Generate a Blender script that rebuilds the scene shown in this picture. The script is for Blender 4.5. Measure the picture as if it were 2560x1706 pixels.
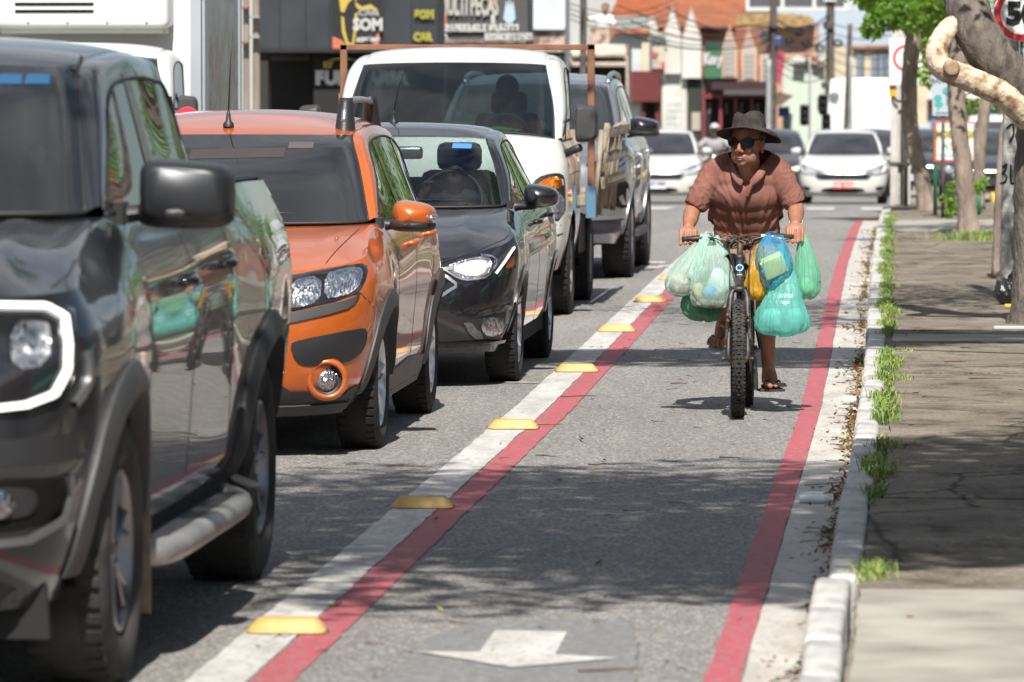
import bpy, bmesh, math, random
from math import sin, cos, pi, radians, sqrt, atan2, tan
from mathutils import Vector, Matrix, Euler
from mathutils.bvhtree import BVHTree
from mathutils.geometry import delaunay_2d_cdt
random.seed(7)
S = bpy.context.scene
C = S.collection
for o in list(bpy.data.objects): bpy.data.objects.remove(o)

# ------------------------------------------------------------------ camera
EYE = Vector((0.0, 0.0, 1.78))
YAW = radians(4.3588); PITCH = radians(2.9048)
cam = bpy.data.cameras.new('street_camera'); camo = bpy.data.objects.new('street_camera', cam); C.objects.link(camo)
camo.location = EYE
camo.rotation_euler = Euler((pi/2 - PITCH, 0, YAW), 'XYZ')
cam.sensor_width = 36.0; cam.lens = 36.0*13382.0/2560.0
cam.clip_start = 0.5; cam.clip_end = 3000
cam.dof.use_dof = True; cam.dof.focus_distance = 28.2; cam.dof.aperture_fstop = 6.0; cam.dof.aperture_blades = 8
S.camera = camo

# ------------------------------------------------------------------ sky, sun, exposure
SUN_DIR = Vector((0.075, -0.80, 1.0)).normalized()
EL = math.asin(SUN_DIR.z)
W = bpy.data.worlds.new('World'); S.world = W; W.use_nodes = True
nt = W.node_tree; nt.nodes.clear()
out = nt.nodes.new('ShaderNodeOutputWorld'); bg = nt.nodes.new('ShaderNodeBackground')
sky = nt.nodes.new('ShaderNodeTexSky'); sky.sky_type = 'NISHITA'; sky.sun_disc = False
sky.sun_elevation = EL; sky.sun_rotation = atan2(SUN_DIR.x, SUN_DIR.y)
sky.air_density = 1.0; sky.dust_density = 1.2
tc = nt.nodes.new('ShaderNodeTexCoord')
mp = nt.nodes.new('ShaderNodeMapping'); mp.inputs['Scale'].default_value = (1.0, 1.0, 2.2)
n1 = nt.nodes.new('ShaderNodeTexNoise'); n1.inputs['Scale'].default_value = 2.3; n1.inputs['Detail'].default_value = 8; n1.inputs['Roughness'].default_value = 0.55
rp = nt.nodes.new('ShaderNodeValToRGB'); rp.color_ramp.elements[0].position = 0.43; rp.color_ramp.elements[1].position = 0.62
mx = nt.nodes.new('ShaderNodeMix'); mx.data_type = 'RGBA'
mx.inputs['B'].default_value = (7.0, 7.2, 7.6, 1)
nt.links.new(tc.outputs['Generated'], mp.inputs['Vector']); nt.links.new(mp.outputs[0], n1.inputs['Vector'])
nt.links.new(n1.outputs['Fac'], rp.inputs[0]); nt.links.new(rp.outputs[0], mx.inputs['Factor'])
nt.links.new(sky.outputs[0], mx.inputs['A']); nt.links.new(mx.outputs['Result'], bg.inputs['Color'])
bg.inputs['Strength'].default_value = 0.055
nt.links.new(bg.outputs[0], out.inputs[0])
sl = bpy.data.lights.new('sun', 'SUN'); slo = bpy.data.objects.new('sun', sl); C.objects.link(slo)
sl.energy = 4.9; sl.angle = radians(0.53); sl.color = (1.0, 0.955, 0.88)
slo.rotation_euler = SUN_DIR.to_track_quat('Z', 'Y').to_euler(); slo.location = (5, 10, 40)
S.view_settings.view_transform = 'Standard'; S.view_settings.look = 'None'
S.view_settings.exposure = 0.82; S.view_settings.gamma = 1.0
S.view_settings.use_curve_mapping = False
S.render.engine = 'CYCLES'
S.cycles.use_adaptive_sampling = True; S.cycles.adaptive_threshold = 0.02
S.cycles.use_denoising = True
S.cycles.max_bounces = 8; S.cycles.diffuse_bounces = 3; S.cycles.glossy_bounces = 4
S.cycles.transmission_bounces = 6; S.cycles.transparent_max_bounces = 16
S.cycles.sample_clamp_indirect = 6.0; S.cycles.caustics_reflective = False; S.cycles.caustics_refractive = False
S.render.film_transparent = False

# ------------------------------------------------------------------ helpers: materials
MATS = {}
def nodes(m): return m.node_tree.nodes, m.node_tree.links
def mat(name, col, rough=0.6, metal=0.0, spec=0.5, coat=0.0, var=0.0, vscale=8.0, bump=0.0, bscale=60.0, col2=None, emit=None, estr=0.0, detail=4.0, coatr=0.03, lo=0.35, hi=0.65, sss=0.0, stretch=(1,1,1)):
    if name in MATS: return MATS[name]
    m = bpy.data.materials.new(name); m.use_nodes = True; N, L = nodes(m)
    b = N['Principled BSDF']
    c4 = (*col, 1)
    b.inputs['Base Color'].default_value = c4; b.inputs['Roughness'].default_value = rough; b.inputs['Metallic'].default_value = metal
    b.inputs['Specular IOR Level'].default_value = spec; b.inputs['Coat Weight'].default_value = coat; b.inputs['Coat Roughness'].default_value = coatr
    if sss: b.inputs['Subsurface Weight'].default_value = sss; b.inputs['Subsurface Radius'].default_value = (.012, .005, .003)
    if emit: b.inputs['Emission Color'].default_value = (*emit, 1); b.inputs['Emission Strength'].default_value = estr
    if var or col2 or bump:
        t = N.new('ShaderNodeTexCoord')
        mpn = N.new('ShaderNodeMapping'); mpn.inputs['Scale'].default_value = stretch; L.new(t.outputs['Object'], mpn.inputs['Vector']); src = mpn.outputs[0]
    if var or col2:
        n = N.new('ShaderNodeTexNoise'); n.inputs['Scale'].default_value = vscale; n.inputs['Detail'].default_value = detail; L.new(src, n.inputs['Vector'])
        r = N.new('ShaderNodeValToRGB'); r.color_ramp.elements[0].position = lo; r.color_ramp.elements[1].position = hi
        a = tuple(max(0, x*(1-var)) for x in col); d = col2 if col2 else tuple(min(1, x*(1+var)) for x in col)
        r.color_ramp.elements[0].color = (*a, 1); r.color_ramp.elements[1].color = (*d, 1)
        L.new(n.outputs['Fac'], r.inputs[0]); L.new(r.outputs[0], b.inputs['Base Color'])
    if bump:
        n2 = N.new('ShaderNodeTexNoise'); n2.inputs['Scale'].default_value = bscale; n2.inputs['Detail'].default_value = 3; L.new(src, n2.inputs['Vector'])
        bp = N.new('ShaderNodeBump'); bp.inputs['Strength'].default_value = bump; bp.inputs['Distance'].default_value = 0.02
        L.new(n2.outputs['Fac'], bp.inputs['Height']); L.new(bp.outputs[0], b.inputs['Normal'])
    MATS[name] = m; return m
def glass(name, tint=(0.5,0.55,0.55), refl=1.0, rough=0.0, base=0.0, haze=(0.3,0.33,0.35)):
    """thin pane: see-through tint, fresnel reflection, optional film of dirt"""
    if name in MATS: return MATS[name]
    m = bpy.data.materials.new(name); m.use_nodes = True; N, L = nodes(m); N.clear()
    o = N.new('ShaderNodeOutputMaterial'); tr = N.new('ShaderNodeBsdfTransparent'); tr.inputs[0].default_value = (*tint, 1)
    gl = N.new('ShaderNodeBsdfGlossy'); gl.inputs['Roughness'].default_value = rough; gl.inputs['Color'].default_value = (refl, refl, refl, 1)
    fr = N.new('ShaderNodeLayerWeight'); fr.inputs['Blend'].default_value = .5
    pw = N.new('ShaderNodeMath'); pw.operation = 'POWER'; pw.inputs[1].default_value = 4.5
    mu = N.new('ShaderNodeMath'); mu.operation = 'MULTIPLY_ADD'; mu.inputs[1].default_value = .90; mu.inputs[2].default_value = .065; mu.use_clamp = True
    L.new(fr.outputs['Facing'], pw.inputs[0]); L.new(pw.outputs[0], mu.inputs[0])
    mxs = N.new('ShaderNodeMixShader'); L.new(mu.outputs[0], mxs.inputs[0]); L.new(gl.outputs[0], mxs.inputs[2])
    if base > 0:
        df = N.new('ShaderNodeBsdfDiffuse'); df.inputs[0].default_value = (*haze, 1)
        m2 = N.new('ShaderNodeMixShader'); m2.inputs[0].default_value = base
        L.new(tr.outputs[0], m2.inputs[1]); L.new(df.outputs[0], m2.inputs[2]); L.new(m2.outputs[0], mxs.inputs[1])
    else: L.new(tr.outputs[0], mxs.inputs[1])
    L.new(mxs.outputs[0], o.inputs[0]); MATS[name] = m; return m

# ------------------------------------------------------------------ helpers: objects
def obj(name, bm, m=None, parent=None, smooth=False, loc=None, mats=None, sharp=None):
    me = bpy.data.meshes.new(name)
    if isinstance(bm, bmesh.types.BMesh):
        if sharp is not None:
            for e in bm.edges:
                if len(e.link_faces) == 2 and e.calc_face_angle(0) > radians(sharp): e.smooth = False
        bm.to_mesh(me); bm.free()
    else: me.from_pydata(*bm)
    if smooth or sharp is not None:
        me.polygons.foreach_set('use_smooth', [True]*len(me.polygons))
    for q in (mats or ([m] if m else [])): me.materials.append(q)
    o = bpy.data.objects.new(name, me); C.objects.link(o)
    if parent is not None: o.parent = parent
    if loc is not None: o.location = loc
    return o
def tag(o, label=None, cat=None, group=None, kind=None):
    if label: o['label'] = label
    if cat: o['category'] = cat
    if group: o['group'] = group
    if kind: o['kind'] = kind
    return o
def thing(name, label, cat, loc=(0,0,0), rz=0.0, group=None):
    o = bpy.data.objects.new(name, None); C.objects.link(o); o.empty_display_size = .2
    o.location = loc; o.rotation_euler = (0, 0, rz)
    return tag(o, label, cat, group)
def struct(name, bm, m, **k): return tag(obj(name, bm, m, **k), kind='structure')
def copy_tree(o, parent=None):
    c = o.copy(); C.objects.link(c)
    if parent is not None: c.parent = parent
    for ch in [x for x in o.children]: copy_tree(ch, c)
    return c

# ------------------------------------------------------------------ helpers: mesh pieces (added to a bmesh)
def B(): return bmesh.new()
def box(bm, c, s, rot=None, taper=None):
    v = []
    for sx in (-.5,.5):
        for sy in (-.5,.5):
            for sz in (-.5,.5):
                k = 1.0 if (taper is None or sz < 0) else taper
                p = Vector((sx*s[0]*k, sy*s[1]*k, sz*s[2]))
                if rot is not None: p = rot @ p
                v.append(bm.verts.new(p + Vector(c)))
    for f in ((0,1,3,2),(4,6,7,5),(0,4,5,1),(2,3,7,6),(0,2,6,4),(1,5,7,3)): bm.faces.new([v[i] for i in f])
    return v
def bbox(c, s, bev=0.01, seg=2, rot=None):
    bm = B(); box(bm, c, s, rot); bmesh.ops.recalc_face_normals(bm, faces=bm.faces)
    bmesh.ops.bevel(bm, geom=bm.edges[:], offset=bev, segments=seg, affect='EDGES', profile=.5); return bm
def frame_of(d):
    d = d.normalized(); a = Vector((0,0,1)) if abs(d.z) < .95 else Vector((0,1,0))
    u = d.cross(a).normalized(); return u, d.cross(u).normalized()
def tube(bm, pts, rad, seg=8, cap=True, flat=1.0):
    pts = [Vector(p) for p in pts]; n = len(pts)
    if not hasattr(rad, '__len__'): rad = [rad]*n
    rings = []; U = None
    for i, p in enumerate(pts):
        d = (pts[min(i+1, n-1)] - pts[max(i-1, 0)])
        if d.length < 1e-9: d = Vector((0,0,1))
        u, w = frame_of(d)
        if U is not None:
            u2 = U - d.normalized()*U.dot(d.normalized())
            if u2.length > 1e-6: u = u2.normalized(); w = d.normalized().cross(u)
        U = u
        rings.append([bm.verts.new(p + (u*cos(2*pi*k/seg) + w*sin(2*pi*k/seg)*flat)*rad[i]) for k in range(seg)])
    for a, b in zip(rings, rings[1:]):
        for k in range(seg): bm.faces.new((a[k], a[(k+1)%seg], b[(k+1)%seg], b[k]))
    if cap: bm.faces.new(rings[0][::-1]); bm.faces.new(rings[-1])
    return rings
def lathe(bm, prof, c=(0,0,0), axis='z', seg=24, a0=0, a1=2*pi, mtx=None):
    """prof: (radius, height) pairs turned about an axis"""
    full = abs(a1-a0-2*pi) < 1e-6; rings = []
    for r, h in prof:
        ring = []
        for k in range(seg if full else seg+1):
            a = a0 + (a1-a0)*k/seg; x, y = r*cos(a), r*sin(a)
            p = Vector((x,y,h)) if axis == 'z' else (Vector((h,x,y)) if axis == 'x' else Vector((y,h,x)))
            if mtx is not None: p = mtx @ p
            ring.append(bm.verts.new(p + Vector(c)))
        rings.append(ring)
    m = len(rings[0])
    for a, b in zip(rings, rings[1:]):
        for k in range(m if full else m-1):
            try: bm.faces.new((a[k], a[(k+1)%m], b[(k+1)%m], b[k]))
            except ValueError: pass
    bmesh.ops.remove_doubles(bm, verts=[v for r in rings for v in r], dist=1e-5)
def prism(bm, poly, d, plane='xz', off=0.0):
    """closed outline in a plane, thickened by d"""
    def P(a, b, t): return {'xz': (a, t, b), 'yz': (t, a, b), 'xy': (a, b, t)}[plane]
    lo = [bm.verts.new(P(a, b, off)) for a, b in poly]; hi = [bm.verts.new(P(a, b, off+d)) for a, b in poly]
    n = len(poly); bm.faces.new(lo[::-1]); bm.faces.new(hi)
    for i in range(n): bm.faces.new((lo[i], lo[(i+1)%n], hi[(i+1)%n], hi[i]))
    bmesh.ops.recalc_face_normals(bm, faces=bm.faces)
def bevel(bm, off, seg=2, ang=30):
    bmesh.ops.recalc_face_normals(bm, faces=bm.faces)
    e = [x for x in bm.edges if len(x.link_faces) == 2 and x.calc_face_angle(0) > radians(ang)]
    bmesh.ops.bevel(bm, geom=e, offset=off, segments=seg, affect='EDGES', profile=.5); return bm
def cat(P, t):
    """Catmull-Rom through the points of P at t in 0..len(P)-1"""
    n = len(P)
    if n == 1: return P[0]
    i = min(int(t), n-2); f = t-i
    p1, p2 = P[i], P[i+1]; p0 = P[i-1] if i > 0 else p1*2-p2; p3 = P[i+2] if i+2 < n else p2*2-p1
    return 0.5*((2*p1) + (p2-p0)*f + (2*p0-5*p1+4*p2-p3)*f*f + (3*p1-p0-3*p2+p3)*f*f*f)
def V(*a): return Vector(a)
def spline(P, n): P = [Vector(p) for p in P]; return [cat(P, (len(P)-1)*k/(n-1)) for k in range(n)]
def resample(P, n):
    P = [Vector(p) for p in P]; L = [0]
    for a, b in zip(P, P[1:]): L.append(L[-1] + (b-a).length)
    out = []; j = 0
    for k in range(n):
        s = L[-1]*k/(n-1)
        while j < len(P)-2 and L[j+1] < s: j += 1
        f = (s-L[j])/max(1e-9, L[j+1]-L[j]); out.append(P[j].lerp(P[j+1], min(1, max(0, f))))
    return out
def grid(bm, rows, flip=False, closed=False):
    R = [[bm.verts.new(p) for p in r] for r in rows]; n = len(rows[0])
    for a, b in zip(R, R[1:]):
        for k in range(n if closed else n-1):
            q = (a[k], a[(k+1)%n], b[(k+1)%n], b[k])
            if len({tuple(round(c, 5) for c in v.co) for v in q}) < 3: continue
            bm.faces.new(q[::-1] if flip else q)
    return R
def coons(c0, c1, d0, d1, n, m):
    """c0,c1: curves along u (at v=0,1); d0,d1 along v (at u=0,1)"""
    c0, c1 = resample(c0, n), resample(c1, n); d0, d1 = resample(d0, m), resample(d1, m)
    rows = []
    for j in range(m):
        v = j/(m-1); r = []
        for i in range(n):
            u = i/(n-1)
            r.append(c0[i]*(1-v) + c1[i]*v + d0[j]*(1-u) + d1[j]*u
                     - (c0[0]*(1-u)*(1-v) + c0[-1]*u*(1-v) + c1[0]*(1-u)*v + c1[-1]*u*v))
        rows.append(r)
    return rows
def mx_(p): return Vector((-p[0], p[1], p[2]))
def text_mesh(s, size, m, parent, mtx, name='lettering', ex=0.002, bold=0.0, align='CENTER', sx=1.0):
    cu = bpy.data.curves.new(name, 'FONT'); cu.body = s; cu.size = size; cu.extrude = ex; cu.offset = bold; cu.align_x = align; cu.align_y = 'CENTER'; cu.resolution_u = 2
    t = bpy.data.objects.new('tmp', cu); C.objects.link(t)
    bpy.context.view_layer.update()
    me = bpy.data.meshes.new_from_object(t.evaluated_get(bpy.context.evaluated_depsgraph_get()))
    bpy.data.objects.remove(t); bpy.data.curves.remove(cu)
    me.transform(mtx @ Matrix.Diagonal((sx, 1, 1, 1))); me.name = name; me.materials.clear(); me.materials.append(m)
    o = bpy.data.objects.new(name, me); C.objects.link(o)
    if parent is not None: o.parent = parent
    return o
FACE = Matrix.Rotation(pi/2, 4, 'X')          # letters in the xz plane, read from -y
def at(x, y, z, rz=0.0): return Matrix.Translation((x, y, z)) @ Matrix.Rotation(rz, 4, 'Z') @ FACE
def zg(y):
    """height of the street: level near the camera, then falling away gently beyond the crossing"""
    if y < 50: return 0.0
    if y < 103: return -0.0003*(y-50)**2
    return -0.8427 - 0.01*(min(y, 260)-103)
def oval(cx, cz, rx, rz=None, n=20, e=1.0):
    rz = rz or rx; o_ = []
    for k in range(n):
        a = 2*pi*k/n; o_.append((cx+rx*abs(cos(a))**e*(1 if cos(a) >= 0 else -1), cz+rz*abs(sin(a))**e*(1 if sin(a) >= 0 else -1)))
    return o_
# ================================================================== MATERIALS OF THE STREET
def asphalt_mat():
    m = bpy.data.materials.new('asphalt'); m.use_nodes = True; N, L = nodes(m); b = N['Principled BSDF']
    t = N.new('ShaderNodeTexCoord')
    v = N.new('ShaderNodeTexVoronoi'); v.inputs['Scale'].default_value = 95
    n = N.new('ShaderNodeTexNoise'); n.inputs['Scale'].default_value = 38; n.inputs['Detail'].default_value = 5; n.inputs['Roughness'].default_value = .75
    g = N.new('ShaderNodeTexNoise'); g.inputs['Scale'].default_value = .55; g.inputs['Detail'].default_value = 6; g.inputs['Roughness'].default_value = .6
    mp_ = N.new('ShaderNodeMapping'); mp_.inputs['Scale'].default_value = (2.4, .35, 1)
    L.new(t.outputs['Object'], v.inputs['Vector']); L.new(t.outputs['Object'], n.inputs['Vector']); L.new(t.outputs['Object'], mp_.inputs[0]); L.new(mp_.outputs[0], g.inputs['Vector'])
    r1 = N.new('ShaderNodeValToRGB'); e = r1.color_ramp.elements
    e[0].position = 0.0; e[0].color = (.36, .34, .315, 1); e[1].position = 1.0; e[1].color = (.13, .125, .118, 1)
    x = e.new(.25); x.color = (.225, .215, .20, 1)
    sx = N.new('ShaderNodeSeparateColor'); L.new(v.outputs['Color'], sx.inputs[0]); 
    r1b = N.new('ShaderNodeValToRGB'); e = r1b.color_ramp.elements
    e[0].position = 0.1; e[0].color = (.118, .115, .112, 1); e[1].position = .98; e[1].color = (.40, .385, .365, 1); x = e.new(.72); x.color = (.218, .212, .203, 1)
    L.new(sx.outputs[0], r1b.inputs[0])
    r2 = N.new('ShaderNodeValToRGB'); r2.color_ramp.elements[0].position = .3; r2.color_ramp.elements[0].color = (.72, .72, .73, 1); r2.color_ramp.elements[1].position = .7; r2.color_ramp.elements[1].color = (1.14, 1.13, 1.11, 1)
    L.new(n.outputs['Fac'], r2.inputs[0])
    r3 = N.new('ShaderNodeValToRGB'); r3.color_ramp.elements[0].position = .32; r3.color_ramp.elements[0].color = (.80, .80, .81, 1); r3.color_ramp.elements[1].position = .68; r3.color_ramp.elements[1].color = (1.10, 1.09, 1.07, 1)
    L.new(g.outputs['Fac'], r3.inputs[0])
    m1 = N.new('ShaderNodeMix'); m1.data_type = 'RGBA'; m1.blend_type = 'MULTIPLY'; m1.inputs[0].default_value = 1
    L.new(r1b.outputs[0], m1.inputs['A']); L.new(r2.outputs[0], m1.inputs['B'])
    m2 = N.new('ShaderNodeMix'); m2.data_type = 'RGBA'; m2.blend_type = 'MULTIPLY'; m2.inputs[0].default_value = 1
    L.new(m1.outputs['Result'], m2.inputs['A']); L.new(r3.outputs[0], m2.inputs['B']); L.new(m2.outputs['Result'], b.inputs['Base Color'])
    b.inputs['Roughness'].default_value = .82; b.inputs['Specular IOR Level'].default_value = .35
    bp = N.new('ShaderNodeBump'); bp.inputs['Strength'].default_value = .55; bp.inputs['Distance'].default_value = .006
    L.new(v.outputs['Distance'], bp.inputs['Height']); L.new(bp.outputs[0], b.inputs['Normal']); return m
def paint_mat(name, col, wear=.5, dirt=(.30,.28,.26), base=(.2,.19,.18), scuff=0.5):
    """road paint: worn through in flecks, streaked with tyre dirt"""
    m = bpy.data.materials.new(name); m.use_nodes = True; N, L = nodes(m); b = N['Principled BSDF']
    t = N.new('ShaderNodeTexCoord'); mp_ = N.new('ShaderNodeMapping'); mp_.inputs['Scale'].default_value = (3.0, .8, 1); L.new(t.outputs['Object'], mp_.inputs[0])
    n = N.new('ShaderNodeTexNoise'); n.inputs['Scale'].default_value = 28; n.inputs['Detail'].default_value = 7; n.inputs['Roughness'].default_value = .72; L.new(t.outputs['Object'], n.inputs['Vector'])
    g = N.new('ShaderNodeTexNoise'); g.inputs['Scale'].default_value = 2.2; g.inputs['Detail'].default_value = 8; g.inputs['Roughness'].default_value = .65; L.new(mp_.outputs[0], g.inputs['Vector'])
    r = N.new('ShaderNodeValToRGB'); r.color_ramp.elements[0].position = .30+wear*.14; r.color_ramp.elements[0].color = (1,1,1,1); r.color_ramp.elements[1].position = .35+wear*.16; r.color_ramp.elements[1].color = (0,0,0,1); L.new(n.outputs['Fac'], r.inputs[0])
    r2 = N.new('ShaderNodeValToRGB'); r2.color_ramp.elements[0].position = .36; r2.color_ramp.elements[1].position = .72
    r2.color_ramp.elements[0].color = (0,0,0,1); r2.color_ramp.elements[1].color = (scuff,)*3+(1,); L.new(g.outputs['Fac'], r2.inputs[0])
    a = N.new('ShaderNodeMix'); a.data_type = 'RGBA'; a.inputs['A'].default_value = (*col, 1); a.inputs['B'].default_value = (*dirt, 1); L.new(r2.outputs[0], a.inputs[0])
    c = N.new('ShaderNodeMix'); c.data_type = 'RGBA'; c.inputs['B'].default_value = (*base, 1); L.new(a.outputs['Result'], c.inputs['A']); L.new(r.outputs[0], c.inputs[0])
    L.new(c.outputs['Result'], b.inputs['Base Color']); b.inputs['Roughness'].default_value = .7
    bp = N.new('ShaderNodeBump'); bp.inputs['Strength'].default_value = .3; bp.inputs['Distance'].default_value = .005; L.new(n.outputs['Fac'], bp.inputs['Height']); L.new(bp.outputs[0], b.inputs['Normal'])
    return m
M_ASPH = asphalt_mat()
M_WHITE = paint_mat('white_road_paint', (.49,.48,.465), .62, dirt=(.25,.24,.22), scuff=.85)
M_RED = paint_mat('red_road_paint', (.355,.062,.084), .66, dirt=(.25,.07,.075), scuff=.8)
M_GUTTER = paint_mat('gutter_whitewash', (.46,.44,.41), .62, dirt=(.25,.22,.19), base=(.20,.185,.17), scuff=.8)
M_BLUEGREY = paint_mat('grey_cover_paint', (.225,.226,.234), 1.35, dirt=(.16,.16,.162), base=(.135,.132,.128), scuff=1.0)
def slab_mat():
    m = bpy.data.materials.new('pavement_concrete'); m.use_nodes = True; N, L = nodes(m); b = N['Principled BSDF']; b.inputs['Roughness'].default_value = .92; b.inputs['Specular IOR Level'].default_value = .25
    t = N.new('ShaderNodeTexCoord')
    def noise(sc, det, stretch=(1,1,1)):
        q = N.new('ShaderNodeMapping'); q.inputs['Scale'].default_value = stretch; L.new(t.outputs['Object'], q.inputs[0]); n = N.new('ShaderNodeTexNoise'); n.inputs['Scale'].default_value = sc; n.inputs['Detail'].default_value = det; n.inputs['Roughness'].default_value = .68; L.new(q.outputs[0], n.inputs['Vector']); return n
    def ramp(n, p0, c0, p1, c1, o='Fac'):
        r = N.new('ShaderNodeValToRGB'); r.color_ramp.elements[0].position = p0; r.color_ramp.elements[0].color = (*c0,1); r.color_ramp.elements[1].position = p1; r.color_ramp.elements[1].color = (*c1,1); L.new(n.outputs[o], r.inputs[0]); return r
    def mul(a, b_):
        x = N.new('ShaderNodeMix'); x.data_type = 'RGBA'; x.blend_type = 'MULTIPLY'; x.inputs[0].default_value = 1; L.new(a, x.inputs['A']); L.new(b_, x.inputs['B']); return x.outputs['Result']
    base = ramp(noise(1.3, 12), .34, (.125,.105,.083), .66, (.245,.213,.172)); grit = ramp(noise(55, 4), .35, (.62,.62,.62), .65, (1.25,1.24,1.22)); stain = ramp(noise(3.2, 9, (1,.6,1)), .36, (.45,.43,.40), .50, (1,1,1))
    col = mul(mul(base.outputs[0], grit.outputs[0]), stain.outputs[0])
    v = N.new('ShaderNodeTexVoronoi'); v.feature = 'DISTANCE_TO_EDGE'; v.inputs['Scale'].default_value = .62; dn = noise(3.5, 8); ad = N.new('ShaderNodeMix'); ad.data_type = 'VECTOR'; ad.inputs[0].default_value = .14; L.new(t.outputs['Object'], ad.inputs['A']); L.new(dn.outputs['Color'], ad.inputs['B']); L.new(ad.outputs['Result'], v.inputs['Vector'])
    ck = ramp(v, .0, (.22,.20,.18), .009, (1,1,1), 'Distance'); col = mul(col, ck.outputs[0])
    fl = noise(23, 3); fr = ramp(fl, .735, (0,0,0), .75, (1,1,1)); x = N.new('ShaderNodeMix'); x.data_type = 'RGBA'; x.inputs['B'].default_value = (.42,.41,.39,1); L.new(fr.outputs[0], x.inputs[0]); L.new(col, x.inputs['A']); L.new(x.outputs['Result'], b.inputs['Base Color'])
    hn = noise(40, 6); bp = N.new('ShaderNodeBump'); bp.inputs['Strength'].default_value = .8; bp.inputs['Distance'].default_value = .015; L.new(hn.outputs['Fac'], bp.inputs['Height']); L.new(bp.outputs[0], b.inputs['Normal']); return m
M_KERB = mat('kerb_limewash', (.43,.425,.41), .85, var=.0, col2=(.22,.215,.21), vscale=7, detail=8, bump=.5, bscale=30, lo=.42, hi=.80, stretch=(1.6,.6,1))
M_SLAB = slab_mat()
M_SLABN = mat('pale_ramp_concrete', (.19,.175,.15), .9, col2=(.32,.30,.265), vscale=2.6, detail=12, bump=.35, bscale=50)
M_EARTH = mat('earth', (.13,.11,.09), .95, col2=(.24,.205,.17), vscale=14, detail=9, bump=.9, bscale=60)
M_FARGROUND = mat('far_ground', (.24,.22,.19), .95, var=.25, vscale=.6)

def shift(y):
    """the painted lines drift a little towards the traffic further down the street"""
    P = [(0,0),(28,0),(34,-.04),(40.7,-.09),(48.5,-.14),(63,-.175),(120,-.20)]
    for (a, s), (b_, t) in zip(P, P[1:]):
        if y <= b_:
            f = (y-a)/(b_-a); return s+(t-s)*f
    return P[-1][1]
def ys(a, b_, st):
    n = max(1, int(round((b_-a)/st))); return [a+(b_-a)*k/n for k in range(n+1)]
def strip(bm, xa, xb, y0, y1, z, st=.8, wob=0.0, rnd=None):
    Y = ys(y0, y1, st)
    rows = []
    for y in Y:
        s = shift(y); w1 = (rnd.uniform(-1,1) if rnd else 0)*wob; w2 = (rnd.uniform(-1,1) if rnd else 0)*wob
        rows.append([V(xa+s+w1, y, zg(y)+z), V(xb+s+w2, y, zg(y)+z)])
    grid(bm, rows, flip=True)

# ------------------------------------------------------------------ ground, road, painted lines
bm = B(); Y = [-60,-20,0,10,20,30,40,50]+list(range(53,108,3))+[115,130,160,200,260,400,900,2600]
grid(bm, [[V(x, y, zg(y)-.06) for x in (-1500,-120,-60,-30,30,60,120,1500)] for y in Y], flip=True)
struct('ground', bm, M_FARGROUND)
bm = B(); Y = [-30,-10,0,8,16,24,32,40,50]+list(range(52,112,2))+[120,140,180,240,400]
grid(bm, [[V(x, y, zg(y)) for x in (-30,-18,-9,-4,-.30+min(0,shift(y)))] for y in Y], flip=True)
struct('road', bm, M_ASPH)
bm = B(); grid(bm, [[V(x, y, zg(y)+.004) for x in (-.8,4,12,30,60)] for y in [70,74,78,82,88,94,100,103]], flip=True)
struct('side_street', bm, M_ASPH)
rnd = random.Random(3)
bm = B(); strip(bm, -2.125, -1.945, 6, 62, .004, .13, .005, rnd); strip(bm, -2.22,-1.98,48.2,48.6,.0045); 
struct('white_lane_line', bm, M_WHITE)
bm = B(); strip(bm, -1.938, -1.812, 6, 62, .004, .13, .005, rnd); struct('red_lane_line', bm, M_RED)
bm = B(); strip(bm, -.62, -.517, 6, 63.5, .004, .13, .0045, rnd)
Z = [(-.79,63.5),(-.72,63.5),(-.60,66.5),(-.30,69),(-.42,69.4),(-.74,67.2)]
bm.faces.new([bm.verts.new((x, y, zg(y)+.0045)) for x, y in Z])
struct('red_kerbside_line', bm, M_RED)
bm = B(); strip(bm, -.512, -.285, 6, 66, .004, .35, .004, rnd); struct('white_gutter', bm, M_GUTTER)

def flat_poly(name, pts, z, m):
    bm = B(); bm.faces.new([bm.verts.new((x, y, zg(y)+z)) for x, y in pts])
    bmesh.ops.recalc_face_normals(bm, faces=bm.faces)
    for f in bm.faces:
        if f.normal.z < 0: f.normal_flip()
    return struct(name, bm, m)
def ragged(P):
    rg = random.Random(4); out = []
    for (a, b_), (c, d) in zip(P, P[1:]+P[:1]):
        n = max(1, int(sqrt((c-a)**2+(d-b_)**2)/.05)); out += [(a+(c-a)*k/n+rg.uniform(-.012,.012), b_+(d-b_)*k/n+rg.uniform(-.012,.012)) for k in range(n)]
    return out
flat_poly('old_grey_paint', ragged([(-1.60,12),(-1.57,15.4),(-1.54,16.6),(-1.44,17.1),(-1.13,17.25),(-.93,17.2),(-.86,16.4),(-.82,15.4),(-.84,12)]), .0035, M_BLUEGREY)
flat_poly('white_lane_arrow', [(-1.336,16.83),(-1.105,16.80),(-1.098,16.14),(-.905,16.05),(-1.205,15.78),(-1.525,16.19),(-1.334,16.19)], .0075, M_WHITE)
bm = B()
for k in range(9):
    x = -6.3 + k*.78
    for y in (75.0,): bm.faces.new([bm.verts.new((X, Y_, zg(Y_)+.006)) for X, Y_ in ((x,y),(x+.4,y),(x+.4,y+3.6),(x,y+3.6))])
struct('crossing_bars', bm, M_WHITE)
flat_poly('stop_line', [(-8,80.2),(-.9,80.2),(-.9,80.7),(-8,80.7)], .006, M_WHITE)
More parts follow.
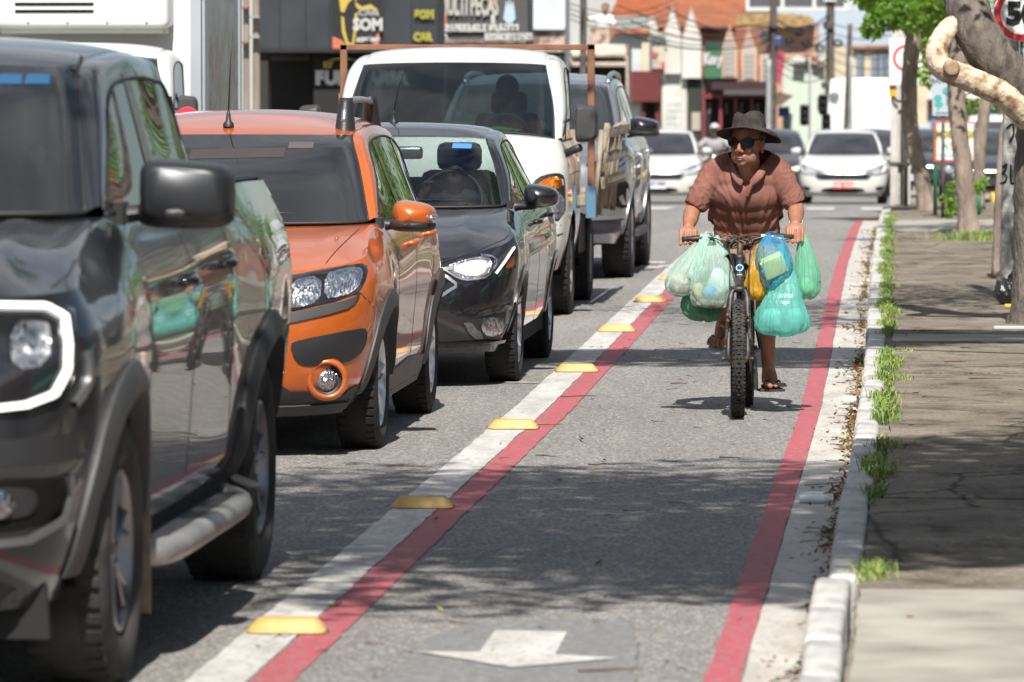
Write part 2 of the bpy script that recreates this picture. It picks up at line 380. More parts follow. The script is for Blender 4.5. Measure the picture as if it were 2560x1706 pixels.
for a in ((-2.50,49.05,.16,.45),(-2.44,47.85,.14,.4),(-2.36,30.25,.2,.07)):
    flat_poly('lane_tick', [(a[0],a[1]),(a[0]+a[2],a[1]),(a[0]+a[2],a[1]+a[3]),(a[0],a[1]+a[3])], .005, M_WHITE)

# ------------------------------------------------------------------ pavement: kerb stones, slabs, joints of earth
PZ = .13
rnd = random.Random(11)
bm = B(); Y = [2,10,20,30,40,50,55,60,65,70,74]
grid(bm, [[V(x, y, zg(y)+PZ-.02) for x in (-.20+min(0,shift(y)), 2, 5.2)] for y in Y], flip=True)
pav = struct('pavement', bm, M_EARTH)
y = 6.0
while y < 66:
    L = rnd.uniform(.85,1.05) if y < 40 else rnd.uniform(1.6,2.0)
    near = y < 16.55
    dx = (-.035 if near else 0) + rnd.uniform(-.006,.006) + shift(y)*.95
    dz = rnd.uniform(-.006,.006) + (-.004 if near else 0); w = .115 + rnd.uniform(-.006,.004) + (.0 if near else 0)
    bm = B(); box(bm, (0,0,0), (w, L-.008, .24))
    bmesh.ops.subdivide_edges(bm, edges=[e for e in bm.edges if abs((e.verts[0].co-e.verts[1].co).y) > .3], cuts=5)
    for v in bm.verts:
        v.co.x += rnd.uniform(-.0015,.0015); v.co.z += rnd.uniform(-.0015,.0015)
    bevel(bm, .022, 3, 40)
    o = obj('kerb_stone', bm, M_KERB, pav, sharp=50, loc=(-.298+w/2+dx, y+L/2, zg(y)+PZ+.004-.12+dz))
    o.rotation_euler = (rnd.uniform(-.002,.002), rnd.uniform(-.01,.01), rnd.uniform(-.004,.004))
    y += L
def slab(x0, x1, y0, y1, m, z=0.0, jit=.012, seed=0):
    r = random.Random(seed); bm = B()
    nx, ny = max(2, int((x1-x0)/.4)), max(2, int((y1-y0)/.4))
    def edge(a, b_, n, ax):
        P = []
        for k in range(n):
            t = k/n; p = a.lerp(b_, t)
            if k: p[ax] += r.uniform(-jit, jit)
            P.append(p)
        return P
    a, b_, c, d = V(x0,y0,0), V(x1,y0,0), V(x1,y1,0), V(x0,y1,0)
    P = edge(a,b_,nx*2,1)+edge(b_,c,ny*2,0)+edge(c,d,nx*2,1)+edge(d,a,ny*2,0)
    top = [bm.verts.new((p.x,p.y,zg(p.y)+PZ+z)) for p in P]; bot = [bm.verts.new((p.x,p.y,zg(p.y)+PZ-.06)) for p in P]
    bm.faces.new(top)
    for i in range(len(P)): bm.faces.new((bot[i],bot[(i+1)%len(P)],top[(i+1)%len(P)],top[i]))
    bmesh.ops.recalc_face_normals(bm, faces=bm.faces)
    return obj('slab', bm, m, pav)
xs0 = -.185
cuts = [(4,16.86,M_SLABN,.012),(16.89,20.6,M_SLAB,0),(20.63,24.3,M_SLAB,.004),(24.325,29.15,M_SLAB,-.002),(29.19,32.35,M_SLAB,.003),(32.43,33.25,M_SLABN,.008),(33.30,37.4,M_SLAB,0),(37.45,41,M_SLAB,.004),(41.06,45.5,M_SLAB,0),(45.56,50,M_SLAB,.004),(50.05,55,M_SLAB,0),(55.1,60,M_SLABN,.004),(60.1,66,M_SLAB,0),(66.1,73,M_SLAB,.003)]
for k, (a, b_, m, z) in enumerate(cuts):
    inset = .05 if 17 < a < 60 else 0.0
    for j, (xa, xb) in enumerate(((xs0+inset, 1.9),(1.925, 5.1))):
        if 33 < a < 34 and j == 0: xb = 1.25
        slab(xa+shift(a)*.9 if j == 0 else xa, xb, a, b_, m, z+rnd.uniform(-.002,.002), .006, k*7+j)

# ------------------------------------------------------------------ grass in the kerb joint, litter in the gutter
def grass_blades(bm, x, y, h, n, sx, sy, r):
    for _ in range(n):
        bx, by = x+r.gauss(0,sx), y+r.gauss(0,sy); a = r.uniform(0,2*pi); w = r.uniform(.0018,.0036); hh = h*r.uniform(.45,1.15); ln = hh*r.uniform(.25,1.0)
        d = V(cos(a), sin(a), 0); p = V(-sin(a)*w, cos(a)*w, 0); z0 = zg(by)+PZ-.01; o_ = V(bx,by,z0)
        v = [bm.verts.new(q) for q in (o_-p, o_+p, o_+p*.8+d*ln*.35+V(0,0,hh*.65), o_-p*.8+d*ln*.35+V(0,0,hh*.65), o_+d*ln+V(0,0,hh*r.uniform(.75,1.0)))]
        mi = 1 if r.random() < .16 else 0
        for f in (bm.faces.new((v[0],v[1],v[2],v[3])), bm.faces.new((v[3],v[2],v[4]))): f.material_index = mi
M_GRASS = mat('grass_blade', (.085,.17,.03), .6, col2=(.23,.31,.07), vscale=6, spec=.35, detail=6, lo=.4, hi=.6)
M_DRY = mat('grass_dry', (.22,.19,.08), .8, col2=(.32,.27,.13), vscale=20)
r = random.Random(5); bm = B(); y = 17.0
patches = [(17.15,17.6,.9),(20.3,22.1,1.0),(22.1,24.2,.7),(25.2,31.9,1.0),(33.4,38.5,1.15),(38.5,46,.9),(46,63,.8)]
for a, b_, den in patches:
    y = a
    while y < b_:
        k = max(0, min(1, .5+.9*sin(y*2.9)*sin(y*1.17+1)+.35*sin(y*7.3)))
        n = int(78*den*k*k)+(8 if r.random() < .6 else 0); grass_blades(bm, -.165+shift(y)+.016*sin(y*3), y, .026+.048*k*den*r.uniform(.6,1.2), n, .010+.020*k, .045, r)
        y += .09 if y < 40 else .12
for x, y, n, h, sx, sy in ((-.09,28.6,60,.045,.03,.10),(-.08,31.4,50,.04,.03,.08),(1.05,33.5,60,.06,.06,.06),(1.18,46.8,160,.10,.14,.15),(.62,52,900,.12,.22,.2),(.85,53,500,.10,.25,.2),(-.10,23.4,60,.05,.03,.1),(1.0,38.8,100,.07,.12,.2),(1.55,27.4,240,.16,.10,.22),(1.6,25.8,140,.07,.10,.2),(1.2,44.3,200,.09,.16,.2)):
    grass_blades(bm, x, y, h, n, sx, sy, r)
g = obj('grass', bm, mats=[M_GRASS, M_DRY]); tag(g, 'bright green grass growing in the joint behind the white kerb', kind='stuff')
LEAF_M = [mat('dry_leaf_brown', (.20,.095,.04), .7, var=.5, vscale=20), mat('dry_leaf_dark', (.085,.045,.025), .8, var=.4, vscale=20), mat('dry_leaf_yellow', (.38,.33,.07), .6, var=.3, vscale=20), mat('dry_leaf_green', (.20,.30,.06), .6, var=.3, vscale=20), mat('paper_scrap', (.6,.6,.58), .8)]
def add_leaf(bm, x, y, z, L, mi, r, flat=.35):
    a = r.uniform(0,2*pi); w = L*r.uniform(.28,.45); tx, ty = r.gauss(0,flat), r.gauss(0,flat)
    R_ = Matrix.Rotation(a,3,'Z') @ Matrix.Rotation(tx,3,'X') @ Matrix.Rotation(ty,3,'Y')
    q = [(-.5*L,0,0),(-.2*L,w*.5,.06*L),(.2*L,w*.42,.08*L),(.5*L,0,.03*L),(.2*L,-w*.42,.08*L),(-.2*L,-w*.5,.06*L)]
    c = bm.verts.new(V(x,y,z)+R_ @ V(0,0,-.02*L)); vs = [bm.verts.new(V(x,y,z)+R_ @ V(*p)) for p in q]
    for i in range(6):
        f = bm.faces.new((vs[i],vs[(i+1)%6],c)); f.material_index = mi
def add_twig(bm, x, y, z, L, r, mi=1, rad=.003):
    a = r.uniform(-.5,.5)+(0 if r.random() < .7 else pi/2); P = [V(x,y,z+rad)+V(cos(a)*L*(t-.5), sin(a)*L*(t-.5)+r.gauss(0,.01), r.uniform(0,.008)) for t in (0,.3,.6,1)]
    n0 = len(bm.faces); tube(bm, P, [rad, rad, rad*.8, rad*.4], 4); bm.faces.ensure_lookup_table()
    for f in bm.faces[n0:]: f.material_index = mi
r = random.Random(21); bm = B(); y = 12.0
while y < 60:
    k = max(0, sin(y*1.9+.4)*sin(y*.73)) + (.55 if 25 < y < 33 else .15)
    for _ in range(int(15*k)):
        e = abs(r.gauss(0,.028)) if r.random() < .9 else r.uniform(0,.16); add_leaf(bm, -.312+shift(y)-e, y+r.uniform(-.1,.1), .008+r.uniform(0,.025)*(1-min(1,e*12)), r.uniform(.018,.045), r.choices((0,1,2,3,4),(5,7,1.2,1,.25))[0], r, .5)
    if r.random() < .28*k+.05: add_twig(bm, -.345-abs(r.gauss(0,.04))+shift(y), y, .006, r.uniform(.05,.13), r, 1, .002)
    y += .13
g = obj('fallen_leaves', bm, mats=LEAF_M); tag(g, 'brown dry leaves and twigs heaped against the kerb in the gutter', kind='stuff')
bm = B()
for _ in range(60): add_leaf(bm, r.uniform(-1.75,-.6), 14+26*r.random()**1.3, .01, r.uniform(.025,.05), r.choices((0,1,2,3),(2,2,2,4))[0], r, .15)
for _ in range(70): add_leaf(bm, r.uniform(-.1,1.9), r.uniform(15,42), PZ+.012, r.uniform(.02,.055), r.choices((0,1,2,3,4),(4,4,2,2,1.5))[0], r, .15)
for x, y, L in ((-1.90,26.6,.26),(-1.62,25.6,.22),(-1.7,24.4,.12),(-1.42,23.9,.12),(-1.84,28.9,.2),(-1.35,30.1,.1),(-.86,24.4,.10),(-1.92,17.6,.15),(-1.9,21.0,.12),(-1.55,23.0,.1),(.95,31.9,.3),(.7,31.6,.4),(.3,31.7,.12),(1.0,34.0,.15),(.2,30.2,.12),(.35,28.6,.18),(.1,33.7,.2),(-1.05,17.9,.06),(-.9,15.7,.2)):
    add_twig(bm, x, y, PZ if x > -.2 else .005, L, r, 1 if L < .25 else 0, .005 if L > .2 else .0035)
for _ in range(50): add_twig(bm, r.uniform(-2.1,-.55), r.uniform(15,36), .005, r.uniform(.03,.08), r, 1, .002)
g = obj('leaf_litter', bm, mats=LEAF_M); tag(g, 'scattered leaves and twigs on the bike lane and pavement', kind='stuff')
bm = B()
for _ in range(900):
    a, q = r.uniform(0,2*pi), sqrt(r.random()); x, y = 1.62+.75*q*cos(a), 35.0+1.35*q*sin(a); s = r.uniform(.008,.022)
    z = zg(y)+PZ+.10*max(0,1-q*q)
    n0 = len(bm.verts); v = bmesh.ops.create_icosphere(bm, subdivisions=1, radius=s)['verts']
    for w_ in v: w_.co = V(w_.co.x*r.uniform(.8,1.3), w_.co.y, w_.co.z*.7)+V(x,y,z)
g = obj('gravel', bm, mat('grit', (.20,.185,.165), .95, var=.5, vscale=25)); tag(g, 'grey grit heaped round the foot of the street tree', kind='stuff')
bm = B(); rows = []
for j in range(10):
    q = j/9; rows.append([V(1.62+.8*q*cos(a), 35+1.45*q*sin(a), PZ-.005+.10*max(0,1-q*q)+.006*sin(a*7+j)) for a in [2*pi*k/28 for k in range(28)]])
grid(bm, rows, closed=True); struct('earth_mound', bm, M_EARTH, smooth=True)

# ------------------------------------------------------------------ yellow lane studs
M_YEL = mat('stud_yellow_paint', (.40,.245,.06), .65, var=.0, col2=(.50,.35,.14), vscale=9, detail=6, bump=.15, bscale=40, lo=.3, hi=.7)
M_RUB = mat('stud_foot_dark', (.05,.045,.04), .9)  # even dark colour for the base under the yellow body
def stud():
    t = thing('lane_stud', 'x', 'road stud')
    bm = B(); n = 9; rows = []
    for k, (lx, ly, z) in enumerate(((.128,.078,.004),(.126,.076,.010),(.108,.060,.030),(.096,.050,.042),(.088,.043,.046))):
        ring = []
        for i in range(40):
            a = 2*pi*i/40; c, s = cos(a), sin(a); e = .42
            ring.append(V(lx*abs(c)**e*(1 if c >= 0 else -1), ly*abs(s)**e*(1 if s >= 0 else -1), z))
        rows.append(ring)
    R_ = grid(bm, rows, closed=True); bm.faces.new(R_[-1]); bmesh.ops.recalc_face_normals(bm, faces=bm.faces)
    obj('body', bm, M_YEL, t, sharp=24)
    bm = B(); prism(bm, [(.131*cos(2*pi*i/32)*(1.0 if abs(cos(2*pi*i/32))<.5 else 1.0), (.0765)*sin(2*pi*i/32)) for i in range(32)], .006, 'xy', .0045); obj('foot', bm, M_RUB, t)
    return t
SL = ['yellow lane stud nearest the camera, beside the white arrow in the bike lane','second yellow lane stud from the camera, in tree shade beside the grey pickup rear wheel','third yellow lane stud from the camera, sunlit in front of the orange car','fourth yellow lane stud from the camera, beside the front wheel of the black hatchback','fifth yellow lane stud from the camera, level with the rear wheel of the black hatchback','sixth yellow lane stud, in a strip of shade beside the white flatbed truck','farthest yellow lane stud, half hidden behind the cyclist’s carrier bags']
proto = stud()
for k, (x, y) in enumerate(((-2.004,16.75),(-2.023,21.58),(-2.019,26.37),(-2.025,31.39),(-2.064,36.23),(-2.07,40.86),(-2.09,45.2))):
    o = proto if k == 0 else copy_tree(proto); o.location = (x+.015, y, .004); o.rotation_euler.z = (.02,-.03,.015,.05,-.02,.03,0)[k]
    tag(o, SL[k].replace('’',"'"), 'road stud', 'yellow studs along the white lane line')
# ================================================================== TREES, POLES, SIGNS ON THE PAVEMENT
def sv(u, v, y):
    """survey note: bearing u, elevation v (read off the picture's grid) at the distance y along the street -> world point"""
    return V((u-2115)*y/12300, y, 1.78-(v-160)*y/12300)
M_BARK = mat('grey_bark', (.065,.054,.046), .95, col2=(.15,.128,.108), vscale=16, detail=10, bump=1.0, bscale=38, stretch=(1,1,.35))
M_BARK2 = mat('brown_bark', (.15,.115,.09), .95, col2=(.28,.23,.185), vscale=9, detail=10, bump=1.0, bscale=30, stretch=(1,1,.3))
M_PALE = mat('peeled_wood', (.52,.43,.32), .85, col2=(.20,.11,.055), vscale=13, detail=10, bump=.5, bscale=30, lo=.47, hi=.66)
M_CUT = mat('cut_wood', (.20,.13,.08), .9, col2=(.34,.235,.15), vscale=22, detail=6)
def leaf_mat(name, col, col2):
    m = mat(name, col, .5, col2=col2, vscale=.9, detail=5, spec=.4, lo=.35, hi=.65); N, L = nodes(m); b = N['Principled BSDF']
    tr = N.new('ShaderNodeBsdfTranslucent'); tr.inputs[0].default_value = (col2[0]*1.5, col2[1]*1.7, col2[2]*.8, 1)
    ms = N.new('ShaderNodeMixShader'); ms.inputs[0].default_value = .30
    o = [n for n in N if n.type == 'OUTPUT_MATERIAL'][0]
    L.new(b.outputs[0], ms.inputs[1]); L.new(tr.outputs[0], ms.inputs[2]); L.new(ms.outputs[0], o.inputs[0]); return m
M_LEAF = leaf_mat('leaf_green', (.045,.10,.018), (.13,.22,.03))
M_LEAF2 = leaf_mat('leaf_bright', (.07,.15,.025), (.20,.32,.05))
def leaf_cloud(verts, faces, c, rad, n, size, r, shell=.55):
    for _ in range(n):
        while True:
            p = V(r.uniform(-1,1), r.uniform(-1,1), r.uniform(-1,1))
            if p.length <= 1 and (p.length > shell or r.random() < .35): break
        q = V(c[0]+p.x*rad[0], c[1]+p.y*rad[1], c[2]+p.z*rad[2])
        s = size*r.uniform(.6,1.25); d = V(r.gauss(0,1), r.gauss(0,1), r.gauss(-.25,.6)).normalized(); n_ = V(r.gauss(0,.7), r.gauss(0,.7), 1).normalized()
        u = d; w = n_.cross(u); w = w.normalized() if w.length > 1e-3 else V(1,0,0); k = len(verts)
        verts += [q-u*s*.5, q+w*s*.25, q+u*s*.5-V(0,0,s*.10), q-w*s*.25]
        faces.append((k,k+1,k+2,k+3))
def limb(bm, P, R, seg=12, nub=0.0, r=None, n=None):
    Q = spline(P, n or len(P)*5); m = len(Q); rr = [cat([V(x,0,0) for x in R], (len(R)-1)*i/(m-1)).x for i in range(m)]
    ring = tube(bm, Q, rr, seg)
    if nub and r:
        for g in ring:
            for v in g:
                c = sum((x.co for x in g), V(0,0,0))/len(g); v.co = c+(v.co-c)*(1+r.uniform(-nub,nub))
def tree(name, label, base, limbs, clouds, bark, leafm, seed, leaf=.10, group=None, parts_extra=None):
    r = random.Random(seed); t = thing(name, label, 'tree', base, 0, group)
    bm = B(); o = V(*base)
    limb(bm, [V(*p)-o for p in limbs[0][0]], limbs[0][1], 14, .07, r); tr = obj('trunk', bm, bark, t, smooth=True)
    for P, R in limbs[1:]:
        bm = B(); limb(bm, [V(*p)-o for p in P], R, 12, .06, r); obj('limb', bm, bark, t, smooth=True)
    if clouds:
        vs, fs = [], []
        for c, rad, n in clouds: leaf_cloud(vs, fs, V(*c)-o, rad, n, leaf, r)
        obj('crown', (vs, [], fs), leafm, t)
    return t
def clump(c, rad, total, k, r, sub=.42):
    """an uneven crown: k leaf clumps spread through an ellipsoid"""
    out = []
    for _ in range(k):
        while True:
            p = V(r.uniform(-1,1), r.uniform(-1,1), r.uniform(-1,1))
            if p.length < 1: break
        f = r.uniform(.6,1.25)*sub
        out.append(((c[0]+p.x*rad[0]*.8, c[1]+p.y*rad[1]*.8, c[2]+p.z*rad[2]*.75), (rad[0]*f, rad[1]*f, rad[2]*f*.8), int(total/k*f/sub)))
    return out
rt = random.Random(31)
# big tree at the right edge: grey trunk, leaning limb and a peeled, sawn-off branch
b0 = (.76,35.0,.12)
t1 = tree('street_tree', 'big grey-barked tree at the right edge, with a peeled and sawn-off branch', b0,
     [([(.78,35,.10),(.76,35,.35),(.745,35,.8),(.76,35,1.25),(.80,35,1.62),(.95,35.1,2.2),(1.15,35.2,3.2),(1.2,35.4,4.2)],[.24,.165,.145,.14,.155,.13,.12,.07]),
      ([(.82,35.02,1.40),(.66,34.9,1.64),(.47,34.8,1.85),(.345,34.8,2.05),(.27,34.9,2.28),(.20,35,2.6),(.0,35.1,3.3),(-.4,35,4.2)],[.155,.16,.155,.145,.14,.13,.10,.05])],
     clump((.3,35.4,4.9),(2.6,2.6,1.5),5200,22,rt), M_BARK, M_LEAF, 1, leaf=.11, group='trees along the pavement')
r = random.Random(8); bm = B(); limb(bm, [V(.70,34.75,1.45),V(.55,34.65,1.60),V(.38,34.6,1.69),V(.22,34.6,1.755),V(.13,34.6,1.80),V(.10,34.62,1.89),V(.135,34.68,1.98),V(.20,34.76,2.06),V(.30,34.82,2.12)], [.080,.084,.082,.080,.076,.074,.070,.066,.05], 14, .05, r)
for v in bm.verts: v.co -= V(*b0)
pb = obj('peeled_branch', bm, M_PALE, t1, smooth=True)
bm = B(); Rm = Matrix.Rotation(pi/2,4,'X') @ Matrix.Rotation(.25,4,'Y'); lathe(bm, [(.056,-.05),(.053,.05),(.047,.060),(.03,.058),(.001,.063)], c=V(.19,34.55,1.79)-V(*b0), seg=20, mtx=Rm); obj('sawn_stub', bm, M_CUT, pb, smooth=True)
# second tree: slender leaning trunk beyond the crossing corner
B2 = sv(2132,495,66); 
t2 = tree('street_tree', 'slender leaning tree before the concrete post, green leaves over the crossing', tuple(B2),
     [([tuple(sv(2132,497,66)),tuple(sv(2126,455,66)),tuple(sv(2117,400,66)),tuple(sv(2098,325,66)),tuple(sv(2089,255,66)),tuple(sv(2090,175,66)),tuple(sv(2097,95,66)),tuple(sv(2104,10,66)),tuple(sv(2112,-120,66))],[.15,.105,.10,.098,.10,.10,.095,.085,.06]),
      ([tuple(sv(2097,95,66)),tuple(sv(2060,40,65.5)),tuple(sv(2010,-10,65))],[.05,.035,.02]),([tuple(sv(2099,60,66)),tuple(sv(2140,10,66)),tuple(sv(2180,-60,66))],[.05,.035,.02])],
     [(tuple(sv(u,v,y)),(a,b_,c),n) for u,v,y,a,b_,c,n in [(2010,70,64,0.16,0.4,0.13,65),(2040,40,64,0.22,0.4,0.18,130),(2000,60,64,0.1,0.3,0.1,40),(2075,30,64,0.28,0.5,0.22,210),(2125,40,65,0.3,0.6,0.26,210),(2020,5,65,0.25,0.6,0.2,190),(2160,20,65,0.3,0.6,0.3,210),(2150,110,67,0.25,0.4,0.2,100),(2130,165,68,0.22,0.4,0.2,70),(2165,75,67,0.25,0.5,0.22,130),(2200,30,66,0.3,0.6,0.4,150),(2100,-50,65,0.9,1.2,0.5,800),(2010,-60,65,0.7,1.0,0.4,450)]],
     M_BARK2, M_LEAF2, 2, leaf=.145, group='trees along the pavement')
t3 = tree('street_tree', 'bare straight trunk standing in a grass patch in front of the estate agent sign', tuple(sv(2226,545,53.5)),
     [([tuple(sv(2227,548,53.5)),tuple(sv(2224,500,53.5)),tuple(sv(2218,430,53.5)),tuple(sv(2208,340,53.5)),tuple(sv(2199,250,53.5)),tuple(sv(2196,180,53.5)),tuple(sv(2205,90,53.5)),tuple(sv(2220,-20,53.5)),tuple(sv(2230,-160,53.5))],[.14,.105,.095,.09,.088,.088,.08,.075,.05])],
     clump(tuple(sv(2230,-170,53.5)),(1.6,2.0,.9),2600,12,rt), M_BARK2, M_LEAF, 3, leaf=.11, group='trees along the pavement')
tree('street_tree', 'thin dark trunk behind the bare straight trunk, holding a green roadside post', tuple(sv(2250,470,64)),
     [([tuple(sv(2248,480,64)),tuple(sv(2250,400,64)),tuple(sv(2252,330,64)),tuple(sv(2262,250,64)),tuple(sv(2275,170,64)),tuple(sv(2280,60,64))],[.08,.07,.07,.07,.06,.04])],
     [(tuple(sv(2245,215,66)),(.25,.4,.3),160),(tuple(sv(2225,150,66)),(.3,.4,.3),160)], M_BARK2, M_LEAF2, 4, leaf=.11, group='trees along the pavement')
tree('street_tree', 'thin brown trunk close beside the white painted pole with black scrawl', tuple(sv(2292,628,42.5)),
     [([tuple(sv(2288,632,42.5)),tuple(sv(2291,540,42.5)),tuple(sv(2296,430,42.5)),tuple(sv(2306,300,42.5)),tuple(sv(2338,200,42.5)),tuple(sv(2400,40,42.5))],[.035,.032,.032,.032,.03,.02])], [], M_BARK2, M_LEAF, 5, group='trees along the pavement')
# shrub shoots at the foot of the third tree
r = random.Random(77); t = thing('young_shrub', 'small bright green shrub sprouting between the green post and the bare trunk', 'shrub', tuple(sv(2188,500,58)))
vs, fs = [], []; o = sv(2188,500,58)
for u, v, k in ((2180,455,50),(2190,430,40),(2195,470,60),(2185,485,50),(2200,405,18),(2250,430,40),(2258,420,25)): leaf_cloud(vs, fs, sv(u,v,58)-o, (.07,.15,.08), k, .085, r)
obj('foliage', (vs,[],fs), M_LEAF2, t); bm = B(); tube(bm, [V(0,0,0), V(.02,0,.25), V(0,0,.5)], [.012,.01,.005], 5); obj('stem', bm, M_BARK2, t)
# trees nearer the camera whose crowns hang above the picture and shade the lane
def shade_tree(label, base, crown_c, rad, n, k, seed):
    rr = random.Random(seed)
    return tree('street_tree', label, base, [([(base[0],base[1],base[2]),(base[0]-.05,base[1],1.2),(base[0]-.15,base[1],2.2),(crown_c[0]*.5+base[0]*.5,crown_c[1],crown_c[2]-.6)],[.2,.15,.14,.07]),
        ([(base[0]-.15,base[1],2.2),(base[0]-1.0,base[1]+.5,3.2),(crown_c[0]-1.0,crown_c[1]+1,crown_c[2])],[.10,.07,.03]),([(base[0]-.15,base[1],2.2),(base[0]-.6,base[1]-.8,3.4),(crown_c[0],crown_c[1]-1.5,crown_c[2]+.2)],[.09,.06,.03])],
        clump(crown_c, rad, n, k, rr, .30), M_BARK, M_LEAF, seed, leaf=.15, group='trees along the pavement')
SHADE = [('shady tree on the pavement nearest the camera, its crown over the bike lane',(2.3,15.5,.12),(.4,14.3,8.0),(3.7,3.6,1.5),36000,66,101),
         ('shady tree on the pavement level with the orange car, crown over the kerb',(2.8,28.6,.12),(.1,26.8,8.0),(2.9,1.1,1.0),11000,24,102),
         ('shady tree set back on the pavement, level with the black hatchback',(4.0,19.5,.12),(2.9,15.4,7.8),(2.7,4.6,1.5),38000,66,103)]
SHADE += [('bushy tree beyond the crossing on the right of the side street',(5.2,72,.0),(5.0,72,4.8),(2.8,5,3.3),9000,40,104),
          ('leafy tree farther along the right side of the street',(5.6,90,-.5),(5.2,90,4.6),(2.8,6,3.6),9000,40,105)]
for a in SHADE: shade_tree(*a)
# ------------------------------------------------------------------ poles and signs
M_CONC = mat('pole_concrete', (.40,.385,.36), .9, col2=(.50,.48,.455), vscale=6, detail=8, bump=.3, bscale=40)
M_CONCD = mat('pole_concrete_dark', (.05,.044,.04), .9, col2=(.10,.087,.078), vscale=6, detail=6)
M_LIME = mat('limewashed_pole', (.40,.39,.375), .9, col2=(.12,.115,.11), vscale=11, detail=9, bump=.4, bscale=40, lo=.52, hi=.72)
M_DARKW = mat('cable_black', (.012,.012,.013), .6)
t = thing('concrete_post', 'pale grooved concrete post on the corner beside the white sedan', 'pole', tuple(sv(2070,492,71)))
bm = B()
for sx in (-.083,.083): box(bm, (sx,0,1.9), (.105,.22,3.9), taper=.75)
box(bm, (0,.02,1.9), (.10,.12,3.9)); bevel(bm,.012,2); obj('shaft', bm, M_CONC, t, sharp=40)
bm = B()
bm.free()
for z in (.68,1.9): obj('steel_band', bbox((0,-.01,z), (.29,.25,.03), .004), M_CONCD, t)
bm = B(); tube(bm, spline([V(-.10,-.13,2.2), V(-.14,-.16,1.75), V(-.05,-.16,1.5), V(.10,-.15,1.6), V(.12,-.14,1.9)], 20), .018, 6); tube(bm, [V(.02,-.12,0), V(.02,-.12,1.5)], .015, 5); obj('cable', bm, M_DARKW, t, smooth=True)
def post_sign(name, label, catg, u, v, y, w, h, post=None, face=None, depth=.02, rz=0.0):
    p = sv(u, v, y); t = thing(name, label, catg, tuple(p), rz); obj('panel', bbox((0,0,0), (w,depth,h), .006), face, t)
    if post:
        for px in post[0]:
            bm = B(); zg_ = zg(y)+.12-p.z; tube(bm, [V(px,.03,zg_), V(px,.03,post[1])], post[2], 10); obj('post', bm, post[3], t, smooth=True)
    return t
M_SIGNW = mat('sign_white', (.64,.65,.66), .5)
M_SIGNR = mat('sign_red', (.55,.03,.035), .45)
M_SIGNK = mat('sign_black', (.015,.015,.016), .5)
def ring(bm, r0, r1, y=-.014, d=.004, c=(0,0)):
    n = 48; rows = []
    for r_, yy in ((r0,y),(r1,y)): rows.append([V(c[0]+r_*cos(2*pi*k/n), yy, c[1]+r_*sin(2*pi*k/n)) for k in range(n)])
    rows = [[p+V(0,d,0) for p in rows[0]], rows[0], rows[1], [p+V(0,d,0) for p in rows[1]]]
    grid(bm, rows, closed=True); bmesh.ops.recalc_face_normals(bm, faces=bm.faces)
t = post_sign('restriction_sign', 'white sign panel with a red ring behind the leaning tree trunk', 'road sign', 2082,143,69, .43,.60, ([0],-.3,.03,M_CONCD), M_SIGNW)
bm = B(); ring(bm, .135, .17, c=(0,.05)); obj('red_ring', bm, M_SIGNR, t)
bm = B(); box(bm, (-.02,-.014,.05), (.05,.004,.15)); box(bm, (.04,-.014,.07), (.05,.004,.05)); obj('pictogram', bm, mat('sign_grey', (.25,.25,.26), .5), t)
obj('backing_plate', bbox((-.17,.05,-.33), (.09,.02,.22), .004), mat('sign_orange', (.65,.30,.03), .5), t)
t = post_sign('speed_limit_sign', 'round red-ringed speed limit sign reading 50 at the top right edge', 'road sign', 2345,32,38.15, .02,.02, ([0],.1,.01,M_CONCD), M_SIGNW)
bm = B(); lathe(bm, [(.001,-.012),(.198,-.012),(.2,0),(.198,.012),(.001,.012)], axis='y', seg=48); obj('disc', bm, M_SIGNW, t, sharp=40)
bm = B(); ring(bm, .150, .194, y=-.018, d=.006); obj('red_ring', bm, M_SIGNR, t)
text_mesh('50', .215, M_SIGNK, t, Matrix.Translation((.0,-.016,-.01)) @ FACE, 'numeral', .002, .012)
# green tree-nursery board
t = post_sign('notice_board', 'pale blue-grey board with a teal tree picture, left of the bare trunk', 'sign', 2167,213,61, .245,.53, ([0],-.2,.02,M_CONCD), mat('board_bluegrey', (.34,.40,.44), .5))
M_TEAL = mat('print_teal', (.05,.30,.30), .5); M_INK = mat('print_ink', (.09,.11,.15), .5)
text_mesh('ADOTE', .075, M_INK, t, Matrix.Translation((.0,-.013,.21)) @ FACE, 'heading', .001, .002); text_mesh('BANCO', .075, M_INK, t, Matrix.Translation((.0,-.013,.13)) @ FACE, 'heading', .001, .002)
bm = B(); prism(bm, oval(.04,.02,.05,.04), .004, 'xz', -.016); prism(bm, oval(-.06,-.06,.045,.035), .004, 'xz', -.0165); prism(bm, oval(-.05,-.13,.05,.03), .004, 'xz', -.017); prism(bm, [(-.065,-.2),(-.045,-.2),(-.05,-.02),(-.06,-.02)], .004, 'xz', -.018); obj('tree_print', bm, M_TEAL, t)
bm = B(); prism(bm, [(.035,-.14),(.045,-.14),(.045,0),(.035,0)], .004, 'xz', -.0185); prism(bm, [(-.09,-.235),(.09,-.235),(.09,-.225),(-.09,-.225)], .003,'xz',-.0155); obj('trunk_print', bm, M_INK, t)
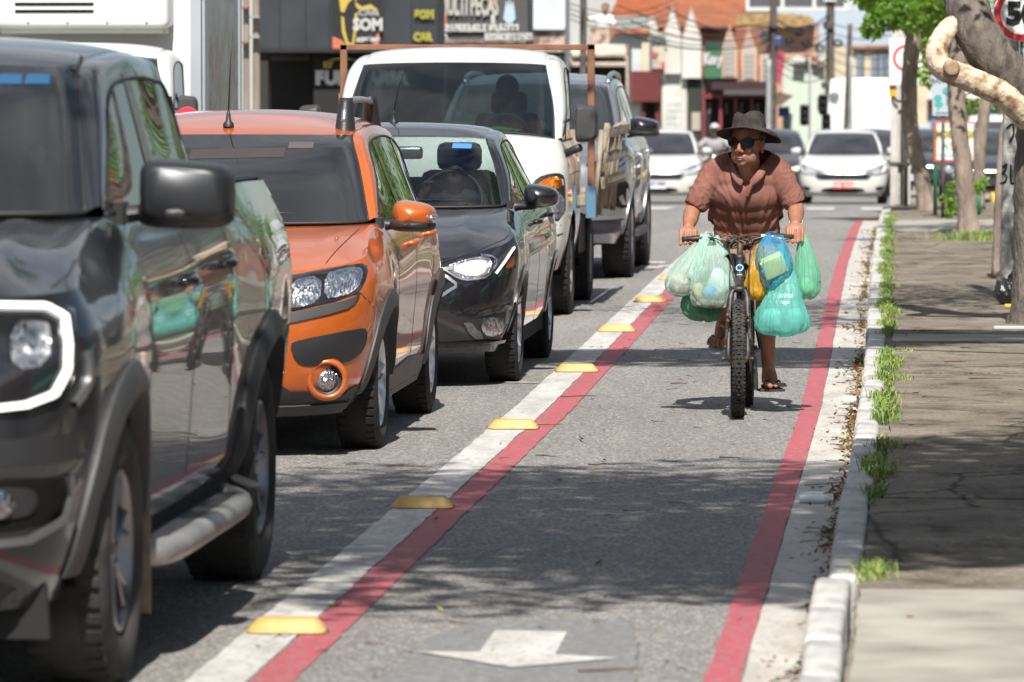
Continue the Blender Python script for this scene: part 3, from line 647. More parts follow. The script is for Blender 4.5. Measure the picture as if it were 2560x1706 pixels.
# estate agent's board
M_GREENP = mat('post_green', (.012,.13,.055), .45)
t = post_sign('estate_agent_sign', 'red-edged estate agent board with a yellow band lettered IMOBILIARIA on green posts', 'sign', 2192,325,62.5, .46,.47, ([-.215],.22,.025,M_GREENP), mat('board_red', (.60,.10,.03), .5))
bm = B(); tube(bm, [V(.29,.1,zg(62.5)+.1-sv(2192,325,62.5).z), V(.29,.1,-.55)], .025, 10); obj('post', bm, M_GREENP, t, smooth=True)
obj('white_field', bbox((0.012,-.012,-.0), (.425,.006,.42), .002), M_SIGNW, t)
obj('yellow_band', bbox((0.012,-.016,.085), (.425,.006,.105), .002), mat('band_yellow', (.62,.53,.09), .5), t)
text_mesh('IMOBILIÁRIA', .105, M_INK, t, Matrix.Translation((.012,-.021,.082)) @ FACE, 'name', .001, .003, sx=.82)
text_mesh('SOL', .13, mat('print_pink', (.62,.22,.18), .5), t, Matrix.Translation((.055,-.017,-.055)) @ FACE, 'name', .001, .003)
text_mesh('VENDAS ALUGUEL', .06, mat('print_aqua', (.15,.42,.45), .5), t, Matrix.Translation((.012,-.017,-.165)) @ FACE, 'line', .001, .002, sx=.85)
text_mesh('CRECI 1180', .045, mat('print_salmon', (.60,.28,.2), .5), t, Matrix.Translation((.012,-.017,.175)) @ FACE, 'line', .001, .001)
bm = B(); prism(bm, [(-.15,-.10),(-.15,-.05),(-.11,-.015),(-.07,-.05),(-.07,-.10),(-.09,-.10),(-.09,-.065),(-.13,-.065),(-.13,-.10)], .004, 'xz', -.0175); obj('house_print', bm, mat('print_green', (.05,.35,.16), .5), t)
# limewashed pole with black scrawl, rubbish bag at its foot
pb = sv(2318,688,38.4); t = thing('painted_pole', 'white limewashed pole with a black scrawl beside the big tree', 'pole', (pb.x,pb.y,.12))
bm = B(); limb(bm, [V(0,0,0),V(.003,0,.8),V(.010,0,1.5),V(.02,0,3.5)], [.062,.058,.055,.05], 16); obj('shaft', bm, M_LIME, t, smooth=True)
bm = B()
for P in ([(-.045,.96),(-.02,.985),(-.03,.94),(-.05,.92)],[(-.05,.92),(-.02,.90),(-.03,.86),(-.06,.845)],[(.01,.98),(.012,.86),(.035,.85)],[(-.02,1.24),(.02,1.27),(.03,1.2),(0,1.14)]):
    Q = [V(x, -sqrt(max(0,.0585**2-x*x))-.002, z) for x, z in P]; tube(bm, spline(Q, 14), .008, 5)
obj('scrawl', bm, M_SIGNK, t, smooth=True)
r = random.Random(9); t = thing('rubbish_bag', 'black plastic rubbish bag slumped at the foot of the white pole', 'bag', (.62,37.6,.13))
bm = B(); bmesh.ops.create_icosphere(bm, subdivisions=4, radius=1)
for v in bm.verts:
    d = v.co.normalized(); f = 1+.10*sin(d.x*9+d.z*4)*cos(d.y*7)+.06*sin(d.z*17+d.x*11)
    v.co = V(d.x*.10*f, d.y*.09*f, max(0,(d.z*.5+.46))*.21*f)
    if d.z > .6: v.co.x *= 1-.75*(d.z-.6)/.4; v.co.y *= 1-.75*(d.z-.6)/.4; v.co.x += .03*(d.z-.6)
obj('sack', bm, mat('bin_liner', (.012,.012,.014), .22, coat=.5, bump=.6, bscale=25), t, smooth=True)
bm = B(); tube(bm, [V(.01,0,.19), V(.03,-.01,.23), V(.06,0,.235)], [.02,.012,.018], 6); obj('knot', bm, MATS['bin_liner'], t, smooth=True)
def litter(name, label, c, pos, bm, m):
    o = obj(name, bm, m, loc=pos, smooth=False); tag(o, label, c); return o
litter('carton', 'flattened yellow carton lying under the black rubbish bag', 'litter', (.64,37.35,.14), bbox((0,0,0),(.10,.10,.02),.004), mat('carton_yellow', (.55,.38,.03), .6))
litter('plank_offcut', 'pale grey strip of board lying on the pavement near the tree pit', 'litter', (.62,34.1,.142), bbox((0,0,0),(.30,.06,.02),.004), mat('board_grey', (.40,.41,.43), .7))
litter('bottle', 'clear plastic bottle lying on the white gutter near the kerb', 'litter', (-.42,21.9,.022), (lambda b_: (lathe(b_, [(.001,-.07),(.017,-.068),(.019,-.03),(.019,.035),(.008,.06),(.008,.07),(.001,.071)], axis='x', seg=12), b_)[1])(B()), mat('clear_plastic', (.65,.70,.75), .15, coat=.5))
litter('paper_cup', 'crumpled white paper beside the kerb near the cyclist', 'litter', (-.37,28.4,.03), bbox((0,0,0),(.08,.06,.04),.015), MATS['paper_scrap'])
# yellow painted traffic island kerb on the side street
t = struct('traffic_island', bevel((lambda b_: (box(b_, (1.75,76.5,zg(76)+.10), (1.5,2.0,.24)), b_)[1])(B()), .05, 3), mat('island_yellow', (.62,.40,.03), .6, col2=(.5,.36,.08), vscale=4))
# ================================================================== THE STREET FRONTS
def plaster(name, col, col2=None, sc=1.2, **k): return mat(name, col, .9, col2=col2 or tuple(x*.72 for x in col), vscale=sc, detail=9, lo=.45, hi=.75, **k)
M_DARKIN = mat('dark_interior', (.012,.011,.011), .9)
M_CLAD = mat('charcoal_cladding', (.020,.023,.029), .55, var=.25, vscale=1.5)
M_SIGNBK = mat('sign_board_black', (.010,.010,.012), .5)
M_GOLDP = mat('print_gold', (.42,.30,.05), .5); M_WHITEP = mat('print_white', (.40,.40,.39), .5); M_YELP = mat('print_yellow', (.24,.225,.03), .5); M_ORP = mat('print_orange', (.42,.12,.06), .5)
M_SHUT = mat('shutter_white', (.50,.50,.49), .6, var=.1, vscale=3)
M_MAROON = plaster('maroon_render', (.115,.022,.022))
M_REDF = mat('red_door_frame', (.16,.022,.03), .6, var=.3, vscale=3)
M_TILE = mat('clay_tile', (.40,.12,.045), .85, col2=(.26,.085,.04), vscale=2.5, detail=8)
M_BRICKO = plaster('raw_brick', (.26,.10,.06), (.36,.19,.12), 3)
M_GABLE = plaster('gable_white', (.50,.50,.47), (.40,.38,.34), .9)
M_PEACH = plaster('gable_peach', (.46,.30,.21), (.36,.22,.15), 1.2)
M_CREAM = plaster('cream_render', (.48,.42,.30))
M_PALEW = plaster('pale_blue_render', (.46,.50,.52))
M_MOTT = mat('peeling_wall', (.42,.33,.29), .95, col2=(.12,.085,.06), vscale=5, detail=9, lo=.45, hi=.62)
M_BLUEW = plaster('grey_blue_render', (.33,.38,.44), (.28,.33,.39), .6)
M_MINT = plaster('mint_render', (.44,.50,.43), (.36,.41,.35), .8)
M_WIN = mat('window_pane_dark', (.05,.06,.07), .12, coat=.6)
M_WINB = mat('window_pane_blue', (.16,.20,.25), .15, coat=.6)
M_FRAMEW = mat('frame_white', (.50,.50,.49), .6)
class Front:
    """a building whose street face is laid out in survey units (u, v) at the distance y"""
    def __init__(s, name, label, y, u0, u1, v0, m, depth=1.3, catg='building', v1=None, group=None):
        s.y = y; s.k = y/12300; a = sv(u0, v0, y); b_ = sv(u1, v0, y); s.base = V((a.x+b_.x)/2, y, zg(y)); s.z1 = a.z
        s.t = thing(name, label, catg, tuple(s.base), 0, group); zb = sv(u0, v1, y).z if v1 is not None else zg(y)
        bm = B(); box(bm, (0, depth/2, (s.z1+zb)/2-zg(y)), (b_.x-a.x, depth, s.z1-zb)); s.wall = obj('wall', bm, m, s.t)
    def loc(s, u, v): p = sv(u, v, s.y); return p-s.base
    def part(s, name, u0, u1, v0, v1, m, off=.05, d=.08, parent=None, bev=.0, label=None):
        a, b_ = s.loc(u0, v1), s.loc(u1, v0); bm = B(); box(bm, ((a.x+b_.x)/2, -off+d/2, (a.z+b_.z)/2), (b_.x-a.x, d, b_.z-a.z))
        if bev: bevel(bm, bev, 2)
        o = obj(name, bm, m, parent or s.t)
        if label: o['label'] = label
        return o
    def poly(s, name, pts, m, off=.05, d=.08, parent=None):
        bm = B(); prism(bm, [(lambda p: (p.x, p.z))(s.loc(u, v)) for u, v in pts], d, 'xz', -off); return obj(name, bm, m, parent or s.t)
    def text(s, txt, u, v, hv, m, off=.06, parent=None, sx=1.0, bold=.0, name='lettering'):
        p = s.loc(u, v); return text_mesh(txt, hv*s.k*1.38, m, parent or s.t, Matrix.Translation((p.x, -off, p.z)) @ FACE, name, .004, bold, sx=sx)
# black car-audio workshop
F = Front('workshop', 'black-fronted car audio workshop with a gold emblem sign behind the white flatbed', 80, 590, 1004, -60, M_CLAD, v1=118)
F.part('back_wall', 590, 1004, 118, 330, M_DARKIN, off=-1.5, d=.2)
F.part('canopy_edge', 590, 1004, 112, 121, M_SIGNBK, off=.10, d=.2)
for u in (640,700,756,880,945): F.part('panel_joint', u-1, u+1, -60, 112, M_SIGNBK, off=.012, d=.03)
F.part('side_pier', 590, 612, 118, 330, mat('pier_dark', (.022,.02,.018), .9), off=.0, d=.4)  # pier in one even near-black colour
F.part('beam', 600, 690, 128, 140, mat('old_beam', (.07,.065,.06), .9), off=-.9, d=.1)
bm = B(); a, b_ = F.loc(742,150), F.loc(712,300); tube(bm, [V(a.x,.6,a.z), V(b_.x,.5,b_.z)], .03, 6); obj('leaning_bar', bm, mat('bar_grey', (.18,.175,.16), .7), F.t)
sg = F.part('name_sign', 763, 872, -30, 113, M_SIGNBK, off=.09, d=.1)
F.poly('orange_print', [(764,113),(764,84),(784,92),(806,113)], M_ORP, off=.096, d=.02, parent=sg); F.poly('orange_print', [(872,113),(852,113),(866,80),(872,76)], M_ORP, off=.096, d=.02, parent=sg)
for P in ([(779,-6),(783,26),(790,30),(800,8),(812,-4),(820,4),(818,-12),(800,-22)], [(784,38),(790,40),(793,70),(800,98),(809,100),(814,66),(816,30),(822,31),(820,64),(813,106),(797,106),(786,74)], [(815,4),(832,16),(852,10),(868,22),(873,40),(866,28),(850,20),(832,26),(820,18)]):
    F.poly('gold_emblem', P, M_GOLDP, off=.10, d=.03, parent=sg)
F.text('SOM', 846, 58, 27, M_WHITEP, .10, sg, sx=.9, bold=.012); F.text('CAR', 846, 30, 14, mat('print_grey', (.22,.22,.22), .5), .10, sg, sx=1.2, bold=.01); F.text('ACESSÓRIOS', 846, 92, 9, M_WHITEP, .10, sg, sx=.75, bold=.008)
F.text('SOM', 976, 34, 18, M_YELP, .06, sx=.85, bold=.016); F.text('CAR', 972, 86, 18, M_YELP, .06, sx=.85, bold=.016)
lo = F.part('lower_board', 712, 900, 132, 330, M_DARKIN, off=.55-.9, d=.1)
F.text('FUNILARIA', 824, 181, 30, mat('print_silver', (.45,.46,.47), .5), .37-.9+.20, lo, sx=1.06, bold=.02); F.text('KY', 746, 150, 12, M_GOLDP, -.33, lo, bold=.01)
F.poly('gold_swoosh', [(738,143),(760,134),(790,133),(820,140),(790,137),(762,138)], M_GOLDP, off=-.33, d=.02, parent=lo); F.poly('gold_stripe', [(772,216),(780,216),(784,260),(776,260)], M_GOLDP, off=-.33, d=.02, parent=lo)
# grey parts-shop board
F = Front('parts_shop', 'dark grey parts shop hoarding lettered MULTI PECAS above the flatbed roof', 86, 1002, 1213, -60, mat('hoarding_grey', (.055,.055,.057), .6, var=.15, vscale=1), v1=104)
F.part('back_wall', 1002, 1213, 104, 330, M_DARKIN, off=-1.2, d=.2)
F.text('MULTI PEÇAS', 1079, 14, 46, mat('print_pale', (.34,.33,.30), .5), .06, sx=.36, bold=.02)
F.text('A MELHOR OFICINA', 1078, 65, 13, M_WHITEP, .06, sx=.82, bold=.02); F.text('PEÇAS', 1171, 64, 12, M_WHITEP, .06, sx=.9, bold=.02); F.text('DE MOTOS E BICICLETAS', 1170, 85, 12, M_WHITEP, .06, sx=.58, bold=.02)
F.poly('bottle_print', [(1012,60),(1012,20),(1016,0),(1016,-40),(1023,-40),(1023,0),(1027,20),(1027,60)], M_ORP, off=.06, d=.02)
F.poly('crest_print', [(1158,44),(1162,18),(1166,0),(1170,16),(1172,-8),(1176,14),(1180,2),(1184,22),(1186,44),(1178,54),(1166,54)], mat('print_ice', (.33,.42,.48), .5), off=.06, d=.02)
for u, c_ in ((1130,M_WHITEP),(1128,M_ORP)): F.part('print_block', u, u+9, 34 if c_ is M_WHITEP else 4, 54 if c_ is M_WHITEP else 24, c_, off=.06, d=.02)
r = random.Random(2)
F.part('colour_strip', 1004, 1210, 90, 100, mat('strip_print', (.20,.19,.17), .6, col2=(.10,.05,.05), vscale=7), off=.055, d=.02)
F.poly('arch_print', [(1010,92),(1012,80),(1020,75),(1028,80),(1030,92),(1026,92),(1025,84),(1020,80),(1014,84),(1013,92)], M_WHITEP, off=.065, d=.02)
# pale wall and peeling wall beyond
F = Front('house', 'pale blue-white upper wall above a strip of peeling pink plaster, right of the grey hoarding', 98, 1208, 1300, -60, M_PALEW); F.part('peeling_band', 1208, 1300, 68, 120, M_MOTT, off=.1, d=.2); F.part('dark_opening', 1212, 1300, 122, 330, M_DARKIN, off=.05, d=.1); F.part('cornice', 1208, 1300, 62, 69, M_PALEW, off=.2, d=.25)
# awning shop
F = Front('awning_shop', 'low shop under two cream slatted awnings with a peeling parapet', 118, 1296, 1446, 104, M_MOTT)
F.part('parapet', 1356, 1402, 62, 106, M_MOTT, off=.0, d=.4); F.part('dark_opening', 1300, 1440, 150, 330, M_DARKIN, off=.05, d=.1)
for v, du in ((110,0),(132,0)):
    P = F.loc(1312,v-6), F.loc(1444+du,v+14)
    for k in range(4):
        u0, u1 = 1312+4*k, 1438+3*k; z0 = v-4+4.6*k
        a, b_ = F.loc(u0, z0), F.loc(u1, z0+8)
        bm = B(); box(bm, ((a.x+b_.x)/2, -.25-.28*k, (a.z+b_.z)/2), (b_.x-a.x, .30, .06), Matrix.Rotation(.3,3,'X')); obj('awning_slat', bm, mat('awning_cream', (.50,.44,.36), .7, col2=(.36,.30,.24), vscale=3), F.t)
# orange-roofed row
F = Front('corner_store', 'pale store with an orange tiled roof and a cream pier above maroon shopfronts', 128, 1392, 1494, 74, M_PALEW)
F.part('maroon_fascia', 1392, 1521, 164, 234, M_MAROON, off=.5, d=.6); F.part('cream_pier', 1477, 1493, 66, 166, M_CREAM, off=.12, d=.2); F.part('eave', 1392, 1494, 68, 77, M_TILE, off=.3, d=.4)
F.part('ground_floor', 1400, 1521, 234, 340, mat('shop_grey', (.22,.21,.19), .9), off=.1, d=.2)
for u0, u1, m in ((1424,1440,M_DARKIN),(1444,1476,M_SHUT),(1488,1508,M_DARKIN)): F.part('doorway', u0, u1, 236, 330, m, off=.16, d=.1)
F.part('maroon_pier', 1478, 1486, 234, 330, M_MAROON, off=.3, d=.2); F.part('maroon_pier', 1509, 1521, 234, 330, M_MAROON, off=.3, d=.2)
F.part('upper_wall', 1392, 1482, 36, 74, mat('attic_grey', (.24,.25,.23), .9), off=-1.6, d=.3)
def tiled_roof(F, u0, u1, v0, v1, y0, y1, n=9, m=None):
    """courses of clay tiles climbing away from the street"""
    a, b_ = F.loc(u0, v1), F.loc(u1, v0)
    for k in range(n):
        f0, f1 = k/n, (k+1.15)/n; bm = B(); m_ = 22; rows = []
        for f, lift in ((f0,0.05),(f1,0)):
            rows.append([V(a.x+(b_.x-a.x)*i/(m_*2), y0+(y1-y0)*f, a.z+(b_.z-a.z)*f+lift+.04*(i%2)) for i in range(m_*2+1)])
        grid(bm, rows); grid(bm, [rows[0], [p-V(0,0,.06) for p in rows[0]]]); obj('tile_course', bm, m or M_TILE, F.t)
tiled_roof(F, 1392, 1500, -30, 38, 2.0, 7)
# row of pointed white gables
G = Front('gabled_row', 'row of shops with tall pointed white gables over raw brick and red doors', 140, 1494, 1764, 150, M_BRICKO)
G.part('upper_brick', 1506, 1764, 62, 152, M_BRICKO, off=-.6, d=.4); tiled_roof(G, 1500, 1690, -40, 64, .2, 8, 10, mat('old_clay_tile', (.21,.085,.045), .9, col2=(.34,.12,.055), vscale=1.6, detail=9))
G.part('white_pier', 1524, 1534, 72, 182, M_GABLE, off=.25, d=.3)
for k, (u0, u1, pk, vp, vs, vb, m) in enumerate(((1478,1514,1497,-2,70,84,M_GABLE),(1528,1568,1548,18,84,170,M_GABLE),(1570,1614,1591,22,92,180,M_GABLE),(1660,1697,1679,56,112,180,M_PEACH),(1706,1742,1722,60,118,186,M_PEACH),(1748,1774,1765,76,128,190,M_PEACH))):
    g = G.poly('gable', [(u0,vb),(u0,vs),((u0+pk)/2-2,(vs+vp)/2+9),(pk,vp),((u1+pk)/2+2,(vs+vp)/2+9),(u1,vs),(u1,vb)], m, off=.35, d=.35)
    if k > 2:
        G.poly('gable_face', [(u0+6,vb-4),(u0+6,vs+2),(pk,vp+20),(u1-6,vs+2),(u1-6,vb-4)], mat('gable_grey', (.34,.32,.30), .9), off=.37, d=.05, parent=g)
        for i in range(3):
            for j in range(5): G.part('lattice', u0+8+i*(u1-u0-16)/2.6, u0+12+i*(u1-u0-16)/2.6, vs+8+j*12, vs+15+j*12, mat('lattice_grey', (.20,.19,.18), .9), off=.39, d=.04, parent=g)
    else: G.poly('gable_trim', [(u0-1,vs+2),(pk,vp-4),(u1+1,vs+2),(u1+1,vs-4),(pk,vp-9),(u0-1,vs-4)], M_PEACH, off=.38, d=.2, parent=g)
sg = G.part('shop_sign', 1491, 1531, 74, 160, mat('sign_sage', (.38,.38,.29), .6), off=.45, d=.1); G.part('red_strip', 1491, 1531, 143, 160, mat('sign_red_print', (.40,.05,.045), .6), off=.47, d=.05, parent=sg); G.text('IDEAL', 1519, 92, 17, mat('print_dark', (.11,.12,.11), .6), .50, sg, sx=.55, bold=.03); G.text('lar', 1509, 125, 16, mat('print_red', (.45,.10,.08), .6), .50, sg, sx=.6, bold=.02); G.part('red_print', 1492, 1497, 84, 124, MATS['print_red'], off=.47, d=.05, parent=sg); G.text('24 HS', 1511, 152, 10, M_WHITEP, .5, sg, sx=.7, bold=.02)
sg = G.part('shop_sign', 1623, 1662, 98, 180, mat('sign_green', (.03,.12,.06), .6), off=.45, d=.1); G.text('Kory', 1641, 137, 24, M_WHITEP, .48, sg, sx=.62, bold=.03)
G.part('sign_head', 1623, 1662, 98, 112, mat('sign_green_dark', (.015,.045,.03), .6), off=.47, d=.05, parent=sg)
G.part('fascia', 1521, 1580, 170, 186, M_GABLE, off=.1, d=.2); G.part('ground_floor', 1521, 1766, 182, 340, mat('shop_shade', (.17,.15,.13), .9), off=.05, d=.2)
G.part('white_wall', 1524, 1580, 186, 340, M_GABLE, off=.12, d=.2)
for k in range(13): G.part('shutter_slat', 1534, 1566, 226+k*7.4, 232.5+k*7.4, M_SHUT, off=.16+.02*(k%2), d=.05)
G.part('doorway', 1584, 1618, 184, 330, mat('doorway_green_dark', (.025,.03,.026), .9), off=.14, d=.1); G.part('counter', 1592, 1612, 258, 300, mat('counter_pale', (.33,.30,.25), .9), off=.2, d=.1)
G.part('dark_awning', 1640, 1768, 188, 206, mat('awning_maroon_dark', (.03,.012,.014), .8), off=.9, d=.9); G.part('dark_awning', 1668, 1764, 206, 218, mat('awning_grey_dark', (.06,.055,.055), .8), off=1.0, d=1.0)
for u in (1617,1656,1690,1727,1762): G.part('red_post', u, u+7, 206, 330, M_REDF, off=.5, d=.3)
for u0, u1 in ((1624,1656),(1663,1690),(1697,1727),(1734,1762)):
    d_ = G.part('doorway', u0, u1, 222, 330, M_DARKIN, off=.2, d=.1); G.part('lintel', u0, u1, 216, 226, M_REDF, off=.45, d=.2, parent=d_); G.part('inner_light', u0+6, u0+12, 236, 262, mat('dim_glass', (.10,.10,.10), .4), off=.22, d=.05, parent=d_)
# straw-edged brick building behind the gables and the balcony block above it
H = Front('brick_house', 'half-finished brick house with a straw-coloured ragged roof edge', 152, 1690, 1880, 56, plaster('brick_peach', (.40,.25,.18), (.30,.17,.11), 1.5)); r = random.Random(6)
vs_ = [(1686,60)]+[(1692+8*k, 30+r.uniform(-3,4)+abs(k-8)*.4) for k in range(22)]+[(1874,50),(1850,58+3),(1800,64),(1740,58)]
H.poly('straw_edge', vs_, mat('straw', (.36,.24,.10), .95, col2=(.20,.13,.07), vscale=6, detail=8), off=.6, d=.9); H.poly('raw_gable', [(1700,180),(1700,104),(1716,84),(1760,70),(1760,180)], plaster('peach_patch', (.45,.30,.22)), off=.05, d=.1)
K = Front('balcony_block', 'grey-white block with a railed balcony along the top of the view', 185, 1664, 2012, -80, plaster('block_grey', (.40,.43,.46), (.36,.39,.43), .4))
K.part('slab_edge', 1716, 1950, 18, 27, M_FRAMEW, off=.6, d=.7); K.part('dark_bay', 1722, 1944, -60, 16, mat('bay_dark', (.09,.10,.11), .8), off=.05, d=.1)
for k in range(46):
    if k not in (15,16,31,32): K.part('baluster', 1724+4.8*k, 1726+4.8*k, -10, 17, mat('rail_dark', (.04,.042,.05), .6), off=.5, d=.04)
for u in (1716,1796,1868,1940): K.part('pier', u, u+8, -60, 20, M_FRAMEW, off=.55, d=.3)
K.part('white_downpipe', 1661, 1669, -40, 60, M_FRAMEW, off=.3, d=.2); K.poly('tiled_slope', [(1640,60),(1600,0),(1640,-40),(1720,-40),(1712,30),(1690,62)], M_TILE, off=.4, d=.3)
L_ = Front('blue_block', 'big plain blue-grey building behind the utility poles', 172, 1770, 2060, 24, M_BLUEW)
for u0, u1, v0, v1 in ((1990,2000,104,176),(2012,2030,112,172),(2036,2050,112,172)): L_.part('window', u0, u1, v0, v1, M_WINB, off=.03, d=.1)
# mint house with its gable, dark awning, pink banner
Q = Front('mint_house', 'pale mint gabled house across the side street', 146, 1800, 1894, 152, M_MINT); Q.poly('gable', [(1800,154),(1812,140),(1834,128),(1850,136),(1880,152),(1894,154)], M_MINT, off=.0, d=.3)
Q.poly('roof_edge', [(1848,132),(1866,140),(1900,156),(1900,150),(1866,128),(1850,124)], mat('edge_brown', (.16,.08,.05), .8), off=.3, d=.4); Q.part('white_box', 1826,1852,134,145, M_FRAMEW, off=.4, d=.3); Q.part('doorway', 1804,1816,244,330, mat('door_bluegrey', (.12,.16,.20), .8), off=.05, d=.1); Q.part('downpipe', 1864,1867,150,330, M_FRAMEW, off=.1, d=.08); Q.part('slit_window', 1880,1884,222,250, M_WIN, off=.05, d=.1)
Q.part('blue_sign', 1792,1816,246,268, mat('blue_sign', (.03,.07,.16), .6), off=.8, d=.1); Q.poly('straw_awning', [(1770,222),(1796,212),(1826,220),(1800,240),(1776,246)], mat('awning_brown', (.12,.09,.07), .9), off=1.2, d=.8)
Q.poly('pink_banner', [(1782,120),(1806,118),(1806,150),(1798,198),(1784,182)], mat('banner_pink', (.34,.045,.09), .7), off=1.4, d=.03)
# cream building with blue windows
R2 = Front('cream_building', 'cream building with a row of blue-grey windows over its ground floor', 160, 1892, 2140, 108, M_CREAM)
R2.part('orange_trim', 1960, 2060, 105, 112, M_BRICKO, off=.2, d=.3)
for u0, u1 in ((1968,1982),(2002,2016),(2021,2032),(2036,2046)):
    w_ = R2.part('window', u0, u1, 120, 176, M_WINB, off=.04, d=.1); R2.part('mullion', u1, u1+4, 118, 178, mat('mullion_dark', (.05,.05,.055), .7), off=.08, d=.1, parent=w_)
for u0, u1, v0, v1, n_, c_ in ((2000,2010,226,240,'red_poster',(.45,.06,.04)),(2014,2026,222,240,'orange_poster',(.60,.20,.10)),(2046,2056,196,240,'yellow_poster',(.60,.32,.03))): R2.part('poster', u0, u1, v0, v1, mat(n_, c_, .7), off=.06, d=.05)
R2.part('ground_panel', 1895, 1965, 240, 330, mat('shop_pale', (.36,.34,.30), .9), off=.05, d=.1)  # plain grey-beige strip along the ground floor
# far right: side-street fronts seen between the trunks
X = Front('side_street_shop', 'shop with blue, orange and yellow panels seen between the trunks on the right', 150, 2130, 2420, 225, plaster('shop_sand', (.40,.37,.31)))
for u0, u1, v0, v1, n_, c_ in ((2136,2146,236,252,'panel_red',(.42,.09,.03)),(2140,2150,255,300,'panel_blue',(.06,.14,.36)),(2104,2136,288,306,'panel_sky',(.33,.45,.52)),(2272,2290,236,300,'panel_cyan',(.06,.28,.36)),(2292,2310,232,262,'panel_yellow',(.55,.38,.04)),(2310,2352,240,300,'panel_navy',(.07,.11,.20))): X.part('panel', u0, u1, v0, v1, mat(n_, c_, .7), off=.06, d=.08)
X.part('roof_edge', 2130, 2420, 216, 228, mat('edge_white', (.50,.50,.48), .7), off=.5, d=.6)
Y2 = Front('far_block', 'plain pale far building filling the gap above the side street', 200, 2060, 2700, -160, plaster('far_pale', (.40,.44,.47), (.34,.38,.42), .3)); 
for k in range(5): Y2.part('window', 2140+46*k, 2160+46*k, 90, 130, M_WINB, off=.04, d=.1)
Front('far_block', 'plain grey far building behind the shops on the left', 200, -300, 1700, -180, plaster('far_grey', (.38,.38,.37), (.32,.32,.31), .3))
# greenery behind the trunks at the right
r = random.Random(41); t = thing('hedge_tree', 'dense dark green tree far behind the signs on the right', 'tree', (2.2,128,zg(128))); vs, fs = [], []
for _ in range(22): leaf_cloud(vs, fs, V(-1.6+6.5*r.random(), r.uniform(-.6,.6), 2.2+2.6*r.random()), (.7,.6,.6), 90, .22, r)
obj('crown', (vs,[],fs), M_LEAF, t); bm = B(); tube(bm, [V(0,0,0), V(.1,0,1.5), V(.5,0,3)], [.2,.15,.08], 8); tube(bm, [V(.1,0,1.5), V(-1,0,3)], [.1,.05], 6); obj('trunk', bm, M_BARK2, t)
# ------------------------------------------------------------------ utility poles, wires, signals
def upole(name, label, u, v_top, y, w, m, lean=0, extras=(), group='dark utility poles along the street'):
    b_ = sv(u, 300, y); t = thing(name, label, 'pole', (b_.x, y, zg(y)), 0, group); h = sv(u, v_top, y).z-zg(y); k = y/12300
    bm = B(); limb(bm, [V(0,0,0), V(lean*k*.5,0,h*.5), V(lean*k,0,h)], [w*k*.5, w*k*.47, w*k*.42], 10); obj('shaft', bm, m, t, smooth=True)
    for e in extras:
        nm, u_, v_, w_, h_, mm = e; p = sv(u_, v_, y); obj(nm, bbox((p.x-b_.x, -.12, p.z-zg(y)), (w_*k, .14, h_*k), min(w_,h_)*k*.15), mm, t)
    return t
M_WPOLE = mat('weathered_pole', (.17,.14,.11), .9, col2=(.27,.235,.20), vscale=5, detail=8, stretch=(3,3,.3))
M_POLEG = mat('grey_pole', (.28,.29,.29), .8, var=.15, vscale=4)
t = upole('utility_pole', 'left of two weathered poles beside the painted box truck, with rusty bands', 562, -120, 66, 17, M_WPOLE, extras=[('rust_band',562,18,19,5,mat('band_rust', (.22,.09,.04), .8)),('rust_band',562,98,19,5,mat('band_rust', (.22,.09,.04), .8))])
upole('utility_pole', 'right of two weathered poles beside the painted box truck, with grey bands', 585, -120, 66.5, 19, M_WPOLE, extras=[('grey_band',585,86,22,5,mat('band_grey', (.25,.25,.25), .7)),('grey_band',585,40,22,4,MATS['band_grey'])])
upole('utility_pole', 'slim pale pole just right of the box truck picture', 546, -120, 68, 9, M_POLEG)
upole('utility_pole', 'dark pole rising behind the right end of the rusty hoop', 1296, -120, 108, 17, M_CONCD, extras=[('yellow_plate',1298,132,16,34,mat('plate_olive', (.30,.28,.04), .7))])
upole('utility_pole', 'dark pole next to the pale wall, left of the person on the roof', 1342, -120, 110, 18, M_CONCD)
upole('utility_pole', 'tall dark pole with transformers right of the pointed gables', 1776, -120, 128, 19, M_CONCD, lean=3, extras=[('transformer',1760,84,20,30,M_CONCD),('insulator_blue',1752,82,12,12,mat('insulator_blue', (.03,.05,.16), .4)),('insulator_blue',1790,96,16,22,MATS['insulator_blue']),('bracket',1772,62,44,5,M_CONCD),('lamp_box',1756,112,26,26,mat('box_brown', (.14,.085,.05), .8)),('pale_box',1768,178,8,10,M_FRAMEW)])
upole('utility_pole', 'slim pale grey pole in front of the tall dark pole', 1768, 138, 124, 13, M_POLEG)
upole('utility_pole', 'dark cable-wrapped pole left of the white box van', 1908, -120, 132, 21, M_CONCD, lean=1, extras=[('cable_box',1905,60,24,16,M_CONCD),('cable_box',1900,196,22,14,M_CONCD),('lamp_head',1908,2,30,6,M_FRAMEW)])
upole('utility_pole', 'thin brown pole leaning right beside the white box van', 1940, 56, 126, 13, M_CONCD, lean=14)
upole('utility_pole', 'thin light grey pole between the brown pole and the box van', 1956, 130, 124, 8, M_POLEG)
upole('utility_pole', 'thin grey traffic signal pole before the mint house', 1862, 130, 118, 6, M_POLEG, group=None)
def signal(label, u, v, y):
    p = sv(u, v, y); t = thing('traffic_light', label, 'traffic light', tuple(p), 0, 'dark traffic signals seen from the side')
    obj('housing', bbox((0,0,0), (.20,.22,.46), .03), M_GLOSSB_S, t)
    for z in (.13,-.03,-.16): 
        bm = B(); lathe(bm, [(.085,0),(.085,-.12),(.07,-.12),(.065,0)], c=(0,-.1,z), axis='y', seg=16); obj('visor', bm, M_GLOSSB_S, t, smooth=True)
M_GLOSSB_S = mat('signal_black', (.012,.012,.013), .5)
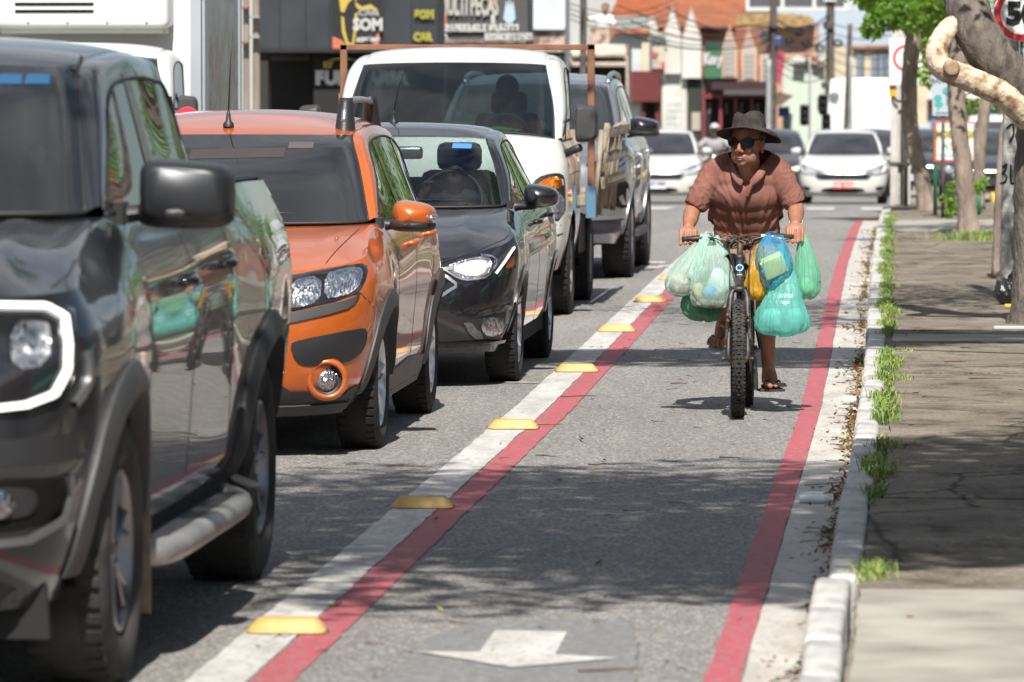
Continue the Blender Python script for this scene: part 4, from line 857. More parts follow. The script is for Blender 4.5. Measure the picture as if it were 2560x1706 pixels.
signal('dark traffic signal beside the mint house wall', 1850, 264, 118); signal('upper dark traffic signal on the cable-wrapped pole', 1893, 240, 120); signal('lower dark traffic signal on the cable-wrapped pole', 1900, 284, 120)
r = random.Random(12)
ORD = ['topmost','second from top','third from top','fourth from top','fifth from top','sixth from top','seventh from top','eighth from top','lowest']
def wire(a, b_, sag, y0, y1, rad=.012, n=14, lab='thin black overhead cable'):
    P0, P1 = sv(a[0],a[1],y0), sv(b_[0],b_[1],y1); bm = B()
    tube(bm, [P0.lerp(P1, k/n)-V(0,0,sag*4*(k/n)*(1-k/n)) for k in range(n+1)], rad, 4)
    o = obj('overhead_wire', bm, M_DARKW); tag(o, lab, 'cable', 'black overhead cables between the poles')
for k in range(9): wire((1776,40+14*k+r.uniform(-4,4)), (1908,30+17*k+r.uniform(-6,6)), .25+.1*r.random(), 128, 132, .012+.012*(k%3 == 0), lab='%s black cable in the span from the transformer pole to the cable-wrapped pole' % ORD[k])
for k in range(6): wire((1500+r.uniform(-90,40),8+13*k+r.uniform(-5,5)), (1776,50+9*k), .3, 112, 128, .010+.008*(k%2), lab='%s thin cable running in front of the pointed gables to the transformer pole' % ORD[k])
for k in range(7): wire((1908,54+20*k), (2110+r.uniform(-30,40),20+26*k), .35, 132, 150, .012, lab='%s black cable fanning right from the cable-wrapped pole' % ORD[k])
for k in range(4): wire((1296,2+12*k), (1560,-6+14*k), .3, 108, 120, .010, lab='%s thin cable above the flatbed roof leaving the dark pole by the hoop' % ORD[k])
def coil(u, v, y, s, lab):
    p = sv(u, v, y); bm = B(); P = []
    for k in range(60): a = k*.9; P.append(V(s*(1+.3*sin(k*1.7))*cos(a), .06*sin(k*.7), s*.8*(1+.3*cos(k*1.3))*sin(a)))
    tube(bm, P, .012, 4); o = obj('cable_coil', bm, M_DARKW, loc=p); tag(o, lab, 'cable', 'tangled cable coils on the lines')
for u, v, q in ((1838,74,'uppermost tangled cable coil over the mint house'),(1854,98,'tangled cable coil in the middle of the wires over the mint house'),(1816,92,'leftmost tangled cable coil, nearest the transformer pole'),(1885,112,'lowest tangled cable coil, just left of the cable-wrapped pole'),(1926,100,'tangled cable coil just right of the cable-wrapped pole')): coil(u, v, 130, .10, q)
# ------------------------------------------------------------------ shops across the pavement on the right (seen mirrored in the car sides)
def side_shop(y0, y1, h, m, fascia, label, awn):
    t = thing('shop', label, 'building', (8.6,(y0+y1)/2,.0)); L = y1-y0
    bm = B(); box(bm, (2,0,h/2), (4,L,h)); obj('wall', bm, m, t)
    bm = B(); box(bm, (-.06,0,3.1), (.12,L*.94,.9)); obj('fascia', bm, fascia, t)
    n = max(2, int(L/2.6))
    for k in range(n):
        yy = -L/2+L*(k+.5)/n; obj('doorway', bbox((-.03,yy,1.2), (.10,L/n*.62,2.4), .01), M_DARKIN if k % 2 else M_SHUT, t)
    if awn:
        bm = B(); rows = [[V(-.05,-L*.4+L*.8*i/8,2.6), V(-1.1,-L*.4+L*.8*i/8,2.1), V(-1.12,-L*.4+L*.8*i/8,1.95)] for i in range(9)]; grid(bm, rows); obj('awning', bm, awn, t)
M_TEALA = mat('awning_teal', (.03,.30,.27), .7)
SH = [(4,10,4.6,plaster('shop_rose', (.36,.20,.16)),mat('fascia_brown', (.12,.05,.04), .6),'rose plastered shop across the pavement nearest the camera',None),
      (10.1,17,4.2,plaster('shop_white', (.5,.48,.44)),mat('fascia_teal', (.03,.26,.25), .6),'white shop with a teal fascia and awning across the pavement',M_TEALA),
      (17.1,24,5.0,plaster('shop_brick', (.26,.13,.10)),mat('fascia_yellow', (.50,.36,.05), .6),'brown brick shop with a yellow fascia across the pavement',None),
      (24.1,32,4.4,plaster('shop_cream', (.46,.40,.31)),M_TEALA,'cream shop with a teal awning across the pavement',M_TEALA),
      (32.1,41,4.8,plaster('shop_pink', (.40,.22,.19)),mat('fascia_red', (.30,.04,.04), .6),'pink shop with a red fascia across the pavement',None),
      (41.1,56,4.5,plaster('shop_stone', (.40,.37,.32)),mat('fascia_grey', (.2,.2,.2), .6),'grey stone-coloured shop at the end of the pavement',None)]
SH += [(84,98,5.2,MATS['shop_brick'],MATS['fascia_teal'],'brick shop with a teal fascia beyond the side street on the right',M_TEALA),(98.2,114,4.6,MATS['shop_rose'],MATS['fascia_yellow'],'rose shop with a yellow fascia beyond the side street on the right',None),(114.2,135,5.4,MATS['shop_pink'],MATS['fascia_brown'],'pink shop far along the right side of the street',M_TEALA)]
for a in SH: side_shop(*a)
bm = B(); grid(bm, [[V(5.2,y,.11), V(8.7,y,.11)] for y in (-5,20,40,60)]); struct('forecourt', bm, M_SLAB)
# ================================================================== VEHICLES
M_TYRE = mat('tyre_rubber', (.014,.014,.015), .85, col2=(.034,.033,.031), vscale=6, bump=.2, bscale=90, spec=.3)
M_TYRE_DUSTY = mat('dusty_tyre_rubber', (.022,.022,.022), .9, col2=(.062,.06,.057), vscale=5, bump=.2, bscale=90, spec=.2)
M_RIM = mat('alloy_rim', (.55,.56,.58), .28, metal=1.0)
M_STEEL_RIM = mat('steel_rim', (.25,.25,.25), .5, metal=.8)
M_BLACKPL = mat('black_plastic', (.016,.0165,.018), .5, bump=.06, bscale=220)
M_GREYPL = mat('grey_plastic', (.030,.031,.033), .55, bump=.08, bscale=200, col2=(.048,.048,.048), vscale=5)
M_GLOSSB = mat('gloss_black', (.008,.008,.009), .12, coat=.6)
M_WELL = mat('wheel_well', (.008,.008,.008), .95, spec=.1)
M_UNDER = mat('underbody', (.02,.02,.02), .9, spec=.2)
M_CHROME = mat('chrome', (.75,.76,.78), .12, metal=1.0)
M_SILVER = mat('silver_paint_trim', (.42,.43,.45), .3, metal=.9)
M_SEAT = mat('seat_cloth', (.045,.047,.05), .85)
M_DASH = mat('dashboard', (.03,.03,.032), .7)
M_RUBBER = mat('seal_rubber', (.012,.012,.012), .6)
def reflector(name, col=(.85,.86,.88), amt=1.0, sc=55, rough=.14):
    if name in MATS: return MATS[name]
    m = mat(name, col, rough, metal=1.0); N, L = nodes(m); b = N['Principled BSDF']
    t = N.new('ShaderNodeTexCoord'); v = N.new('ShaderNodeTexVoronoi'); v.inputs['Scale'].default_value = sc; v.feature = 'F1'; v.distance = 'CHEBYCHEV'
    mp_ = N.new('ShaderNodeMapping'); mp_.inputs['Scale'].default_value = (2.0,.3,.55)
    L.new(t.outputs['Object'], mp_.inputs[0]); L.new(mp_.outputs[0], v.inputs['Vector'])
    bp = N.new('ShaderNodeBump'); bp.inputs['Strength'].default_value = amt; bp.inputs['Distance'].default_value = .02; L.new(v.outputs['Distance'], bp.inputs['Height']); L.new(bp.outputs[0], b.inputs['Normal'])
    b.inputs['Coat Weight'].default_value = 1.0; return m
M_REFL = reflector('lamp_reflector', (.62,.63,.66), .65, 75, .18)
M_REFLD = reflector('lamp_reflector_smoked', (.34,.35,.37), .8, 40, .2)
M_AMBER = reflector('amber_lens', (.85,.22,.02), .5, 90, .3)
M_AMBER2 = mat('amber_plastic', (.75,.17,.015), .25, coat=1)
M_LENS = mat('lamp_housing_black', (.012,.012,.014), .08, coat=1)
def car_paint(name, col, metal=.0, rough=.35, col2=None, dust=0.0):
    m = mat(name, col, rough, metal=metal, coat=1.0, coatr=.02, spec=.5)
    N, L = nodes(m); b = N['Principled BSDF']
    if dust:
        t = N.new('ShaderNodeTexCoord'); n = N.new('ShaderNodeTexNoise'); n.inputs['Scale'].default_value = 26; n.inputs['Detail'].default_value = 9; n.inputs['Roughness'].default_value = .7
        L.new(t.outputs['Object'], n.inputs['Vector'])
        r = N.new('ShaderNodeMapRange'); r.inputs['From Min'].default_value = .52; r.inputs['From Max'].default_value = .8; r.inputs['To Max'].default_value = dust
        L.new(n.outputs['Fac'], r.inputs[0])
        x = N.new('ShaderNodeMix'); x.data_type = 'RGBA'; x.inputs['A'].default_value = (*col, 1); x.inputs['B'].default_value = (.30,.27,.23,1)
        L.new(r.outputs[0], x.inputs[0]); L.new(x.outputs['Result'], b.inputs['Base Color'])
        r2 = N.new('ShaderNodeMapRange'); r2.inputs['From Min'].default_value = .4; r2.inputs['From Max'].default_value = .8; r2.inputs['To Min'].default_value = .015; r2.inputs['To Max'].default_value = .02+dust*.6
        L.new(n.outputs['Fac'], r2.inputs[0]); L.new(r2.outputs[0], b.inputs['Coat Roughness'])
    return m

def chaikin(P, n=2):
    P = [Vector(p) for p in P]
    for _ in range(n):
        Q = []
        for a, b_ in zip(P, P[1:]+P[:1]): Q += [a*.75+b_*.25, a*.25+b_*.75]
        P = Q
    return P
def densify(P, st):
    out = []
    for a, b_ in zip(P, P[1:]+P[:1]):
        n = max(1, int((b_-a).length/st))
        out += [a.lerp(b_, k/n) for k in range(n)]
    return out
class Skin:
    """collects body surfaces so that lamps, grilles, shut lines and handles can be laid onto them"""
    def __init__(s): s.v = []; s.f = []; s.t = None
    def add(s, rows):
        k = len(s.v); n = len(rows[0]); s.v += [Vector(p) for r in rows for p in r]
        for j in range(len(rows)-1):
            for i in range(n-1): a = k+j*n+i; s.f.append((a, a+1, a+n+1, a+n))
        s.t = None
    def bvh(s):
        if s.t is None: s.t = BVHTree.FromPolygons(s.v, s.f)
        return s.t
    def hit(s, o, d):
        h = s.bvh().ray_cast(Vector(o), Vector(d)); return h
    def project(s, a, b_, view):
        o, d = {'front': ((a, -3, b_), (0,1,0)), 'side': ((3, a, b_), (-1,0,0)), 'side-': ((-3, a, b_), (1,0,0)), 'top': ((a, b_, 5), (0,0,-1))}[view]
        h = s.hit(o, d)
        if h[0] is None: return None
        n = h[1]
        if n.dot(Vector(d)) > 0: n = -n
        return h[0], n
    def panel(s, name, outline, m, parent, view='front', off=.004, depth=.012, rnd=0, st=.02, flip=False, dome=0.0, smooth=True, inset=None):
        """a panel of its own that follows the body: outline in the given view"""
        P = [Vector((p[0], p[1])) for p in outline]
        if rnd: P = chaikin(P, rnd)
        P = densify(P, st); n = len(P)
        x0, x1 = min(p.x for p in P), max(p.x for p in P); y0, y1 = min(p.y for p in P), max(p.y for p in P)
        pts = list(P); g = st*1.3
        def inside(q):
            c = False
            for a, b_ in zip(P, P[1:]+P[:1]):
                if (a.y > q.y) != (b_.y > q.y) and q.x < (b_.x-a.x)*(q.y-a.y)/(b_.y-a.y)+a.x: c = not c
            return c
        def dist(q): return min((q-(a+(b_-a)*max(0,min(1,(q-a).dot(b_-a)/max(1e-9,(b_-a).length_squared))))).length for a, b_ in zip(P, P[1:]+P[:1]))
        ii = int((x1-x0)/g); jj = int((y1-y0)/g)
        for i in range(ii+1):
            for j in range(jj+1):
                q = Vector((x0+g*(i+.5), y0+g*(j+.5)))
                if inside(q) and dist(q) > g*.5: pts.append(q)
        vs, es, fs, *_ = delaunay_2d_cdt(pts, [(i, (i+1)%n) for i in range(n)], [], 1, 1e-5)
        bm = B(); top = []; last = None
        cx, cy = (x0+x1)/2, (y0+y1)/2
        for q in vs:
            h = s.project(q.x, q.y, view)
            if h is None: h = last
            if h is None: h = (Vector((q.x, 0, q.y)), Vector((0,-1,0))) if view == 'front' else (Vector((.8, q.x, q.y)), Vector((1,0,0)))
            last = h; k = off
            if dome: k += dome*max(0, 1-((q.x-cx)/(x1-x0)*2)**2)*max(0, 1-((q.y-cy)/(y1-y0)*2)**2)
            d = {'front': V(0,-1,0), 'side': V(1,0,0), 'side-': V(-1,0,0), 'top': V(0,0,1)}[view]
            top.append(bm.verts.new(h[0] + (h[1]*.6+d*.4)*k))
        for f in fs:
            try: bm.faces.new([top[i] for i in f])
            except ValueError: pass
        bnd = [e for e in bm.edges if len(e.link_faces) == 1]
        ex = bmesh.ops.extrude_edge_only(bm, edges=bnd)
        d = {'front': V(0,1,0), 'side': V(-1,0,0), 'side-': V(1,0,0), 'top': V(0,0,-1)}[view]
        for g_ in ex['geom']:
            if isinstance(g_, bmesh.types.BMVert): g_.co += d*depth
        bmesh.ops.recalc_face_normals(bm, faces=bm.faces)
        return obj(name, bm, m, parent, sharp=48)
    def line(s, name, pts, m, parent, view='front', w=.006, off=.0015, h=.004, dens=.03):
        """a thin strip laid along the body (shut lines, trim, light guides)"""
        P = [Vector((*p, 0)) for p in pts]; Q = resample(P, max(2, int(sum((b_-a).length for a, b_ in zip(P,P[1:]))/dens)+1))
        C3 = []; 
        for q in Q:
            hh = s.project(q.x, q.y, view)
            if hh: C3.append(hh)
        if len(C3) < 2: return None
        bm = B(); rows = []
        for i, (p, n) in enumerate(C3):
            d = C3[min(i+1,len(C3)-1)][0]-C3[max(i-1,0)][0]
            t = n.cross(d); t = t.normalized() if t.length > 1e-6 else V(0,0,1)
            rows.append([p+t*w/2-n*.004, p+t*w/2+n*(off+h), p-t*w/2+n*(off+h), p-t*w/2-n*.004])
        grid(bm, rows, closed=True); bmesh.ops.recalc_face_normals(bm, faces=bm.faces)
        return obj(name, bm, m, parent, sharp=40)

def wheel(parent, x, y, R, w, rimr, spokes=5, rim=None, tyre=None, side=1, dish=.03, double=False, name='wheel'):
    """side=+1: outer face towards +x.  wheel > tyre, rim"""
    rim = rim or M_RIM; tyre = tyre or M_TYRE
    bm = B(); h = w/2
    prof = [(rimr*.98,-h*.70),(rimr+.012,-h*.86),(rimr+(R-rimr)*.45,-h*1.0),(R-.035,-h*.97),(R-.012,-h*.84),(R-.002,-h*.62),(R,-h*.2),(R,h*.2),(R-.002,h*.62),(R-.012,h*.84),(R-.035,h*.97),(rimr+(R-rimr)*.45,h*1.0),(rimr+.012,h*.86),(rimr*.98,h*.70)]
    lathe(bm, prof, axis='x', seg=56)
    # tread grooves: circumferential ribs and cross cuts as raised blocks
    for k in range(44):
        a = 2*pi*k/44
        for sx in (-1, 1):
            c = V(sx*h*.62, (R-.001)*cos(a), (R-.001)*sin(a)); Rm = Matrix.Rotation(a, 3, 'X')
            box(bm, c, (h*.42, .0105, .026 if k % 2 else .034), Rm)
    bmesh.ops.recalc_face_normals(bm, faces=bm.faces)
    root = obj(name, bm, tyre, parent, sharp=35, loc=(x, y, R))
    bm = B(); o = h*.86*side; q = side
    lathe(bm, [(rimr, o), (rimr-.012, o+.004*q), (rimr-.022, o-.012*q), (rimr-.03, o-h*1.2*q), (rimr*.3, o-h*1.25*q), (.001, o-h*1.25*q)], axis='x', seg=40)
    for k in range(spokes):
        a = 2*pi*k/spokes + .3
        for da in ((-.16, .16) if double else (0,)):
            P = [V(o-dish*q-.012*q, cos(a)*.05, sin(a)*.05), V(o-.030*q, cos(a+da*.5)*rimr*.5, sin(a+da*.5)*rimr*.5), V(o-.024*q, cos(a+da)*(rimr-.016), sin(a+da)*(rimr-.016))]
            tube(bm, P, [.030, .024 if not double else .017, .027 if not double else .018], 8, flat=.7)
    lathe(bm, [(.075, o-.05*q), (.07, o-dish*q), (.03, o-dish*q+.012*q), (.001, o-dish*q+.014*q)], axis='x', seg=20)
    bmesh.ops.recalc_face_normals(bm, faces=bm.faces)
    obj('rim', bm, rim, root, sharp=40)
    bm = B(); lathe(bm, [(rimr-.03, o-h*1.15*q), (rimr*.25, o-h*1.1*q)], axis='x', seg=28); obj('brake_disc', bm, M_STEEL_RIM, root, smooth=True)
    return root

class Car: pass
def build_car(sp):
    """sp: measured outline of one vehicle (half width, metres, y counted from the nose backwards)"""
    c = Car(); c.sp = sp; sk = c.skin = Skin(); T = c.t = thing(sp['name'], sp['label'], sp['cat'], sp['loc'], sp.get('rz', 0), sp.get('group'))
    paint = sp['paint']; st = sp['stations']; K = len(st[0][1]); NZ = sp.get('nz', 30)
    Yst = [s[0] for s in st]; yA = Yst[0]; yE = Yst[-1]
    def sec(y):
        """profile control points at y"""
        y = max(yA, min(yE, y)); i = 0
        while i < len(Yst)-2 and Yst[i+1] < y: i += 1
        t = i + (y-Yst[i])/(Yst[i+1]-Yst[i])
        return [cat([V(s[1][k][0], s[1][k][1]) for s in st], t) for k in range(K)]
    def prof(y, n):
        P = sec(y); return [cat(P, (K-1)*j/(n-1)) for j in range(n)]
    c.sec = sec
    def zclip(y):
        z = -9
        for (ya, za, R) in sp['arches']:
            if abs(y-ya) < R: z = max(z, za+sqrt(R*R-(y-ya)**2))
        return z
    ysamp = set(); e = .0005
    n = int((yE-yA)/.06); ysamp |= {yA+(yE-yA)*k/n for k in range(n+1)}
    for ya, za, R in sp['arches']:
        ysamp |= {ya-R*cos(pi*k/36) for k in range(37)} | {ya-R-e, ya+R+e}
    ysamp = sorted(y for y in ysamp if yA-1e-9 <= y <= yE+1e-9)
    def side_rows(y0=None, y1=None):
        rows = []
        for y in ysamp:
            P = prof(y, NZ); zc = zclip(y)
            Q = [V(p.x, y, p.y) for p in P]
            if zc > -1:
                # trim the lower edge to the arch
                k = next((i for i in range(NZ) if Q[i].z > zc), NZ-1)
                if k > 0:
                    a, b_ = Q[k-1], Q[k]; f = (zc-a.z)/max(1e-6, b_.z-a.z); P0 = a.lerp(b_, max(0,min(1,f)))
                    Q = resample([P0]+Q[k:], NZ)
            rows.append(Q)
        return rows
    R_ = side_rows()
    sk.add(R_); RL = [[mx_(p) for p in r] for r in R_]; sk.add(RL)
    for rr in (R_, RL):
        bm = B(); grid(bm, rr, flip=rr is RL); bmesh.ops.recalc_face_normals(bm, faces=bm.faces); c.body = obj('body_side', bm, paint, T, smooth=True)
    # --- front: plan curves from the middle round the corner to the front of the arch
    def nose(rows, ya, sgn, nu, nv):
        """rows: (yc, zc, exponent n, exponent m) per profile point"""
        P = sec(ya); out = []
        for j in range(nv):
            t = (len(rows)-1)*j/(nv-1)
            yc, zc, nn, mm = cat([Vector(r) for r in rows], t); w = cat(P, (K-1)*j/(nv-1))
            row = []
            for i in range(nu):
                a = (pi/2)*i/(nu-1)
                x = w.x*max(0, sin(a))**(2/nn); q = max(0, cos(a))**(2/mm)
                y = ya + (yc-ya)*q; z = w.y + (zc-w.y)*q**sp.get('zpow', 1.0)
                row.append(V(x, y, z))
            out.append(row)
        return out
    F = nose(sp['front'], yA, 1, 30, 26)
    FL = [[mx_(p) for p in r] for r in F]
    sk.add(F); sk.add(FL)
    nb = sp.get('bumper_split', 26)
    bm = B(); grid(bm, F); grid(bm, FL, flip=True); bmesh.ops.remove_doubles(bm, verts=bm.verts, dist=1e-4); bmesh.ops.recalc_face_normals(bm, faces=bm.faces)
    c.bumper = obj('front_bumper', bm, sp.get('bumper_paint', paint), T, smooth=True)
    Rr = nose(sp['rear'], yE, -1, 16, 14); RrL = [[mx_(p) for p in r] for r in Rr]
    bm = B(); grid(bm, Rr, flip=True); grid(bm, RrL); bmesh.ops.remove_doubles(bm, verts=bm.verts, dist=1e-4); bmesh.ops.recalc_face_normals(bm, faces=bm.faces)
    obj('rear_bumper', bm, paint, T, smooth=True)
    # --- bonnet
    top = lambda y: V(sec(y)[-1].x, y, sec(y)[-1].y)
    yC = sp['y_cowl']; cw = top(yC)
    side = [top(yA+(yC-yA)*k/12) for k in range(13)]
    mid = [Vector((0, *p)) for p in sp['hood_mid']]
    mid = [F[-1][0].copy()] + mid; midC = spline(mid, 20)
    yc0, zc0 = mid[-1].y, mid[-1].z
    cowl = [V(cw.x*sin(pi/2*k/12), yc0+(yC-yc0)*(1-cos(pi/2*k/12))**1.0, zc0+(cw.z-zc0)*(1-cos(pi/2*k/12))) for k in range(13)]
    H = coons(F[-1], cowl, midC, side, 26, 22)
    cr = sp.get('hood_crown', .02)
    for j, r in enumerate(H):
        v = j/21
        for i, p in enumerate(r):
            u = i/25; p.z += cr*sin(pi*u)**1.0*sin(pi*min(1,v*1.15))*(1 if v < .87 else 1)
    for (u0, amp, wid) in sp.get('hood_creases', []):
        for j, r in enumerate(H):
            for i, p in enumerate(r): p.z += amp*math.exp(-((i/25-u0)/wid)**2)*sin(pi*j/21)**.5
    HL = [[mx_(p) for p in r] for r in H]; sk.add(H); sk.add(HL)
    bm = B(); grid(bm, H); grid(bm, HL, flip=True); bmesh.ops.remove_doubles(bm, verts=bm.verts, dist=1e-4); bmesh.ops.recalc_face_normals(bm, faces=bm.faces)
    c.hood = obj('bonnet', bm, sp.get('hood_paint', paint), T, smooth=True)
    # --- cabin: inner line (windscreen/roof edge) and outer line (top of the side glass)
    cab = sp['cabin']
    inn = [V(*p) for p in cab['inner']]; outr = [V(*p) for p in cab['outer']]; ni = 60
    inC, ouC = spline(inn, ni), spline(outr, ni)
    bl = cab.get('bulge', .02)
    rows = []
    for a, b_ in zip(inC, ouC):
        d = (b_-a); nrm = V(.55,-.2,.8).normalized(); r = []
        for k in range(9):
            u = k/8; r.append(a+d*u+nrm*bl*sin(pi*u)*min(1,d.length/.05))
        rows.append(r)
    rowsL = [[mx_(p) for p in r] for r in rows]; sk.add(rows); sk.add(rowsL)
    for rr in (rows, rowsL):
        bm = B(); grid(bm, rr, flip=rr is rowsL); c.pillars = obj('roof_pillar', bm, sp.get('pillar_paint', paint), T, smooth=True)
    kf = cab['i_front']; kr = cab['i_rear']          # control indices of windscreen top and rear-window top
    tf, tr = kf/(len(inn)-1), kr/(len(inn)-1); jf, jr = int(round(tf*(ni-1))), int(round(tr*(ni-1)))
    def cross(p, zc, yc, n=13):   # from the middle to p
        return [V(p.x*sin(pi/2*k/(n-1)), yc+(p.y-yc)*(1-cos(pi/2*k/(n-1))), zc+(p.z-zc)*(1-cos(pi/2*k/(n-1)))) for k in range(n)]
    wb = cross(inC[0], cab['wb'][1], cab['wb'][0]); wt = cross(inC[jf], cab['wt'][1], cab['wt'][0])
    midw = spline([wb[0], (wb[0]+wt[0])/2+V(0,-.02,.035), wt[0]], 12)
    ws = coons(wb, wt, midw, inC[:jf+1], 16, 12); wsL = [[mx_(p) for p in r] for r in ws]; sk.add(ws); sk.add(wsL)
    bm = B(); grid(bm, ws); grid(bm, wsL, flip=True); bmesh.ops.remove_doubles(bm, verts=bm.verts, dist=1e-4); bmesh.ops.recalc_face_normals(bm, faces=bm.faces)
    c.ws = obj('windscreen', bm, sp['glass'], T, smooth=True)
    rt = cross(inC[jr], cab['rt'][1], cab['rt'][0])
    rm = spline([wt[0]]+[V(0,*p) for p in cab['roof_mid']]+[rt[0]], 20)
    rmr = resample(rm, jr-jf+1)
    rf = []
    for j in range(jr-jf+1):
        P_ = inC[jf+j]; base = cross(P_, rmr[j].z, rmr[j].y, 16)
        rf.append(base)
    rf[0] = resample(wt, 16); rf[-1] = resample(rt, 16); rfL = [[mx_(p) for p in r] for r in rf]; sk.add(rf); sk.add(rfL)
    bm = B(); grid(bm, rf); grid(bm, rfL, flip=True); bmesh.ops.remove_doubles(bm, verts=bm.verts, dist=1e-4); bmesh.ops.recalc_face_normals(bm, faces=bm.faces)
    c.roof = obj('roof', bm, sp.get('roof_paint', paint), T, smooth=True)
    rb = cross(inC[-1], cab['rb'][1], cab['rb'][0])
    rw = coons(rt, rb, [rt[0], rb[0]], inC[jr:], 12, 8); rwL = [[mx_(p) for p in r] for r in rw]
    bm = B(); grid(bm, rw); grid(bm, rwL, flip=True); bmesh.ops.remove_doubles(bm, verts=bm.verts, dist=1e-4); bmesh.ops.recalc_face_normals(bm, faces=bm.faces)
    obj('rear_window', bm, sp.get('rear_glass', sp['glass']), T, smooth=True)
    # side glass, each side its own part
    y0, y1 = outr[0].y, outr[-1].y
    bel = [top(y0+(y1-y0)*k/40) for k in range(41)]
    sg = coons(bel, ouC, [bel[0], ouC[0]], [bel[-1], ouC[-1]], 40, 8)
    for r in sg:
        for j, p in enumerate(r): pass
    for sgn in (1,-1):
        rr = sg if sgn == 1 else [[mx_(p) for p in r] for r in sg]
        sk.add(rr)
        bm = B(); grid(bm, rr, flip=sgn < 0); obj('side_window', bm, sp.get('side_glass', sp['glass']), T, smooth=True)
    for yb, lean, wd in cab.get('bars', []):
        for v_ in ('side','side-'):
            z0, z1 = top(yb).z, cab['bar_top']
            sk.panel('door_pillar', [(yb-wd/2,z0-.005),(yb+wd/2,z0-.005),(yb+wd/2+lean,z1),(yb-wd/2+lean,z1)], sp.get('bar_mat', M_GLOSSB), T, v_, off=.003, depth=.02, st=.06)
    # belt seal strip
    for sgn in (1,-1):
        bm = B(); tube(bm, [V(p.x*sgn, p.y, p.z+.002) for p in bel[::2]], .009, 5); obj('belt_seal', bm, sp.get('seal', M_RUBBER), T, smooth=True)
        bm = B(); tube(bm, [V(p.x*sgn, p.y, p.z-.004) for p in ouC[2:-3]], .008, 5); obj('window_seal', bm, sp.get('seal', M_RUBBER), T, smooth=True)
    bm = B(); tube(bm, [mx_(p) for p in wb[::-1]]+wb[1:], .010, 5); tube(bm, inC[:jf+1], .006, 5); tube(bm, [mx_(p) for p in inC[:jf+1]], .006, 5)
    obj('windscreen_seal', bm, M_RUBBER, T, smooth=True)
    # --- underbody, wheel wells, wheels
    bm = B(); w = sp['track_in']; ge = sp.get('ground', .2)
    (yf, zf, Rf), (yr, zr, Rr_) = sp['arches'][:2]
    box(bm, (0, (yA+yE)/2, ge+.20), (w*2-.1, yE-yA+.1, .24)); box(bm, (0, (yf+yr)/2, ge+.14), (w*2+.40, yr-yf-2*Rf-.05, .16)); box(bm, (0, yf, .30), (w*1.7, .09, .09)); box(bm, (0, yr, .32), (w*1.7, .10, .10))
    obj('underbody', bm, M_UNDER, T)
    bm = B()
    for ya, za, R in sp['arches']:
        for sgn in (1,-1):
            xo = sec(ya)[1].x-.05
            rows = [[V(sgn*xx, ya-(R+.004)*cos(a), za+(R+.004)*sin(a)) for xx in (xo, xo-.18, w*.98-.1)] for a in [pi*(-.04+1.08*k/24) for k in range(25)]]
            grid(bm, rows)
            box(bm, (sgn*(w-.12), ya, za+R*.5), (.05, R*1.9, R*.8))
    obj('wheel_well', bm, M_WELL, T, smooth=True)
    for ya, R, wd, rimr, xo in sp['wheels']:
        for sgn in (1,-1):
            wheel(T, sgn*(xo-wd/2), ya, R, wd, rimr, sp.get('spokes',5), sp.get('rim'), sp.get('tyre'), sgn, double=sp.get('double', False))
    # --- cabin inside: floor tub, dash, seats, wheel
    inz = top(yC).z
    bm = B(); yb0 = yC+.1; L_ = cab['rb'][0]-yb0
    wI = top(yC).x-.06
    box(bm, (0, yb0+L_/2, inz-.42), (wI*2, L_, .06)); 
    for sgn in (1,-1): box(bm, (sgn*wI, yb0+L_/2, inz-.26), (.03, L_, .40))
    box(bm, (0, yb0+L_, inz-.2), (wI*2, .05, .5)); box(bm, (0, yC+.18, inz-.19), (wI*2, .42, .36))
    obj('cabin_tub', bm, M_DASH, T)
    if sp.get('seats', True):
        hy = sp.get('seat_y', yC+1.05)
        for sx in (-1,1):
            bm = bbox((sx*.36, hy, inz-.12), (.46,.16,.62), .06); 
            seat = obj('seat', bm, M_SEAT, T, smooth=True)
            obj('headrest', bbox((sx*.36, hy+.03, inz+.27), (.27,.10,.17), .045), M_SEAT, seat, smooth=True)
        bm = bbox((0, hy+.85, inz-.12), (1.2,.16,.5), .06); obj('rear_seat', bm, M_SEAT, T, smooth=True)
        bm = B(); ctr = V(.36, yC+.50, inz+.02); n_ = V(0,-.93,.36).normalized(); u, v_ = V(1,0,0), V(0,.36,.93)
        tube(bm, [ctr+(u*cos(a)+v_*sin(a))*.185 for a in [2*pi*k/24 for k in range(25)]], .015, 6, cap=False)
        tube(bm, [ctr-u*.18, ctr, ctr+u*.18], .014, 5); obj('steering_wheel', bm, M_BLACKPL, T, smooth=True)
    c.top = top; c.inC = inC; c.ouC = ouC; c.F = F
    return c
def arch_flare(c, ya, za, R, w, m, a0=-.12, a1=1.12, thick=.022, xoff=.012, name='arch_flare', rows=1, lip=None):
    """plastic trim round a wheel arch, standing proud of the body"""
    for sgn in (1,-1):
        bm = B(); rr = []
        for k in range(41):
            a = pi*(a0+(a1-a0)*k/40); r = []
            cs, sn = -cos(a), sin(a)
            pts = []
            for R2, lift in ((R-.012, 0), (R-.006, thick), (R+w*.6, thick), (R+w, thick*.35), (R+w, -.01)):
                y, z = ya+R2*cs, za+R2*sn
                h = c.skin.project(y, z, 'side' if sgn > 0 else 'side-')
                x = None
                if h and abs(h[0].x) > .55: x = h[0].x
                pts.append((y, z, x, lift))
            xs = [p[2] for p in pts if p[2] is not None]
            base = xs[-1] if xs else (rr[-1][2].x if rr else sgn*c.sec(ya)[2].x)
            for y, z, x, lift in pts: r.append(V((x if x is not None else base)+sgn*(lift+xoff*.3), y, z))
            r[0].x = r[1].x-sgn*.06
            rr.append(r)
        grid(bm, rr, flip=sgn < 0); bmesh.ops.recalc_face_normals(bm, faces=bm.faces); obj(name, bm, m, c.t, sharp=50)
